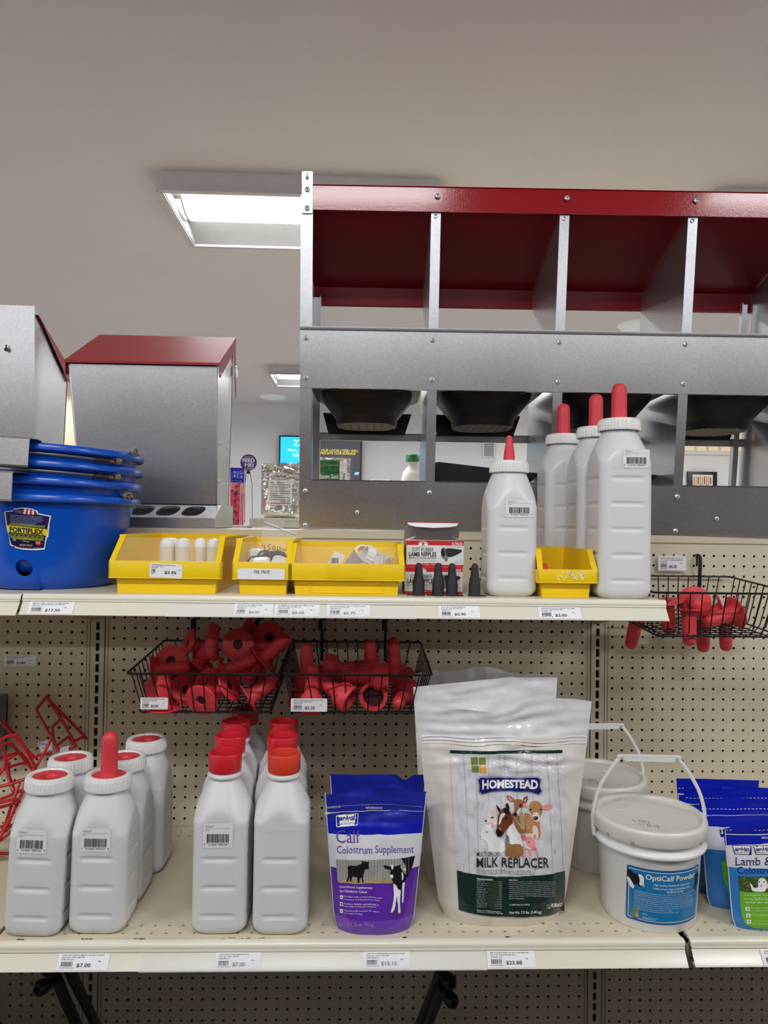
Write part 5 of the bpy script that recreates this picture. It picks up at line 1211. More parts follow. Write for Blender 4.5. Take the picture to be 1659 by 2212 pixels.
# ---------------- milky bottles ----------------
def rsq(hw, r, z, ns=9, nc=5, fn=None):
    r = min(r, hw); out = []; f = hw - r
    for k in range(4):
        a0 = k * math.pi / 2; c, s = math.cos(a0), math.sin(a0)
        # side k: outward normal (c,s); tangent (-s,c)
        for i in range(ns):
            t = -1 + 2 * i / (ns - 1); u = t * f; d = hw - (fn(u, z, k) if fn else 0); out.append((c * d - s * u, s * d + c * u, z))
        for i in range(1, nc + 1):
            a = a0 + math.pi / 2 * i / (nc + 1); cx, cy = (c - s) * f, (s + c) * f
            out.append((cx + r * math.cos(a), cy + r * math.sin(a), z))
    return out
def sm(a, b, x): t = max(0, min(1, (x - a) / (b - a))); return t * t * (3 - 2 * t)
def bottle_body(hw, H, capz, neck, grooves, zs0, zs1, cr=.020, mt='hdpe', bead=False, gw=.58, panel=True):
    """hw half width, shoulder between zs0 and zs1, neck radius, capz = underside of cap"""
    def gf(u, z, k):
        d = 0
        for g in grooves:
            if abs(z - g) < .011: d += .0022 * (1 - sm(.0014, .0054, abs(z - g))) * (1 - sm(hw * gw - .004, hw * gw + .002, abs(u)))
        if panel: d += .0005 * (1 - sm(hw * .66, hw * .78, abs(u))) * sm(.012, .022, z) * (1 - sm(zs0 - .004, zs0 + .004, z))
        return d
    zl = [0, .0015, .005, .011, .018]; z = .024
    while z < zs0: zl.append(z); z += .0018 if any(abs(z - g) < .0075 for g in grooves) else .005
    R = []
    for z in zl:
        ins = .0
        if z < .018: q = 1 - z / .018; ins = .011 * q ** 2.2
        R.append(rsq(hw - ins, cr, z, 13, 5, gf))
    m = 26
    for i in range(m + 1):
        q = i / m; z = zs0 + (zs1 - zs0) * q; Rc = hw * 1.31 + (neck - hw * 1.31) * (q ** 1.12); ring = []
        for (x, y, zz) in rsq(hw, cr, z, 13, 5):
            r0 = math.hypot(x, y); kk = 700.; r1 = -math.log(math.exp(-kk * (r0 - .04)) + math.exp(-kk * (Rc - .04))) / kk + .04 + .00; r1 = min(r1 + .0008, r0) if q < .2 else r1; ring.append((x * r1 / r0, y * r1 / r0, zz))
        R.append(ring)
    if bead:
        for dz, rr in ((.001, neck), (.003, neck + .004), (.0065, neck + .0048), (.010, neck + .003), (.012, neck)): R.append(rsq(rr, rr, zs1 + dz, 13, 5))
    R.append(rsq(neck, neck, capz + .006, 13, 5))
    mb = MB(); n = len(R[0]); vs = sum(R, [])
    mb.add(vs, [(k * n + i, k * n + (i + 1) % n, (k + 1) * n + (i + 1) % n, (k + 1) * n + i) for k in range(len(R) - 1) for i in range(n)] + [tuple(range(n))])
    return mb
def ribcap(R, z0, z1, inner=.027, n=38):
    mb = MB(); vs = []; N = n * 3
    def ring(z, rr, rib=0):
        for i in range(N): q = rr + (rib if i % 3 else -rib * .6); vs.append((q * math.cos(2 * math.pi * i / N), q * math.sin(2 * math.pi * i / N), z))
    ring(z0, R - .0025); ring(z0, R + .0006, 0); ring(z0 + .0015, R + .0006, .0011); ring(z1 - .006, R, .0011); ring(z1 - .004, R - .0005, .0); ring(z1 - .0012, R - .001); ring(z1, R - .0035); ring(z1, inner + .002); ring(z1 - .003, inner)
    mb.add(vs, [(k * N + i, k * N + (i + 1) % N, (k + 1) * N + (i + 1) % N, (k + 1) * N + i) for k in range(8) for i in range(N)]); return mb
def sticker(root, x0, x1, z0, z1, yf, code, num, seed=1, tilt=0):
    fn0 = lambda x, z, off=0: Vector((x, yf - .0004 - off, z))
    obj('barcode_sticker', MB().prism(rrect(x0, z0, x1, z1, .0022), 'y', yf - .0004, yf), 'paper', root, ang=0)
    w, h = x1 - x0, z1 - z0; fn = lambda u, v, off=0: fn0(x0 + u, z0 + v, off)
    mb = MB(); mb.use('ink'); text(mb, 'E-Z Nurse™', (w * .08, h * .845, w * .36, h * .925), fn, .0003, .0, 1)
    mb.use('ink_soft'); text(mb, '2 Qt. Nurser Bottle w/ Nipple for feeding calves', (w * .08, h * .765, w * .92, h * .815), fn, .0003, 0, 1); text(mb, num, (w * .08, h * .68, w * .22, h * .75), fn, .0003, 0, 1)
    mb.use('ink'); bars(mb, w * .13, h * .22, w * .87, h * .57, fn, .0003, 34, seed)
    for a in (.13, .155, .49, .51, .845, .87): mb.add([fn(w * a - .0002, h * .16, .0003), fn(w * a + .0002, h * .16, .0003), fn(w * a + .0002, h * .57, .0003), fn(w * a - .0002, h * .57, .0003)], [(0, 1, 2, 3)])
    text(mb, code[0], (w * .04, h * .10, w * .07, h * .19), fn, .0003); text(mb, code[1:6], (w * .18, h * .09, w * .46, h * .20), fn, .0003); text(mb, code[6:11], (w * .53, h * .09, w * .82, h * .20), fn, .0003); text(mb, code[11], (w * .93, h * .10, w * .95, h * .19), fn, .0003)
    obj('sticker_print', mb, None, root, ang=0, fix=False)
GA = [.036, .086, .136]
bodyA = bottle_body(.050, .271, .246, .034, GA, .162, .246)
dataA = None; cache = {}
def mesh_part(key, nm, builder, m, root, **k):
    if key in cache: o = bpy.data.objects.new(nm, cache[key]); COL.objects.link(o); o.parent = root; return o
    o = obj(nm, builder(), m, root, **k); cache[key] = o.data; return o
def whitebottle(label, X, Y, Z, top='disc', size='A', stk=None, group='white-capped milky bottles', mt='hdpe', sx=None, rz=0, capR=.0405):
    r = thing('feeding_bottle', label, 'bottle', (X, Y, Z), rz, group)
    if size == 'A':
        H = .271; hw = .050; mesh_part('A', 'bottle_body', lambda: bodyA, mt, r, ang=60); inn = .0295
    else:
        H = .357; hw = .0525; mesh_part('T', 'bottle_body', lambda: bottle_body(.0525, .357, .330, .034, [.036, .086, .136, .186, .236], .258, .330), mt, r, ang=60); inn = .0275
    mesh_part(('cap', capR, H), 'ribbed_cap', lambda: ribcap(capR, H - .024, H, inn), 'white', r, ang=25)
    def disc():
        return MB().lathe([(inn + .001, H - .0042), (inn - .001, H - .0030), (.012, H - .0036), (.0105, H - .005), (.0098, H - .016), (0, H - .017)] if top == 'disc' else [(inn + .001, H - .0042), (inn - .001, H - .0030), (.017, H - .0030), (.0155, H + .002), (0, H + .002)], 32)
    mesh_part(('disc', top == 'disc', H, inn), 'nipple_flange', disc, 'rubber', r, ang=50)
    if top == 'disc':
        o = obj('flange_nub', MB().lathe([(.0022, 0), (.0016, .0024), (0, .0028)], 8), 'rubber', r); o.location = (-.010, .022, H - .0035)
    if top == 'nipple': obj('nipple', MB().lathe([(.0165, 0), (.0152, .006), (.0148, .03), (.0145, .062), (.0135, .070), (.010, .0755), (.005, .078), (0, .0785)], 28, Matrix.Translation((0, 0, H - .003))), 'rubber', r)
    if top == 'tallnip': obj('nipple', MB().lathe([(.0165, 0), (.0158, .006), (.0152, .03), (.0150, .060), (.0140, .068), (.0105, .0735), (.005, .076), (0, .0765)], 28, Matrix.Translation((0, 0, H - .003))), 'rubber', r)
    if top == 'lamb': obj('nipple', MB().lathe([(.0122, 0), (.0115, .006), (.0105, .022), (.0085, .034), (.0066, .045), (.0060, .051), (.004, .055), (0, .0562)], 24, Matrix.Translation((0, 0, H - .003))), 'rubber', r)
    if stk: x0, x1, z0, z1, code, num = stk; sticker(r, x0, x1, z0, z1, -hw + .0001, code, num, seed=len(cache) + int(X * 100))
    return r
CA = '851560005321'
wA = whitebottle('white-capped milky bottle at the far left front of the lower shelf', .0600, -.4285, Z2, 'disc', stk=(-.031, .021, .149, .190, CA, '(972)'))
wA.rotation_euler = (0, math.radians(2.2), 0); wA.location.z += .001
wA2 = whitebottle('white-capped milky bottle with an upright red nipple, second from left in the front row', .1690, -.4200, Z2, 'nipple', stk=(-.029, .023, .149, .190, CA, '(972)'))
wA2.rotation_euler = (0, math.radians(.9), 0)
whitebottle('white-capped milky bottle directly behind the far left front one', .0670, -.3255, Z2, 'disc')
whitebottle('white-capped milky bottle behind the one with the upright red nipple', .1690, -.3180, Z2, 'disc')
whitebottle('rearmost white-capped milky bottle on the lower shelf, red disc in its cap', .1780, -.2000, Z2, 'disc')
whitebottle('shorter milky bottle with a slim red lamb nipple on the upper shelf', .9300, -.311, Z1, 'lamb', stk=(-.016, .038, .157, .191, CA, '(973)'), group='milky bottles on the upper shelf', capR=.0385)
whitebottle('tall milky bottle at the front right of the upper shelf with a thick red nipple', 1.1480, -.333, Z1, 'tallnip', 'T', stk=(-.010, .042, .256, .292, '851560006045', '(300)'), group='milky bottles on the upper shelf', mt='hdpe')
whitebottle('tall milky bottle directly behind the front right one on the upper shelf', 1.1405, -.212, Z1, 'tallnip', 'T', group='milky bottles on the upper shelf', capR=.040)
whitebottle('rearmost tall milky bottle on the upper shelf, behind the smallest yellow bin', 1.1060, -.080, Z1, 'tallnip', 'T', group='milky bottles on the upper shelf', capR=.040)
def redbottle(label, X, Y, mt='redcap', stk=None, letter=False):
    r = thing('snap_bottle', label, 'bottle', (X, Y, Z2), 0, 'red-capped milky bottles')
    mesh_part('Bb', 'bottle_body', lambda: bottle_body(.0495, .312, .280, .0265, GA, .186, .266, cr=.022, bead=True), 'hdpe', r, ang=60)
    H = .312; mesh_part(('Bc', mt), 'snap_cap', lambda: MB().lathe([(.024, H - .034), (.0285, H - .034), (.0300, H - .030), (.0305, H - .002), (.0295, H), (.0255, H), (.0245, H - .001), (.0225, H - .012), (.0222, H - .030)], 48), mt, r, ang=30)
    mesh_part('Bi', 'cap_shade', lambda: MB().lathe([(0, H - .020), (.0232, H - .020)], 24), 'rubber_shade', r, ang=0)  # dark disc painting the shade inside the open cap
    if stk: x0, x1, z0, z1, code, num = stk; sticker(r, x0, x1, z0, z1, -.0495 + .0001, code, num, seed=77)
    if letter:
        mb = MB(); mb.use(mt); vs, fs, _ = glyphs('E-Z NURSE', .02)
        mb.add([Vector(((.0308) * math.cos(a), .0308 * math.sin(a), H - .010 - v * .010)) for a, v in [(-math.pi / 2 + .75 - u * 1.5 + .25, v) for u, v in vs]], fs); obj('embossed_letters', mb, None, r, ang=0, fix=False)
    return r
redbottle('red-capped milky bottle with a barcode sticker, front of the left red-capped row', .3860, -.4230, stk=(-.028, .024, .157, .200, '851560005246', '(971)'))
redbottle('orange-capped milky bottle without a sticker, front of the right red-capped row', .4945, -.4260, 'orange')
redbottle('red-capped milky bottle second in the left row, behind the stickered one', .3760, -.3150)
redbottle('red-capped milky bottle second in the right row, raised letters on its cap', .4800, -.3180, letter=True)
redbottle('third red-capped milky bottle in the left row, cap under the wire basket', .3690, -.2120)
redbottle('third red-capped milky bottle in the right row, cap in shadow', .4715, -.2120)
redbottle('rearmost red-capped bottle of the left row, mostly hidden below the left basket', .3730, -.1060)

# ---------------- printed pouches ----------------
def conv(root, fn):
    L = root.location
    def c(px, py):
        Y = L.y - .02
        for _ in range(4): p = at(px, py, Y); Y = L.y + fn(p.x - L.x, p.z - L.z).y
        return (p.x - L.x, p.z - L.z)
    return c
def printer(mb, c, fn, crop=None, maxl=.005):
    if crop: X0_, Y0_, s_ = crop; cc = lambda x, y: c(X0_ + x / s_, Y0_ + y / s_)
    else: cc = c
    class Pr: pass
    p = Pr(); p.c = cc
    def T_(s, x0, y0, x1, y1, m, off=.0010, bold=0., res=2, shear=0, dy=0, maxl_=.006, sf=False):
        mb.use(m); xm = (x0 + x1) / 2
        G = [[cc(x, y + dy * (x - x0) / (x1 - x0)) for x in (x0, xm, x1)] for y in (y1, y0)]
        def wp(u, v):
            L_ = ((2 * u - 1) * (u - 1), 4 * u * (1 - u), u * (2 * u - 1)); q = [[sum(L_[i] * G[j][i][c_] for i in range(3)) for c_ in (0, 1)] for j in (0, 1)]
            return (q[0][0] * (1 - v) + q[1][0] * v, q[0][1] * (1 - v) + q[1][1] * v)
        text(mb, s, (0, 0, 1, 1), fn, off, bold, res, shear, maxl_, warp=wp, serif=sf)
    def G_(pts, m, off=.0007, sm_=0, ml=None): mb.use(m); q = [cc(*t) for t in pts]; poly(mb, smooth(q, sm_) if sm_ else q, fn, off, ml or maxl)
    p.T = T_; p.G = G_; return p
def serif(pr, s, x0, y0, x1, y1, m, off=.0010, bold=0.):
    pr.T(s, x0, y0, x1, y1, m, off, bold)
CALF = [(.05, 'p_purple2'), (.115, 'p_purple2'), (.455, 'p_purple'), (.70, 'p_white'), (.785, 'p_blue'), (1, 'p_blue2')]
def calfbag(lb, loc, h, seed, front):
    r, fn, hw_ = mkbag('supplement_pouch', lb, loc, .187, .142, h, .030, CALF, 'pouch', 'purple calf supplement pouches', seed, wr=.0032, nu=44, nv=60, seal=.17, top=(lambda u: -.004 * math.cos(u * 5) + .002 * u) if front else (lambda u: .002 - .012 * math.exp(-((u - .78) / .06) ** 2)))
    for s_ in (-1, 1):
        mb = MB(); mb.use('p_white')
        for i in range(40):
            z0, z1 = h * i / 40, h * (i + 1) / 40; xa, xb = s_ * hw_(z0) * .995, s_ * hw_(z1) * .995; xc, xd = s_ * (hw_(z1) * .995 - .0014), s_ * (hw_(z0) * .995 - .0014)
            mb.add([fn(xa, z0, .0006), fn(xb, z1, .0006), fn(xc, z1, .0006), fn(xd, z0, .0006)], [(0, 1, 2, 3)])
        obj('edge_seal', mb, None, r, ang=0, fix=False)
    return r, fn
rc, fn = calfbag('front purple, white and blue calf supplement pouch beside the orange-capped bottle', (.6640, -.4440, Z2 + .0004), .2445, 11, True)
rc2, fn2 = calfbag('rear blue-topped calf supplement pouch, only its top and side showing', (.6700, -.3640, Z2 + .0004), .2475, 12, False)
mb = MB(); pr = printer(mb, conv(rc, fn), fn, (690, 1660, 5.672))
pr.T('TEAR OFF THEN PUSH TO OPEN', 92, 470, 255, 492, 'wht', dy=-14, res=1); pr.T('RESEALABLE PACKAGE', 568, 468, 772, 490, 'wht', bold=.02)
for i in range(46): x = 70 + i * 26; y = 470 - 35 * math.sin(min(1, i / 30) * 1.57) + max(0, i - 30) * 2; pr.G([(x, y), (x + 14, y - 1), (x + 14, y + 3), (x, y + 4)], 'wht', .0009)
pr.G([(68, 527), (95, 531), (140, 536), (300, 522), (600, 510), (800, 512), (1290, 520), (1290, 525), (800, 518), (600, 517), (300, 530), (150, 548), (100, 558), (68, 566)], 'p_white', .0008)
pr.G([(205, 575), (470, 545), (478, 555), (468, 690), (212, 718), (205, 700)], 'wht', .0009); pr.G([(212, 586), (235, 582), (250, 700), (218, 708)], 'p_blue', .0011); pr.G([(448, 560), (470, 556), (462, 684), (430, 690)], 'p_blue', .0011)
pr.T('sav•A•caf', 238, 575, 440, 640, 'p_navy', .0012, .035, dy=-16); pr.T('PRODUCTS', 252, 672, 428, 692, 'p_navy', .0012, .02, dy=-14)
pr.T('Calf', 205, 750, 500, 908, 'p_violet', .0010, -.004, sf=True)
pr.T('Colostrum Supplement', 212, 945, 1155, 1065, 'p_violet', .0010, -.004, dy=-8, sf=True)
# photo panel
pr.G([(200, 1110), (480, 1118), (760, 1112), (1000, 1098), (1170, 1064), (1145, 1180), (1080, 1330), (900, 1390), (900, 1400), (560, 1408), (225, 1385)], 'p_wood', .0008)
rg = random.Random(4)
for i in range(26): x = 215 + i * 35; h1 = 1112 - max(0, i - 16) * 3; h2 = min(1360, 1390 - max(0, i - 20) * 22); pr.G([(x, h1 + 4), (x + 5, h1 + 4), (x + 6, h2), (x + 1, h2)], 'p_wood2', .0010)
pr.G([(1000, 1098), (1170, 1064), (1145, 1180), (1080, 1330), (1050, 1340), (1060, 1200)], 'p_black', .0010)
pr.G([(222, 1350), (500, 1352), (700, 1345), (905, 1340), (905, 1402), (560, 1408), (225, 1388)], 'p_straw', .0011)
for i in range(60): x = rg.uniform(225, 890); y = rg.uniform(1348, 1398); pr.G([(x, y), (x + 14, y - 8), (x + 16, y - 4), (x + 2, y + 4)], rg.choice(('p_dirt', 'p_wood2', 'p_cream')), .0012)
calf1 = [(345, 1200), (375, 1185), (450, 1190), (520, 1160), (518, 1125), (545, 1135), (590, 1140), (618, 1140), (600, 1165), (608, 1215), (590, 1232), (560, 1225), (540, 1290), (535, 1340), (545, 1390), (525, 1392), (515, 1330), (495, 1345), (490, 1398), (468, 1398), (465, 1330), (400, 1320), (392, 1380), (372, 1378), (368, 1325), (345, 1385), (328, 1380), (352, 1310), (348, 1240)]
pr.G(calf1, 'p_black', .0014)
pr.G([(905, 1480), (905, 1400), (880, 1330), (865, 1290), (875, 1240), (800, 1220), (780, 1180), (830, 1185), (870, 1200), (870, 1175), (915, 1175), (920, 1195), (1000, 1170), (990, 1200), (1010, 1240), (1050, 1290), (1055, 1370), (1040, 1400), (1020, 1400), (1005, 1480), (970, 1490), (930, 1440)], 'p_black', .0014)
pr.G([(870, 1176), (914, 1178), (900, 1230), (888, 1232)], 'wht', .0016); pr.G([(860, 1300), (900, 1295), (905, 1335), (875, 1340)], 'wht', .0015)
for a in ([(905, 1395), (950, 1440), (970, 1490), (935, 1620), (930, 1690), (900, 1760), (868, 1760), (895, 1680), (915, 1560), (908, 1470)], [(960, 1480), (1000, 1480), (985, 1600), (990, 1700), (995, 1765), (960, 1770), (965, 1690), (950, 1590)], [(1012, 1400), (1050, 1380), (1035, 1480), (1030, 1640), (1010, 1645), (1015, 1520)], [(1030, 1215), (1065, 1220), (1055, 1260), (1045, 1225), (1022, 1240)], [(1005, 1250), (1030, 1290), (1025, 1370), (1010, 1360)]): pr.G(a, 'wht', .0016, 1)
for a in ([(868, 1752), (902, 1752), (896, 1764), (866, 1764)], [(960, 1762), (996, 1758), (990, 1774), (962, 1776)]): pr.G(a, 'p_tan', .0018)
pr.T('Nutritional Supplement', 248, 1432, 648, 1468, 'wht', dy=16, bold=.008); pr.T('for Newborn Calves', 250, 1482, 585, 1512, 'wht', dy=12, bold=.008)
for i, (s1, s2, y) in enumerate((('Provides early critical nutrients with', 'colostrum and functional proteins', 1552), ('Contains vitamins and minerals to', 'help support immune function', 1636), ('Supplemental nutrition for calves', 'in a single feeding', 1722))):
    pr.G([(252, y - 6), (288, y), (288, y + 46), (252, y + 42)], 'wht', .0010)
    if i == 0: pr.G([(262, y + 14), (280, y + 16), (278, y + 30), (262, y + 28)], 'p_purple', .0013)
    if i == 1: pr.G([(262, y + 8), (280, y + 10), (278, y + 28), (270, y + 36), (262, y + 26)], 'p_navy', .0013)
    if i == 2: pr.G([(258, y + 22), (264, y + 18), (268, y + 26), (280, y + 8), (284, y + 12), (268, y + 34)], 'p_navy', .0013)
    pr.T(s1, 298, y + 2, 765 - 35 * (i > 0), y + 25, 'wht', dy=20, res=1); pr.T(s2, 298, y + 38, 736 - 45 * (i == 1) - 210 * (i == 2), y + 60, 'wht', dy=14, res=1)
pr.T('NET WT. 16 oz. (453 g)', 240, 1886, 660, 1938, 'p_lilac', dy=12, res=2)
obj('pouch_print', mb, None, rc, ang=0, fix=False)

# big milk replacer bags
def homebag(lb, loc, wt, wb, h, d, seed, tp):
    return mkbag('milk_replacer_bag', lb, loc, wt, wb, h, d, [(.13, 'powder'), (.845, 'powder'), (1, 'film_white')], 'bag', 'white milk replacer bags', seed, wr=.0048, nu=60, nv=84, seal=.10, top=tp)
rh, fh, hwh = homebag('front white milk replacer bag with the farm animals and dark green ingredient panel', (.9070, -.4010, Z2 + .0004), .337, .232, .392, .052, 21, lambda u: .010 * u - .008 * math.sin(u * 6.3) - .012 * math.exp(-((u - .45) / .12) ** 2))
homebag('second white milk replacer bag, top edge showing above the front one', (.8930, -.2760, Z2 + .0004), .300, .240, .405, .045, 22, lambda u: -.006 + .022 * min(1, u * 1.5))
homebag('rearmost white milk replacer bag against the pegboard', (.8960, -.1500, Z2 + .0004), .290, .235, .408, .045, 23, lambda u: -.010 + .016 * math.sin(u * 3.14) + .004 * math.sin(u * 14))
mb = MB(); HC = conv(rh, fh); pr = printer(mb, HC, fh, (880, 1420, 3.457), .006)
# art panel: planks
pr.G([(318, 690), (1155, 688), (1175, 1000), (1190, 1300), (1185, 1560), (1176, 1600), (1000, 1625), (700, 1628), (500, 1615), (370, 1588), (345, 1200), (330, 900)], 'p_plank', .0016)
pr.G([(318, 690), (1155, 688), (1156, 712), (700, 716), (318, 713)], 'p_dkgreen', .0022)
for i, (xt, xb) in enumerate(((418, 462), (508, 530), (600, 620), (688, 700), (725, 735), (812, 822), (925, 950), (1040, 1080), (1110, 1160))): pr.G([(xt, 718), (xt + 2.5, 718), (xb + 3, 1610), (xb, 1610)], 'p_plankline', .0020)
rg = random.Random(8)
for i in range(60):
    x = rg.uniform(345, 1140); y = rg.uniform(740, 1560); l_ = rg.uniform(20, 70); 
    if 560 < x < 1060 and 1020 < y < 1500: continue
    pr.G([(x, y), (x + 2, y), (x + 3, y + l_), (x + 1.5, y + l_)], 'p_plankline', .0020)
for a in ([(472, 744), (525, 742), (526, 796), (475, 797)], [(533, 744), (583, 743), (585, 796), (534, 797)], [(477, 803), (530, 804), (532, 857), (480, 854)]): pr.G(a, 'p_olive', .0024)
pr.G([(536, 804), (587, 804), (591, 858), (539, 857)], 'p_gold', .0024)
for a in ([(560, 803), (565, 803), (566, 824), (561, 824)], [(562, 836), (567, 836), (568, 859), (563, 859)]): pr.G(a, 'p_plank', .0027)
# name plate
def plate(k, m, off):
    pts = [(540, 886), (765, 886), (975, 885), (1000, 905), (990, 960), (1007, 1000), (985, 1028), (900, 1003), (765, 996), (640, 1002), (550, 1025), (527, 1000), (533, 960), (520, 905)]
    cx, cz = 765, 950; pr.G([(cx + (x - cx) * (1 - k * .012), cz + (y - cz) * (1 - k * .05)) for x, y in pts], m, off)
plate(0, 'p_nvy2', .0024); plate(1, 'wht', .0028); plate(2.2, 'p_navy', .0032)
def arc(s, x0, y0, x1, y1, dip, m, off, bold):
    vs, fs, _ = glyphs(s, bold, 2, True); P_ = []
    for u, v in vs:
        x = x0 + (x1 - x0) * u; q = (2 * u - 1) ** 2; yt = y0; yb = y1 - dip * (1 - q); P_.append(HC(880 + x / 3.457, 1420 + (yb + (yt - yb) * v) / 3.457))
    mb.use(m); put(mb, P_, fs, fh, off, .008)
arc('HOMESTEAD', 556, 908, 972, 984, 12, 'wht', .0037, .045)
# slab serifs of the name
mb.use('wht')
# animals (coordinates in the close crop, 7.213 px per px from (990,1600))
pa = printer(mb, HC, fh, (990, 1600, 7.213), .006)
A1_ = lambda pts, m, off=.0024, s_=1: pa.G(pts, m, off, s_)
# fawn body + cow body
A1_([(830, 1130), (870, 1120), (930, 1170), (1000, 1150), (1040, 1230), (1060, 1400), (1030, 1440), (940, 1440), (880, 1330), (850, 1230)], 'p_fawn', .0022)
for i in range(22): x = 860 + (i * 37) % 130; y = 1180 + (i * 53) % 190; pa.G([(x, y), (x + 9, y), (x + 9, y + 9), (x, y + 9)], 'p_cream', .0026)
A1_([(1010, 1110), (1100, 1120), (1150, 1230), (1270, 1230), (1260, 1340), (1290, 1440), (1240, 1540), (1180, 1500), (1130, 1440), (1040, 1430), (1060, 1280)], 'p_tan', .0024)
A1_([(1150, 1300), (1230, 1320), (1250, 1500), (1200, 1560), (1150, 1440)], 'p_cream', .0026)
# fawn head
A1_([(745, 840), (800, 850), (880, 905), (870, 945), (800, 945), (765, 900)], 'p_fawn', .0027); A1_([(765, 855), (850, 915), (815, 935), (775, 890)], 'p_pink', .0030)
A1_([(1000, 930), (1020, 870), (1070, 850), (1080, 900), (1060, 960), (1010, 970)], 'p_brown', .0027); A1_([(1015, 915), (1055, 880), (1050, 930), (1020, 950)], 'p_pink', .0030)
A1_([(870, 910), (930, 895), (1000, 920), (1010, 990), (985, 1060), (940, 1110), (920, 1160), (880, 1165), (860, 1130), (875, 1060), (860, 980)], 'p_fawn', .0028); A1_([(940, 1040), (985, 1040), (940, 1120), (915, 1150), (900, 1110)], 'p_cream', .0030)
pa.G(ell(962, 995, 20, 22, 12), 'p_black', .0032); pa.G(ell(882, 1135, 26, 24, 12), 'p_black', .0032)
A1_([(940, 1120), (1005, 1080), (1040, 1350), (1010, 1400), (960, 1300)], 'p_straw', .0026)
# cow head
A1_([(1100, 990), (1130, 940), (1200, 925), (1270, 950), (1305, 1010), (1300, 1090), (1265, 1180), (1250, 1250), (1200, 1262), (1160, 1230), (1140, 1140), (1105, 1070)], 'p_tan', .0030)
A1_([(1310, 1020), (1350, 985), (1430, 980), (1470, 1005), (1440, 1060), (1370, 1080), (1310, 1060)], 'p_pink', .0029); A1_([(1090, 1010), (1040, 960), (1000, 985), (1010, 1020), (1080, 1040)], 'p_pink', .0029)
A1_([(1150, 1110), (1230, 1100), (1265, 1170), (1250, 1245), (1200, 1258), (1160, 1225)], 'p_cream', .0032); A1_([(1155, 1170), (1235, 1165), (1240, 1205), (1200, 1235), (1165, 1215)], 'p_black', .0034)
for x in (1118, 1282): pa.G(ell(x, 1060, 17, 14, 12), 'p_black', .0034)
# alpaca, white lamb
A1_([(405, 1230), (440, 1190), (440, 1110), (480, 1060), (450, 1000), (490, 1010), (560, 1060), (510, 1030), (580, 1090), (610, 1180), (600, 1300), (560, 1330), (500, 1280), (430, 1270)], 'p_cream', .0024)
pa.G(ell(525, 1190, 28, 14, 12), 'p_brown', .0027); pa.G(ell(425, 1240, 18, 16, 12), 'p_brown', .0027)
A1_([(325, 1470), (350, 1440), (370, 1340), (430, 1300), (500, 1300), (520, 1240), (540, 1300), (540, 1420), (600, 1500), (720, 1560), (730, 1740), (460, 1760), (450, 1560), (400, 1530), (345, 1520)], 'wht', .0026)
A1_([(505, 1290), (530, 1250), (540, 1330), (520, 1370)], 'p_pink', .0029); pa.G(ell(440, 1412, 18, 10, 10), 'p_wood2', .0030); pa.G(ell(343, 1480, 12, 20, 10), 'p_pink', .0030)
# horse
A1_([(745, 1420), (800, 1300), (860, 1290), (900, 1370), (960, 1470), (1010, 1560), (1000, 1700), (850, 1720), (740, 1700), (735, 1560)], 'wht', .0032)
A1_([(740, 1640), (720, 1720), (730, 1790), (1000, 1800), (1010, 1660), (960, 1600), (880, 1590), (820, 1610), (770, 1560)], 'p_fawn', .0034); A1_([(745, 1430), (790, 1500), (790, 1580), (740, 1700), (720, 1640), (730, 1540)], 'p_wood2', .0035)
A1_([(575, 970), (600, 1000), (660, 1060), (640, 1110), (605, 1070)], 'p_black', .0034); A1_([(745, 945), (790, 1000), (790, 1080), (745, 1100), (730, 1020)], 'p_black', .0034)
A1_([(690, 1040), (760, 1060), (820, 1110), (850, 1250), (800, 1310), (720, 1400), (680, 1470), (640, 1490), (590, 1450), (575, 1400), (600, 1330), (610, 1200), (620, 1130)], 'p_brown', .0036)
A1_([(680, 1040), (720, 1030), (790, 1080), (800, 1150), (740, 1130)], 'p_black', .0038)
A1_([(655, 1120), (720, 1110), (720, 1150), (680, 1190), (645, 1290), (620, 1300), (640, 1180)], 'wht', .0039)
A1_([(580, 1400), (620, 1350), (670, 1380), (685, 1450), (640, 1492), (595, 1460)], 'p_black', .0039); A1_([(625, 1345), (665, 1350), (660, 1385), (640, 1390)], 'p_tan', .0042)
pa.G(ell(742, 1190, 20, 20, 12), 'p_black', .0041)
# pig
for q in ([(1010, 1640), (1045, 1650), (1040, 1800), (1030, 1835), (1005, 1835)], [(1090, 1650), (1135, 1650), (1130, 1790), (1120, 1825), (1085, 1820)], [(1190, 1600), (1225, 1650), (1250, 1790), (1245, 1812), (1225, 1812)]): A1_(q, 'p_pink', .0036)
A1_([(1000, 1530), (1050, 1440), (1110, 1428), (1180, 1445), (1215, 1520), (1225, 1640), (1180, 1680), (1080, 1680), (1010, 1650)], 'p_cream', .0037); A1_([(1030, 1500), (1110, 1470), (1180, 1520), (1205, 1630), (1170, 1680), (1110, 1660), (1050, 1600)], 'p_pink', .0039)
A1_([(958, 1440), (1010, 1445), (1055, 1490), (1045, 1545), (1000, 1540)], 'p_pinksoft', .0041); A1_([(1160, 1460), (1200, 1440), (1205, 1510), (1180, 1520)], 'p_pinksoft', .0041); pa.G(ell(1175, 1655, 28, 24, 14), 'p_pinksoft', .0042); pa.G(ell(1092, 1562, 13, 9, 10), 'p_black', .0042)
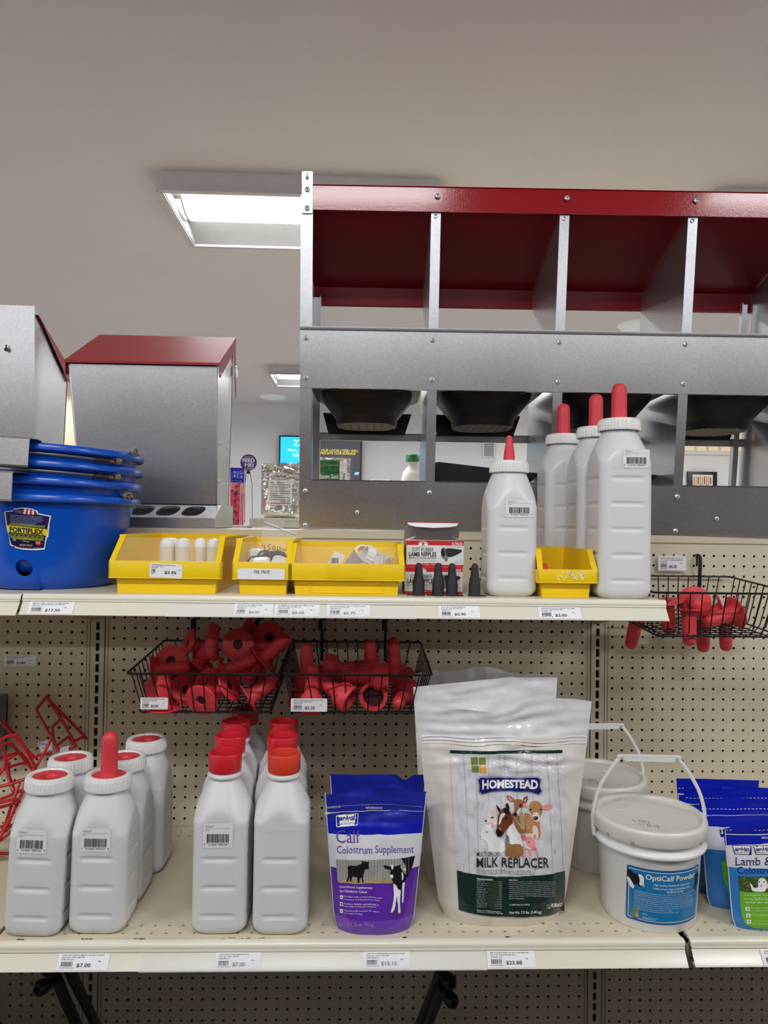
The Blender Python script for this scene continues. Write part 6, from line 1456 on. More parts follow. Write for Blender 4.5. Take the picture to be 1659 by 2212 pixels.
# words
pr.T('MULTI-SPECIES', 516, 1447, 690, 1480, 'ink', .0028, .002); pr.T('MILK REPLACER', 513, 1486, 1054, 1560, 'ink', .0046, .012, dy=2)
pr.T('MILK REPLACER FOR PRE-WEANED CALVES, GOAT KIDS, LAMBS,', 514, 1572, 925, 1592, 'p_wood2', .0026, 0, 1, dy=12); pr.T('FOALS, PIGS, LLAMA AND ALPACA CRIAS, FAWNS AND ELK CALVES', 514, 1592, 948, 1612, 'p_wood2', .0026, 0, 1, dy=12)
pr.G([(368, 1586), (430, 1606), (560, 1626), (700, 1634), (860, 1632), (1000, 1622), (1100, 1606), (1175, 1590), (1176, 1700), (1172, 1820), (1172, 1890), (1080, 1918), (950, 1930), (800, 1934), (640, 1930), (480, 1908), (382, 1880), (375, 1740)], 'p_dkgreen', .0022)
pr.T('Guaranteed Analysis', 515, 1640, 636, 1656, 'wht', .0028, .02, 1, dy=8)
nut = [('Crude Protein, min.', '24.0%'), ('Lysine, min.', '2.1%'), ('Crude Fat, min.', '24.0%'), ('Crude Fiber, max.', '0.15%'), ('Ash, max.', '10.0%'), ('Calcium, min.', '0.75%'), ('Calcium, max.', '1.25%'), ('Phosphorus, min.', '0.6%'), ('Sodium, min.', '0.85%'), ('Copper, min.', '4.0 ppm'), ('Copper, max.', '11.0 ppm'), ('Selenium, min.', '0.3 ppm'), ('Zinc, min.', '120.0 ppm'), ('Vitamin A, min.', '30,000 IU/lb'), ('Vitamin D3, min.', '5,000 IU/lb'), ('Vitamin E, min.', '110 IU/lb')]
for i, (a, b_) in enumerate(nut):
    y = 1660 + i * 13.2; pr.T(a, 516, y - 5, 516 + 5.2 * len(a), y + 3, 'p_white', .0028, 0, 1, maxl_=.02); pr.T(b_, 704 - 5 * len(b_), y + 7, 704, y + 14, 'p_white', .0028, 0, 1, maxl_=.02); pr.G([(520 + 5.4 * len(a), y + 4), (700 - 5 * len(b_), y + 11), (700 - 5 * len(b_), y + 12.5), (520 + 5.4 * len(a), y + 5.5)], 'p_olive', .0027)
pr.T('Please see mixing and feeding', 518, 1876, 694, 1886, 'wht', .0028, .02, 1, dy=14); pr.T('directions on the back of the bag.', 518, 1889, 712, 1899, 'wht', .0028, .02, 1, dy=14)
pr.T('Ingredients', 757, 1652, 824, 1664, 'wht', .0028, .02, 1)
ing = ['Dried Whey, Dried Whey Protein Concentrate, Dried Whey Product, Dried Skimmed Milk,', 'Animal Fat (Preserved with BHA and BHT), Coconut Oil, Lecithin, Dicalcium Phosphate,', 'Phosphate, Calcium Carbonate, Vitamin A Acetate, Vitamin D3 Supplement, Vitamin E', 'Supplement, Thiamine Mononitrate, Ascorbic Acid, Calcium Pantothenate, Niacin', 'Supplement, Riboflavin, Biotin, Menadione Sodium Bisulfite, Choline Chloride, Vitamin', 'Activity), Pyridoxine Hydrochloride, Folic Acid, Vitamin B12 Supplement, Manganese', 'Calcium Silicate, Zinc Sulfate, Manganese Sulfate, Copper Sulfate, Ferrous Sulfate', 'Sulfate, Potassium Sorbate, Citric Acid, Ethylenediamine Dihydriodide, Selenium', 'Natural and Artificial Flavor']
for i, s in enumerate(ing): pr.T(s, 758, 1670 + i * 15, 758 + (345 if i < 8 else 115), 1678.5 + i * 15, 'p_white', .0028, 0, 1, dy=-6 if i < 8 else 0, maxl_=.02)
pr.T('01-6880 PV412 Rev 081423', 760, 1838, 912, 1850, 'wht', .0028, .01, 1, dy=-2); pr.T('Net Wt. 7.5 lbs. (3.40 kg)', 760, 1890, 998, 1916, 'wht', .0028, .012, dy=-4)
for i, a in enumerate(([(1035, 1840), (1046, 1838), (1046, 1854), (1035, 1855)], [(1049, 1838), (1060, 1837), (1060, 1853), (1049, 1854)], [(1037, 1858), (1047, 1857), (1048, 1872), (1038, 1873)])): pr.G(a, 'p_olive', .0028)
pr.G([(1050, 1857), (1062, 1856), (1063, 1872), (1051, 1873)], 'p_gold', .0028); pr.T('HUBBARD', 1068, 1832, 1156, 1862, 'wht', .0028, .03, dy=-6); pr.T('by Alltech', 1092, 1872, 1130, 1880, 'wht', .0028, 0, 1)
obj('bag_print', mb, None, rh, ang=0, fix=False)
# zip ridges and seal on the big bag
mb = MB(); mb.use('film_white')
for z in (.322, .328, .334):
    pts = [fh(-hwh(z) * .97 + 2 * hwh(z) * .97 * i / 30, z + .002 * math.sin(i * .5), .0006) for i in range(31)]; mb.tube(pts, .0011, 5)
obj('zip_closure', mb, None, rh)

# lamb pouches
LAMB = [(.20, 'p_sky'), (.535, 'p_sky'), (.742, 'p_white'), (.845, 'p_blue'), (1, 'p_blue')]
lf = []
for i, (lb, X, Y, tp) in enumerate((('front lamb colostrum pouch with a kid goat picture at the right photo edge', 1.3975, -.4460, lambda u: -.030 * (1 - u) ** 2.0), ('second lamb pouch from the front, seal stripe and white side showing', 1.3870, -.3720, lambda u: 0), ('third lamb pouch from the front at the right photo edge', 1.3830, -.3150, lambda u: 0), ('rearmost lamb pouch, its blue top nearest the pegboard', 1.3920, -.2600, lambda u: -.004 * u))):
    r, fn_, hw_ = mkbag('lamb_pouch', lb, (X, Y, Z2 + .0006), .178, .140, .207, .022, LAMB, 'pouch', 'blue lamb supplement pouches', 31 + i, wr=.0022, nu=36, nv=44, seal=.22, top=tp)
    lf.append((r, fn_)); mb = MB(); mb.use('p_white'); h = .207
    for s_ in (-1,):
        for k in range(34):
            z0, z1 = h * k / 40, h * (k + 1) / 40; xa, xb = s_ * hw_(z0) * .995, s_ * hw_(z1) * .995
            mb.add([fn_(xa, z0, .0006), fn_(xb, z1, .0006), fn_(xb - s_ * .0015, z1, .0006), fn_(xa - s_ * .0015, z0, .0006)], [(0, 1, 2, 3)])
    for k in range(22): x = -.085 + k * .0078; rect(mb, x, h * .90 - (.010 if i == 0 else 0), x + .0045, h * .90 + .0012 - (.010 if i == 0 else 0), fn_, .0007, .02)
    poly(mb, [(-.085, h * .852), (-.06, h * .842), (.08, h * .846), (.08, h * .849), (-.06, h * .848), (-.085, h * .835)] if i else [(-.084, h * .815), (-.06, h * .808), (.08, h * .812), (.08, h * .818), (-.06, h * .816), (-.084, h * .822)], fn_, .0007, .01)
    obj('edge_seal', mb, None, r, ang=0, fix=False)
    if i:
        g = MB(); g.use('p_green'); poly(g, smooth([(-.052, .105), (.06, .10), (.06, .02), (-.02, .018), (-.044, .04)], 1), fn_, .0006, .008); g.use('p_navy'); poly(g, [(-.05, .155), (-.02, .155), (-.022, .135), (-.048, .135)], fn_, .0006, .02); g.use('wht'); text(g, 'sav', (-.047, .140, -.030, .150), fn_, .0010, .02, 1)
        obj('pouch_print', g, None, r, ang=0, fix=False)
r, fn_ = lf[0]; mb = MB(); pr = printer(mb, conv(r, fn_), fn_, (1440, 1660, 5.822))
pr.T('RESEALABLE PACKAGE', 1190, 858, 1420, 880, 'wht', .001, .02, 1)
for x0, s in ((822, 'sav•A•lam'), (1085, 'sav•A•kid')):
    pr.G([(x0, 962), (x0 + 238, 968), (x0 + 242, 1085), (x0 + 30, 1075)], 'p_navy', .0009); pr.G([(x0 + 8, 970), (x0 + 230, 975), (x0 + 208, 1075), (x0 + 42, 1070)], 'wht', .0011)
    pr.T(s, x0 + 34, 980, x0 + 212, 1038, 'p_navy', .0013, .035); pr.T('PRODUCTS', x0 + 52, 1045, x0 + 206, 1062, 'p_navy', .0013, .02, 1)
pr.T('Lamb & Kid', 864, 1112, 1560, 1215, 'p_navy', .0010, -.004, sf=True); pr.T('Colostrum', 884, 1232, 1400, 1318, 'p_navy', .0010, -.004, sf=True)
pr.G([(895, 1350), (1300, 1356), (1560, 1350), (1560, 1556), (1200, 1552), (915, 1535)], 'p_leaf', .0009)
rg = random.Random(6)
for i in range(90): x = rg.uniform(905, 1500); y = rg.uniform(1360, 1530); s_ = rg.uniform(8, 22); pr.G([(x, y), (x + s_, y - s_ * .4), (x + s_ * .8, y + s_ * .5), (x - 4, y + s_ * .4)], rg.choice(('p_straw', 'p_olive', 'p_dirt', 'p_leaf', 'p_black')), .0011)
pr.G([(1040, 1425), (1070, 1460), (1090, 1500), (1150, 1495), (1140, 1410), (1175, 1370), (1230, 1380), (1260, 1430), (1270, 1510), (1245, 1500), (1235, 1550), (1075, 1545), (1060, 1500)], 'wht', .0014, 1)
for x in (1160, 1218): pr.G(ell(x, 1422, 8, 10, 8), 'p_black', .0017)
pr.G(ell(1185, 1470, 12, 14, 10), 'p_pinksoft', .0017); pr.G(ell(1255, 1470, 14, 40, 12), 'p_cream', .0016)
pr.G([(915, 1538), (1200, 1555), (1560, 1558), (1560, 2010), (1100, 2005), (990, 1960), (945, 1860), (920, 1700)], 'p_green', .0010, 0)
for s, x1, y in (('Complete Colostrum', 1430, 1570), ('to be fed to Lambs & Kids', 1520, 1615), ('within the first day', 1410, 1662)): pr.T(s, 972 + (y - 1570) * .06, y + 3, x1, y + 31, 'wht', .0014, .006, 1, dy=6)
for i, (s1, s2, y) in enumerate((('Readily available antibodies', 'to support immunity', 1735), ('Formulated with vitamins', '', 1818), ('Convenient, easy mixing', 'for consistent results', 1895))):
    x = 985 + i * 9; pr.G([(x, y), (x + 55, y + 3), (x + 55, y + 52), (x, y + 48)], 'wht', .0013)
    pr.G([(x + 18, y + 14), (x + 40, y + 16), (x + 38, y + 34), (x + 28, y + 40), (x + 18, y + 32)], 'p_green', .0017)
    pr.T(s1, x + 72, y + 4, x + 72 + 430, y + 26, 'p_cream', .0014, 0, 1, dy=6)
    if s2: pr.T(s2, x + 72, y + 37, x + 72 + 330, y + 59, 'p_cream', .0014, 0, 1, dy=6)
pr.T('NET WT. 10 oz (283 g)', 1028, 2022, 1400, 2050, 'wht', .0014, .004)
obj('pouch_print', mb, None, r, ang=0, fix=False)

# ---------------- white pails ----------------
def pail(label, X, Y, ba, lab):
    r = thing('lidded_pail', label, 'pail', (X, Y, Z2), 0, 'white lidded pails')
    mesh_part('pb', 'pail_body', lambda: MB().lathe([(0, .003), (.080, .003), (.083, 0), (.086, .004), (.0945, .140), (.0955, .1425), (.0995, .1405), (.1035, .1395), (.1045, .142), (.1035, .1455), (.097, .150), (.0975, .163)], 72), 'white', r, ang=40)
    def lid():
        mb = MB(); mb.lathe([(.098, .160), (.1040, .1605), (.1050, .163), (.1055, .181), (.1045, .1855), (.1020, .188), (.0965, .188), (.0945, .186), (.0925, .182), (.0900, .1812), (0, .1812)], 72)
        mb.lathe([(.018, .1812), (.0185, .1818), (.019, .1812)], 24, Matrix.Translation((-.045, .045, 0))); mb.lathe([(0, .1826), (.002, .182), (.0025, .1812)], 10, Matrix.Translation((-.045, .045, 0)))
        return mb
    mesh_part('pl', 'pail_lid', lid, 'lid', r, ang=35)
    for a in (-132, -58, 20, 100, 200): 
        mb = MB(); A = math.radians(a + 5); p = Vector((math.cos(A), math.sin(A), 0)); mb.bbox(-.0035, .0035, -.0006, .0006, .1605, .1665, .0003, Matrix.Rotation(A + math.pi / 2, 4, 'Z') @ Matrix.Translation((0, -.1054, 0)))
        obj('lid_notch', mb, 'p_straw', r, ang=0)
    # embossed and stamped marks on the lid
    mb = MB(); fl = lambda x, y, off=0: Vector((x, y, .1813 + off)); rg = random.Random(2)
    mb.use('ink_soft'); text(mb, 'L C52', (-.040, -.030, -.012, -.020), fl, .0003, 0, 1, warp=lambda x, y: (x, y - .35 * (x + .04))); text(mb, '11 13 18', (-.034, -.046, -.002, -.036), fl, .0003, 0, 1, warp=lambda x, y: (x, y - .35 * (x + .04)))
    mb.use('lid')
    for i in range(3): mb.tube([fl(.00 + .02 * i * .3 + .0, .03, 0), fl(.03, .03 - .004 * i, .0003)], .0004, 4)
    mb.use('p_dirt')
    for i in range(70 if lab else 40):
        a = rg.uniform(-2.4, .3); q = rg.uniform(.05, .088); s_ = rg.uniform(.0003, .0009); x, y = q * math.cos(a), q * math.sin(a); mb.add([fl(x - s_, y, .0002), fl(x + s_, y - s_, .0002), fl(x + s_, y + s_, .0002)], [(0, 1, 2)])
    for i in range(40):
        x, y = rg.gauss(-.035, .02), rg.gauss(.078, .004); s_ = rg.uniform(.0004, .0011); mb.add([fl(x - s_, y, .0002), fl(x + s_, y - s_, .0002), fl(x + s_, y + s_, .0002)], [(0, 1, 2)]) if x * x + y * y < .0078 else None
    obj('lid_marks', mb, None, r, ang=0, fix=False)
    # bail
    mb = MB(); Hh = .298; pts = []
    c, s_ = math.cos(ba), math.sin(ba)
    for (x, z) in ((-.1065, .150), (-.1075, .185), (-.098, .225), (-.078, .262), (-.058, .2885), (-.052, .293), (.052, .293), (.058, .2885), (.078, .262), (.098, .225), (.1075, .185), (.1065, .150)): pts.append(Vector((x * c, x * s_, z)))
    # smooth
    P_ = []
    for i in range(len(pts) - 1):
        p0, p1, p2, p3 = pts[max(i - 1, 0)], pts[i], pts[i + 1], pts[min(i + 2, len(pts) - 1)]
        for t in (0, .25, .5, .75): P_.append(.5 * ((2 * p1) + (-p0 + p2) * t + (2 * p0 - 5 * p1 + 4 * p2 - p3) * t * t + (-p0 + 3 * p1 - 3 * p2 + p3) * t ** 3))
    P_.append(pts[-1]); mb.tube(P_, .0036, 8)
    R_ = Matrix.Rotation(ba, 4, 'Z')
    mb.prism([(-.053, .296), (.053, .296), (.047, .2845), (-.047, .2845)], 'y', -.004, .004, R_); 
    for s2 in (-1, 1): mb.bbox(s2 * .1065 - .003, s2 * .1065 + .003, -.008, .008, .143, .158, .001, R_)
    obj('bail_handle', mb, 'white', r, ang=40)
    return r
p1 = pail('front white lidded pail with a blue calf powder label and arched handle', 1.1930, -.3860, math.radians(-3), True)
p2 = pail('rear white lidded pail, half hidden behind the big milk replacer bag', 1.1660, -.1640, math.radians(4), False)
def paillabel(root, a0deg):
    Rp = lambda z: .086 + (.0945 - .086) * (z - .004) / .136 + .0001; fn = cyl(Rp, math.radians(a0deg))
    def U(x, y):   # in label crop coordinates (1310..1520 x 1820..2020, s=7.9)
        u = (x - 900) / 630.; u = max(-.999, min(.999, u)); return (math.asin(max(-1, min(1, (x - 860) / 735.))) * .09, None)
    W2, z0, z1 = .0745, .018, .118
    mb = MB(); q = lambda u, v: (u * W2, z0 + (z1 - z0) * v)   # u -1..1, v 0..1
    mb.use('p_teal2'); poly(mb, [ (x, z) for x, z in rrect(-W2, z0, W2, z1, .004)], fn, .0004, .006)
    mb.use('wht'); poly(mb, rrect(-W2 + .004, z0 + .004, W2 - .004, z1 - .004, .001), fn, .0006, .006)
    mb.use('p_teal'); poly(mb, rrect(-W2 + .0052, z0 + .0052, W2 - .0052, z1 - .0052, .001), fn, .0008, .006)
    def T_(s, u0, v0, u1, v1, m='wht', bold=0, res=1, off=.0012): mb.use(m); a, b_ = q(u0, v0), q(u1, v1); text(mb, s, (a[0], a[1], b_[0], b_[1]), fn, off, bold, res, 0, .008, serif=s in ('OptiCalf Powder', 'High Quality Nutritional Supplement'))
    T_('OptiCalf Powder', -.545, .775, .80, .905, 'p_maroon', .025, 2, .0010); T_('OptiCalf Powder', -.555, .78, .79, .91, 'wht', .02, 2, .0014)
    T_('High Quality Nutritional Supplement', -.36, .70, .58, .755); T_('Contains a source of egg and milk globulin proteins', -.38, .64, .60, .685, bold=.015); T_('and direct fed microbials', -.05, .595, .40, .635, bold=.015)
    rows = [('GUARANTEED ANALYSIS: Contains a source of live, viable naturally occurring microorganisms, 10 billion CFU/lb.', .80), ('Lactobacillus acidophilus, Enterococcus faecium and their fermentation products. 5 grams crude protein.', .55), ('INGREDIENTS: Dried whole egg powder, dried whey protein concentrate, dextrose, dried Lactobacillus product,', .83), ('Enterococcus faecium fermentation product, dried animal plasma, vitamin A, vitamin D3, vitamin E supplement.', .60), ('DIRECTIONS FOR USE: Feed OptiCalf Powder to supply high quality egg and globulin proteins to newborn calves.', .84), ('In the first day of life mix 20 grams in colostrum or milk. Continue daily through the first days of life.', .83), ('Mix 10 grams in milk replacer, whole milk or electrolytes, twice daily for calves under stress or when they', .82), ('are moved. Stir until the powder is in solution and feed at once. Keep the pail closed when not in use.', .75), ('STORAGE: Store in a cool, dry location, away from direct sunlight.', .10), ('WARNING: Keep out of reach of children. Do not handle if allergic to eggs.', .28)]
    for i, (s, u1) in enumerate(rows): v = .555 - i * .036; T_(s, -.80, v - .012, u1, v + .012)
    mb.use('p_olive'); 
    for du, dv in ((0, 0), (.075, 0), (0, -.075)): a = q(-.83 + du, .15 + dv); b_ = q(-.83 + du + .068, .15 + dv + .068); rect(mb, a[0], a[1], b_[0], b_[1], fn, .0010)
    mb.use('p_gold'); a = q(-.755, .075); b_ = q(-.687, .143); rect(mb, a[0], a[1], b_[0], b_[1], fn, .0010)
    T_('HUBBARD', -.83, .04, -.69, .062, 'p_nvy2', .02)
    T_('HUBBARD', -.60, .155, -.48, .172, bold=.02); T_('Mankato, Minnesota 56001', -.60, .105, -.22, .122); T_('www.hubbardfeeds.com', -.60, .075, -.28, .095, bold=.02); T_('NET WT. 3 lb (1.36 kg)', .0, .048, .24, .066); T_('OptiCalf', .66, .08, .82, .115, 'p_nvy2', .01)
    # cow heads
    def G_(pts, m, off): mb.use(m); poly(mb, smooth([q(*p) for p in pts], 1), fn, off, .006)
    G_([(-.99, .93), (-.93, .93), (-.80, .86), (-.66, .90), (-.60, .84), (-.57, .76), (-.60, .70), (-.56, .66), (-.66, .645), (-.78, .70), (-.80, .68), (-.90, .63), (-.99, .70)], 'p_black', .0016)
    G_([(-.74, .885), (-.64, .885), (-.585, .82), (-.59, .72), (-.565, .665), (-.64, .65), (-.70, .70), (-.68, .78)], 'wht', .0019); G_([(-.99, .80), (-.92, .76), (-.86, .70), (-.80, .63), (-.84, .58), (-.92, .62), (-.99, .70)], 'wht', .0019)
    G_([(-.68, .665), (-.60, .655), (-.58, .68), (-.64, .70)], 'p_dirt', .0021)
    G_([(.80, .80), (.86, .84), (.88, .90), (.91, .85), (.95, .83), (.96, .89), (.99, .84), (.99, .66), (.93, .60), (.90, .55), (.84, .56), (.80, .62), (.84, .70), (.84, .78)], 'p_black', .0016); G_([(.84, .60), (.88, .56), (.92, .60), (.88, .66)], 'p_wood2', .0019)
    obj('paper_label', mb, None, root, ang=0, fix=False, label='blue printed label with two cow heads')
paillabel(p1, -89.5); paillabel(p2, -38)
# ---------------- wire baskets ----------------
def basket(label, X, Z, tilt, Wd=.3048, Dp=.285, Hh=.088, nx=11, ny=10, hooks=(.075, .2274), Yb=-.013, hz=.050):
    r = thing('wire_basket', label, 'basket', (X, Yb, Z), rot=(tilt, 0, 0))
    ins = .018; q = .010
    def rr(x0, y0, x1, y1, z, rad):
        pts = []
        for cx, cy, a in ((x1 - rad, -y0 - rad, 0), (x0 + rad, -y0 - rad, 90), (x0 + rad, -y1 + rad, 180), (x1 - rad, -y1 + rad, 270)):
            pts += [Vector((cx + rad * math.cos(math.radians(a + 22.5 * i)), cy + rad * math.sin(math.radians(a + 22.5 * i)), z)) for i in range(5)]
        return pts
    mb = MB(); mb.tube(rr(0, 0, Wd, Dp, 0, q), .0024, 8, closed=True); obj('rim_wire', mb, 'wire', r)
    mb = MB(); mb.tube(rr(ins, .004, Wd - ins, Dp - ins, -Hh + .004, q), .0019, 8, closed=True); obj('bottom_ring', mb, 'wire', r)
    mb = MB()
    for i in range(1, nx + 1):
        t = i / (nx + 1); x = Wd * t; xb = ins + (Wd - 2 * ins) * t
        mb.tube([(x, 0, 0), (xb, -.004, -Hh + .012), (xb, -.012, -Hh + .001), (xb, -Dp + ins + .012, -Hh + .001), (xb, -Dp + ins + .002, -Hh + .012), (x, -Dp, 0)], .00135, 6)
    obj('upright_wires', mb, 'wire', r)
    mb = MB()
    for i in range(1, ny + 1):
        t = i / (ny + 1); y = -Dp * t; yb = -.006 - (Dp - ins - .006) * t
        mb.tube([(0, y, 0), (ins - .002, yb, -Hh + .012), (ins + .008, yb, -Hh - .0015), (Wd - ins - .008, yb, -Hh - .0015), (Wd - ins + .002, yb, -Hh + .012), (Wd, y, 0)], .00135, 6)
    obj('cross_wires', mb, 'wire', r)
    inv = Matrix.Rotation(-tilt, 4, 'X')
    for hx in hooks:
        mb = MB(); mb.tube([(hx, .016, hz + .004), (hx, .004, hz + .004), (hx, -.002, hz + .001), (hx, -.004, hz - .008), (hx, -.0035, -.045)], .0042, 8)
        mb.tube([(hx - .006, .003, hz + .002), (hx - .007, -.001, hz - .002), (hx - .007, -.001, hz - .022)], .0026, 6); o = obj('hanging_hook', mb, 'wire', r); mb2 = o
    return r
bk1 = basket('left black wire basket heaped with dark red disc nipples', .1630, 1.0975, math.radians(4.4), hooks=(.0720, .2238), hz=.049)
bk2 = basket('middle black wire basket with red cup nipples and a $2.20 tag', .4750, 1.0985, math.radians(4.4), hooks=(.0657, .2194), hz=.0505)
bk3 = basket('right black wire basket hanging beyond the end of the upper shelf', 1.2370, 1.2665, math.radians(3.2), hooks=(.2291, .0767), hz=.047, Hh=.098)
NP = [
 # label, kind, px,py, Y, dir
 ('red disc nipple standing upright behind the $2.00 basket tag', 'screw', 352, 1532, -.250, (.02, -.02, 1)),
 ('red disc nipple with its round hole facing out at the front of the left basket', 'screw', 434, 1514, -.268, (.25, .95, .35)),
 ('red disc nipple leaning right at the front right of the left basket', 'screw', 534, 1510, -.240, (.80, .30, .50)),
 ('red disc nipple with its disc edge-on, pointing left, front right centre of the left basket', 'screw', 497, 1480, -.235, (-.75, .25, -.45)),
 ('red disc nipple leaning flat behind the upright one at the left of the left basket', 'screw', 346, 1492, -.215, (.1, .98, .12)),
 ('dark red disc nipple facing out above the rim at the left of the left basket', 'screw', 368, 1427, -.175, (.10, .9, -.35)),
 ('dark red disc nipple seen obliquely at the upper left of the pile', 'screw', 404, 1390, -.110, (.80, .45, -.35)),
 ('dark red nipple pointing straight up in the middle of the left pile', 'screw', 450, 1422, -.130, (.14, .1, 1)),
 ('dark red disc nipple facing out with a centre hole, top middle of the left pile', 'screw', 514, 1392, -.125, (-.15, 1, -.2)),
 ('dark red disc nipple facing out, top right of the left pile', 'screw', 581, 1376, -.085, (-.1, 1, -.15)),
 ('dark red disc nipple edge-on at the very top of the left pile', 'screw', 529, 1352, -.060, (.85, .2, -.50)),
 ('dark red nipple pointing up right over the basket corner', 'screw', 568, 1424, -.140, (.72, -.05, .65)),
 ('dark red nipple pointing right just behind the rim of the left basket', 'screw', 482, 1452, -.165, (.92, .1, .38)),
 ('dark red nipple lying flat pointing right below the left facing disc', 'screw', 330, 1450, -.190, (.97, .1, .12)),
 ('dark red disc nipple tilted behind the front disc in the left basket', 'screw', 403, 1490, -.200, (-.6, .6, -.5)),
 ('dark red disc nipple at mid depth, disc turned right in the left basket', 'screw', 455, 1478, -.190, (-.5, .85, .1)),
 ('dark red nipple lying deep at the right of the left basket', 'screw', 556, 1468, -.170, (-.9, .3, .1)),
 ('dark red disc nipple low at the centre back of the left basket', 'screw', 420, 1445, -.150, (.4, .5, .75)),
 ('dark red disc nipple low at the right back of the left basket', 'screw', 545, 1430, -.110, (.2, .9, .3)),
 ('dark red disc nipple low at the left back of the left basket', 'screw', 385, 1465, -.140, (.9, .3, .3)),
 ('red disc nipple lying flat on the floor of the left basket at the left', 'screw', 365, 1514, -.200, (.7, .3, .25)),
 ('red cup nipple standing upright behind the $2.20 basket tag', 'cup', 672, 1537, -.250, (.01, .0, 1)),
 ('dark red cup nipple standing upright behind the tagged one in the middle basket', 'cup', 663, 1488, -.175, (-.02, .02, 1)),
 ('red cup nipple with its open mouth facing front right in the middle basket', 'cup', 757, 1512, -.262, (-.85, .42, .42)),
 ('red cup nipple lying level and pointing left near the rim of the middle basket', 'cup', 839, 1462, -.235, (-1, .05, -.02)),
 ('red cup nipple with its dark mouth facing straight out in the middle basket', 'cup', 806, 1505, -.250, (.1, 1, -.08)),
 ('red cup nipple pointing at the viewer at the right of the middle basket', 'cup', 876, 1490, -.170, (-.22, -.95, -.10)),
 ('dark red cup nipple pointing straight up at the back centre of the middle basket', 'cup', 799, 1475, -.090, (0, .02, 1)),
 ('dark red cup nipple pointing up at the back right of the middle basket', 'cup', 854, 1468, -.070, (-.06, .02, 1)),
 ('dark red cup nipple at the back left of the middle basket, cup to the left', 'cup', 697, 1437, -.100, (.95, .0, -.2)),
 ('dark red cup nipple lying at the back middle of the middle basket', 'cup', 752, 1462, -.110, (.3, .8, .1)),
 ('dark red cup nipple tilted behind the outward mouth in the middle basket', 'cup', 788, 1468, -.150, (.2, .75, .35)),
 ('dark red cup nipple at the left back of the middle basket pointing at the viewer', 'cup', 700, 1462, -.065, (.05, -1, .05)),
 ('red cup nipple lying on the floor at the left of the middle basket', 'cup', 652, 1522, -.190, (.1, .8, .5)),
 ('red cup nipple deep at the right of the middle basket', 'cup', 878, 1478, -.110, (.1, .9, .1)),
 ('red disc nipple with the large round dome in the right basket', 'screw', 1500, 1300, -.165, (-.36, -.92, .0)),
 ('red disc nipple hanging straight down through the front of the right basket', 'screw', 1488, 1316, -.225, (-.02, -.1, -1)),
 ('red nipple lying left with its tilted disc at the right of the right basket', 'screw', 1590, 1322, -.225, (-.92, -.12, -.28)),
 ('red nipple lying low and left behind the hanging one in the right basket', 'screw', 1562, 1316, -.150, (-.8, .3, -.30)),
 ('red nipple poking down below the left corner of the right basket', 'screw', 1377, 1330, -.110, (-.22, .0, -1)),
 ('red nipple poking its tip below the right basket at centre', 'screw', 1518, 1334, -.140, (0, -.05, -1)),
 ('red nipple poking its tip below the right basket, right of centre', 'screw', 1567, 1334, -.090, (0, -.05, -1)),
 ('red disc nipple lying flat at the left end of the right basket', 'screw', 1440, 1298, -.160, (.15, .1, -1)),
]
for lb, kd, px, py, Y, d in NP:
    p = at(px, py, Y); grp = 'red nipples in the left basket' if px < 605 else ('red nipples in the middle basket' if px < 940 else 'red nipples in the right basket')
    nipple(kd, lb, p, d, grp, spin=px * .37)
board_tag(303, 1507, 363, 1532, -.288, ['NIPPLE EZ NURSE SCREW ON CALF', 'Prod: 24-76 BUK', '9882119'], '$2.00', '851560005123', 'white price tag reading $2.00 on the front of the left wire basket', seed=31)
board_tag(628, 1509, 707, 1537, -.288, ['NIPPLE EZ NURSE SNAP-ON CALF', 'Prod: 24-78 BUK', '9882120'], '$2.20', '851560005109', 'white price tag reading $2.20 on the front of the middle wire basket', seed=32)

# ---------------- red wire holders at the left ----------------
def wires(name, label, strokes, r=.0034, grp='red wire bottle holders'):
    cc = lambda x, y, Y: at(x / 4.609, 1480 + y / 4.609, Y)
    c0 = cc(*strokes[0][0]); t = thing(name, label, 'holder', c0, group=grp)
    for st in strokes:
        P0 = [cc(*p) - c0 for p in st]; P_ = []
        if len(P0) > 2:
            for i in range(len(P0) - 1):
                a, b, c, d = P0[max(i - 1, 0)], P0[i], P0[i + 1], P0[min(i + 2, len(P0) - 1)]
                for q in (0, .2, .4, .6, .8): P_.append(.5 * ((2 * b) + (-a + c) * q + (2 * a - 5 * b + 4 * c - d) * q * q + (-a + 3 * b - 3 * c + d) * q ** 3))
            P_.append(P0[-1])
        else: P_ = P0
        obj('wire_loop', MB().tube(P_, r, 8), 'redwire', t)
    return t
wires('wire_holder', 'red wire holder with a pointed triangular loop against the left pegboard', [
  [(465, 112, -.012), (370, 235, -.03), (372, 265, -.035), (480, 470, -.06), (505, 540, -.07), (360, 815, -.10)],
  [(465, 112, -.012), (540, 205, -.02), (840, 505, -.03), (838, 520, -.03), (795, 530, -.03), (700, 580, -.035)],
  [(465, 112, -.012), (540, 235, -.02), (620, 350, -.025), (765, 625, -.04)],
  [(600, 345, -.025), (525, 415, -.03), (522, 450, -.03), (540, 560, -.04), (580, 660, -.05)],
  [(560, 605, -.04), (670, 525, -.035), (690, 530, -.035), (740, 600, -.04), (700, 640, -.045)]])
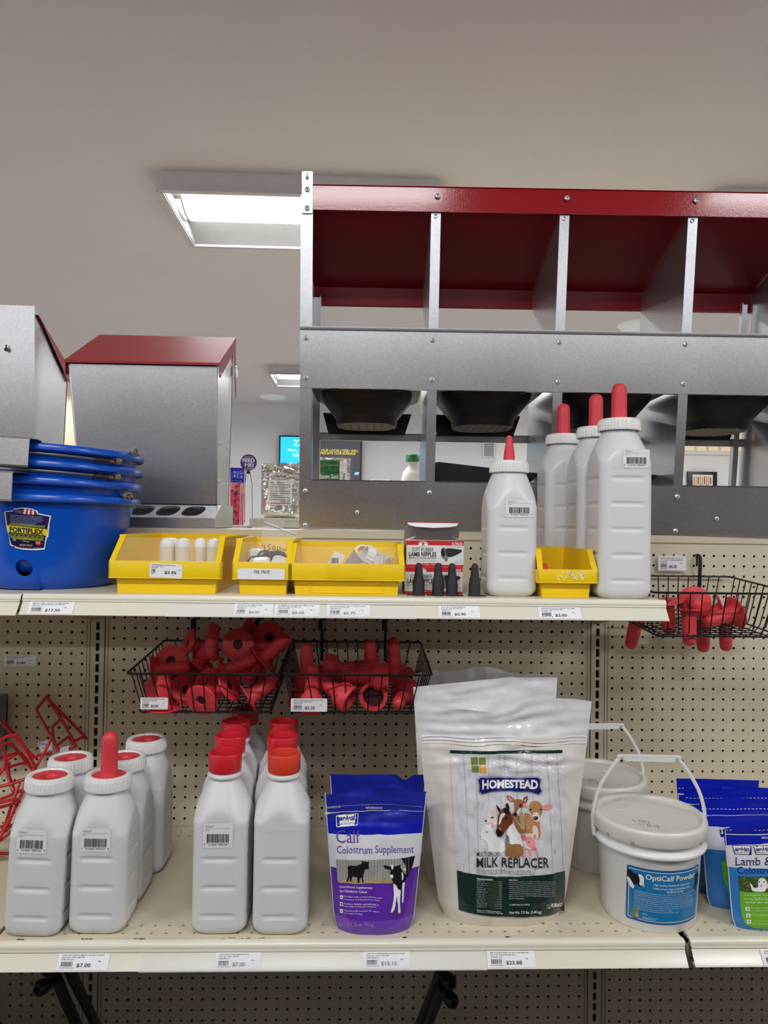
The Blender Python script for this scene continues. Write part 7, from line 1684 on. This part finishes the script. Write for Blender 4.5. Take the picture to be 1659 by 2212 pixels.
wires('wire_holder', 'nearest red wire holder, topmost curved bar at the left photo edge', [
  [(-420, 700, -.012), (-400, 690, -.10), (-330, 640, -.18), (-40, 570, -.20), (40, 525, -.20), (120, 498, -.20), (175, 512, -.195), (235, 600, -.18), (345, 800, -.15), (350, 830, -.14)],
  [(345, 820, -.14), (250, 1020, -.16), (100, 1330, -.2), (0, 1520, -.22), (-40, 1580, -.22), (-200, 1640, -.21), (-360, 1600, -.15), (-400, 1500, -.02)],
  [(-330, 1090, -0.20), (-180, 1060, -0.20), (-40, 1020, -.2), (100, 985, -.19), (265, 930, -.17)],
  [(-330, 1250, -0.20), (-180, 1220, -0.20), (-30, 1180, -.2), (80, 1150, -.2), (150, 1138, -.2), (195, 1165, -.19)],
  [(40, 640, -.17), (52, 700, -.17), (48, 790, -.17), (0, 880, -.18), (-30, 930, -.18)]])
wires('wire_holder', 'second red wire holder at the left edge, bar just under the topmost', [
  [(-450, 790, -.012), (-430, 780, -.09), (-340, 730, -.16), (-40, 640, -.17), (20, 600, -.17), (75, 578, -.17), (115, 592, -.165), (170, 650, -.15), (320, 830, -.12)],
  [(200, 960, -.14), (130, 1160, -.16), (40, 1400, -.18), (-30, 1530, -.19), (-220, 1560, -.17), (-380, 1500, -.05)],
  [(-330, 1295, -0.18), (-180, 1265, -0.18), (-30, 1225, -.18), (60, 1200, -.17), (150, 1175, -.17)],
  [(-330, 1485, -0.20), (-180, 1455, -0.20), (-30, 1415, -.2), (110, 1408, -.2)], [(-330, 1640, -0.20), (-180, 1610, -0.20), (-40, 1570, -.2), (40, 1520, -.2), (108, 1455, -.2)]])
wires('wire_holder', 'third red wire holder at the left edge with a gently rising bar', [
  [(-480, 880, -.012), (-450, 870, -.08), (-350, 820, -.13), (-40, 735, -.14), (60, 705, -.14), (170, 676, -.14), (215, 685, -.135), (260, 735, -.12), (312, 830, -.11)],
  [(72, 765, -.12), (82, 930, -.13), (125, 1040, -.14), (155, 1080, -.14)],
  [(-330, 1570, -0.18), (-180, 1540, -0.18), (-30, 1500, -.18), (60, 1450, -.18), (112, 1382, -.17)], [(-330, 1752, -0.19), (-180, 1722, -0.19), (-30, 1682, -.19), (90, 1680, -.18)], [(-330, 1795, -0.16), (-180, 1765, -0.16), (-30, 1725, -.16), (80, 1726, -.16)]])
wires('wire_holder', 'fourth red wire holder at the left edge, lowest of the four curved bars', [
  [(-500, 1000, -.012), (-470, 990, -.06), (-360, 940, -.10), (-40, 862, -.10), (80, 820, -.10), (215, 780, -.10), (270, 785, -.10), (330, 845, -.09)],
  [(-330, 1220, -0.12), (-180, 1190, -0.12), (-30, 1150, -.12), (120, 1090, -.12), (260, 1030, -.12)], [(-330, 1950, -0.16), (-180, 1920, -0.16), (-30, 1880, -.16), (80, 1745, -.15)], [(-330, 2028, -0.17), (-180, 1998, -0.17), (-30, 1958, -.17), (70, 1960, -.17)], [(-330, 2180, -0.18), (-180, 2150, -0.18), (-30, 2110, -.18), (60, 1985, -.17)], [(245, 970, -.10), (225, 1060, -.11), (160, 1200, -.12), (60, 1430, -.14)]])
wires('wire_holder', 'dark red wire holder deep behind the others at the far left', [
  [(-300, 60, -.012), (-200, 120, -.03), (-30, 290, -.04), (60, 390, -.05), (200, 560, -.06), (340, 715, -.06), (380, 700, -.06), (520, 680, -.05)],
  [(-30, 340, -.05), (80, 440, -.06), (180, 560, -.07), (330, 735, -.08)], [(70, 745, -.05), (200, 665, -.05)], [(95, 770, -.06), (90, 900, -.06), (130, 1000, -.06), (145, 1150, -.07)]])
# small paper tag on the holders, black packaged goods
t = thing('paper_tag', 'small white paper tag dangling among the red wire holders', 'tag', at(98, 1613, -.05)); c0 = t.location
pp = [(375, 575), (505, 540), (525, 640), (410, 672)]
q = [at(x / 4.609, 1480 + y / 4.609, -.05) - c0 for x, y in pp]; obj('paper', MB().prism([(v.x, v.z) for v in q], 'y', 0, .0005), 'paper', t, ang=0)
mb = MB(); mb.use('ink'); fq = lambda x, z, off=0: Vector((x, -off, z)); text(mb, 'Dine', (q[0].x + .004, q[0].z - .006, q[0].x + .022, q[0].z + .001), fq, .0004); text(mb, 'WIRE RACK', (q[0].x + .008, q[0].z - .013, q[0].x + .022, q[0].z - .010), fq, .0004); obj('tag_print', mb, None, t, ang=0, fix=False)
t2 = thing('paper_tag', 'second white paper tag half behind a milky bottle cap, among red wires', 'tag', at(137, 1616, -.045)); obj('paper', MB().prism([(-.010, -.010), (.012, -.006), (.013, .006), (-.008, .001)], 'y', 0, .0005), 'paper', t2, ang=0)
pk = thing('packaged_item', 'black packaged item in a clear bag at the left photo edge', 'package', at(-30, 1520, -.03)); c0 = pk.location
g = lambda x, y: (at(x, y, -.03).x - c0.x, at(x, y, -.03).z - c0.z)
mb = MB(); mb.prism(rrect(*g(-80, 1640), *g(14, 1500), .004), 'y', -.020, .008); obj('black_goods', mb, 'blackpl', pk, ang=0)
mb = MB(); a, b_ = g(-85, 1660), g(26, 1452); mb.grid(lambda u, v: Vector((a[0] + (b_[0] - a[0]) * u, -.024 - .006 * math.sin(math.pi * u) + .003 * noise.noise(Vector((u * 9, v * 14, 1))), a[1] + (b_[1] - a[1]) * v)), 16, 24); obj('clear_bag', mb, 'clear', pk, ang=60, fix=False)
mb = MB(); mb.tube([(0, .028, .13), (0, -.02, .132), (0, -.03, .134)], .002, 6); 
bpy.context.view_layer.update()
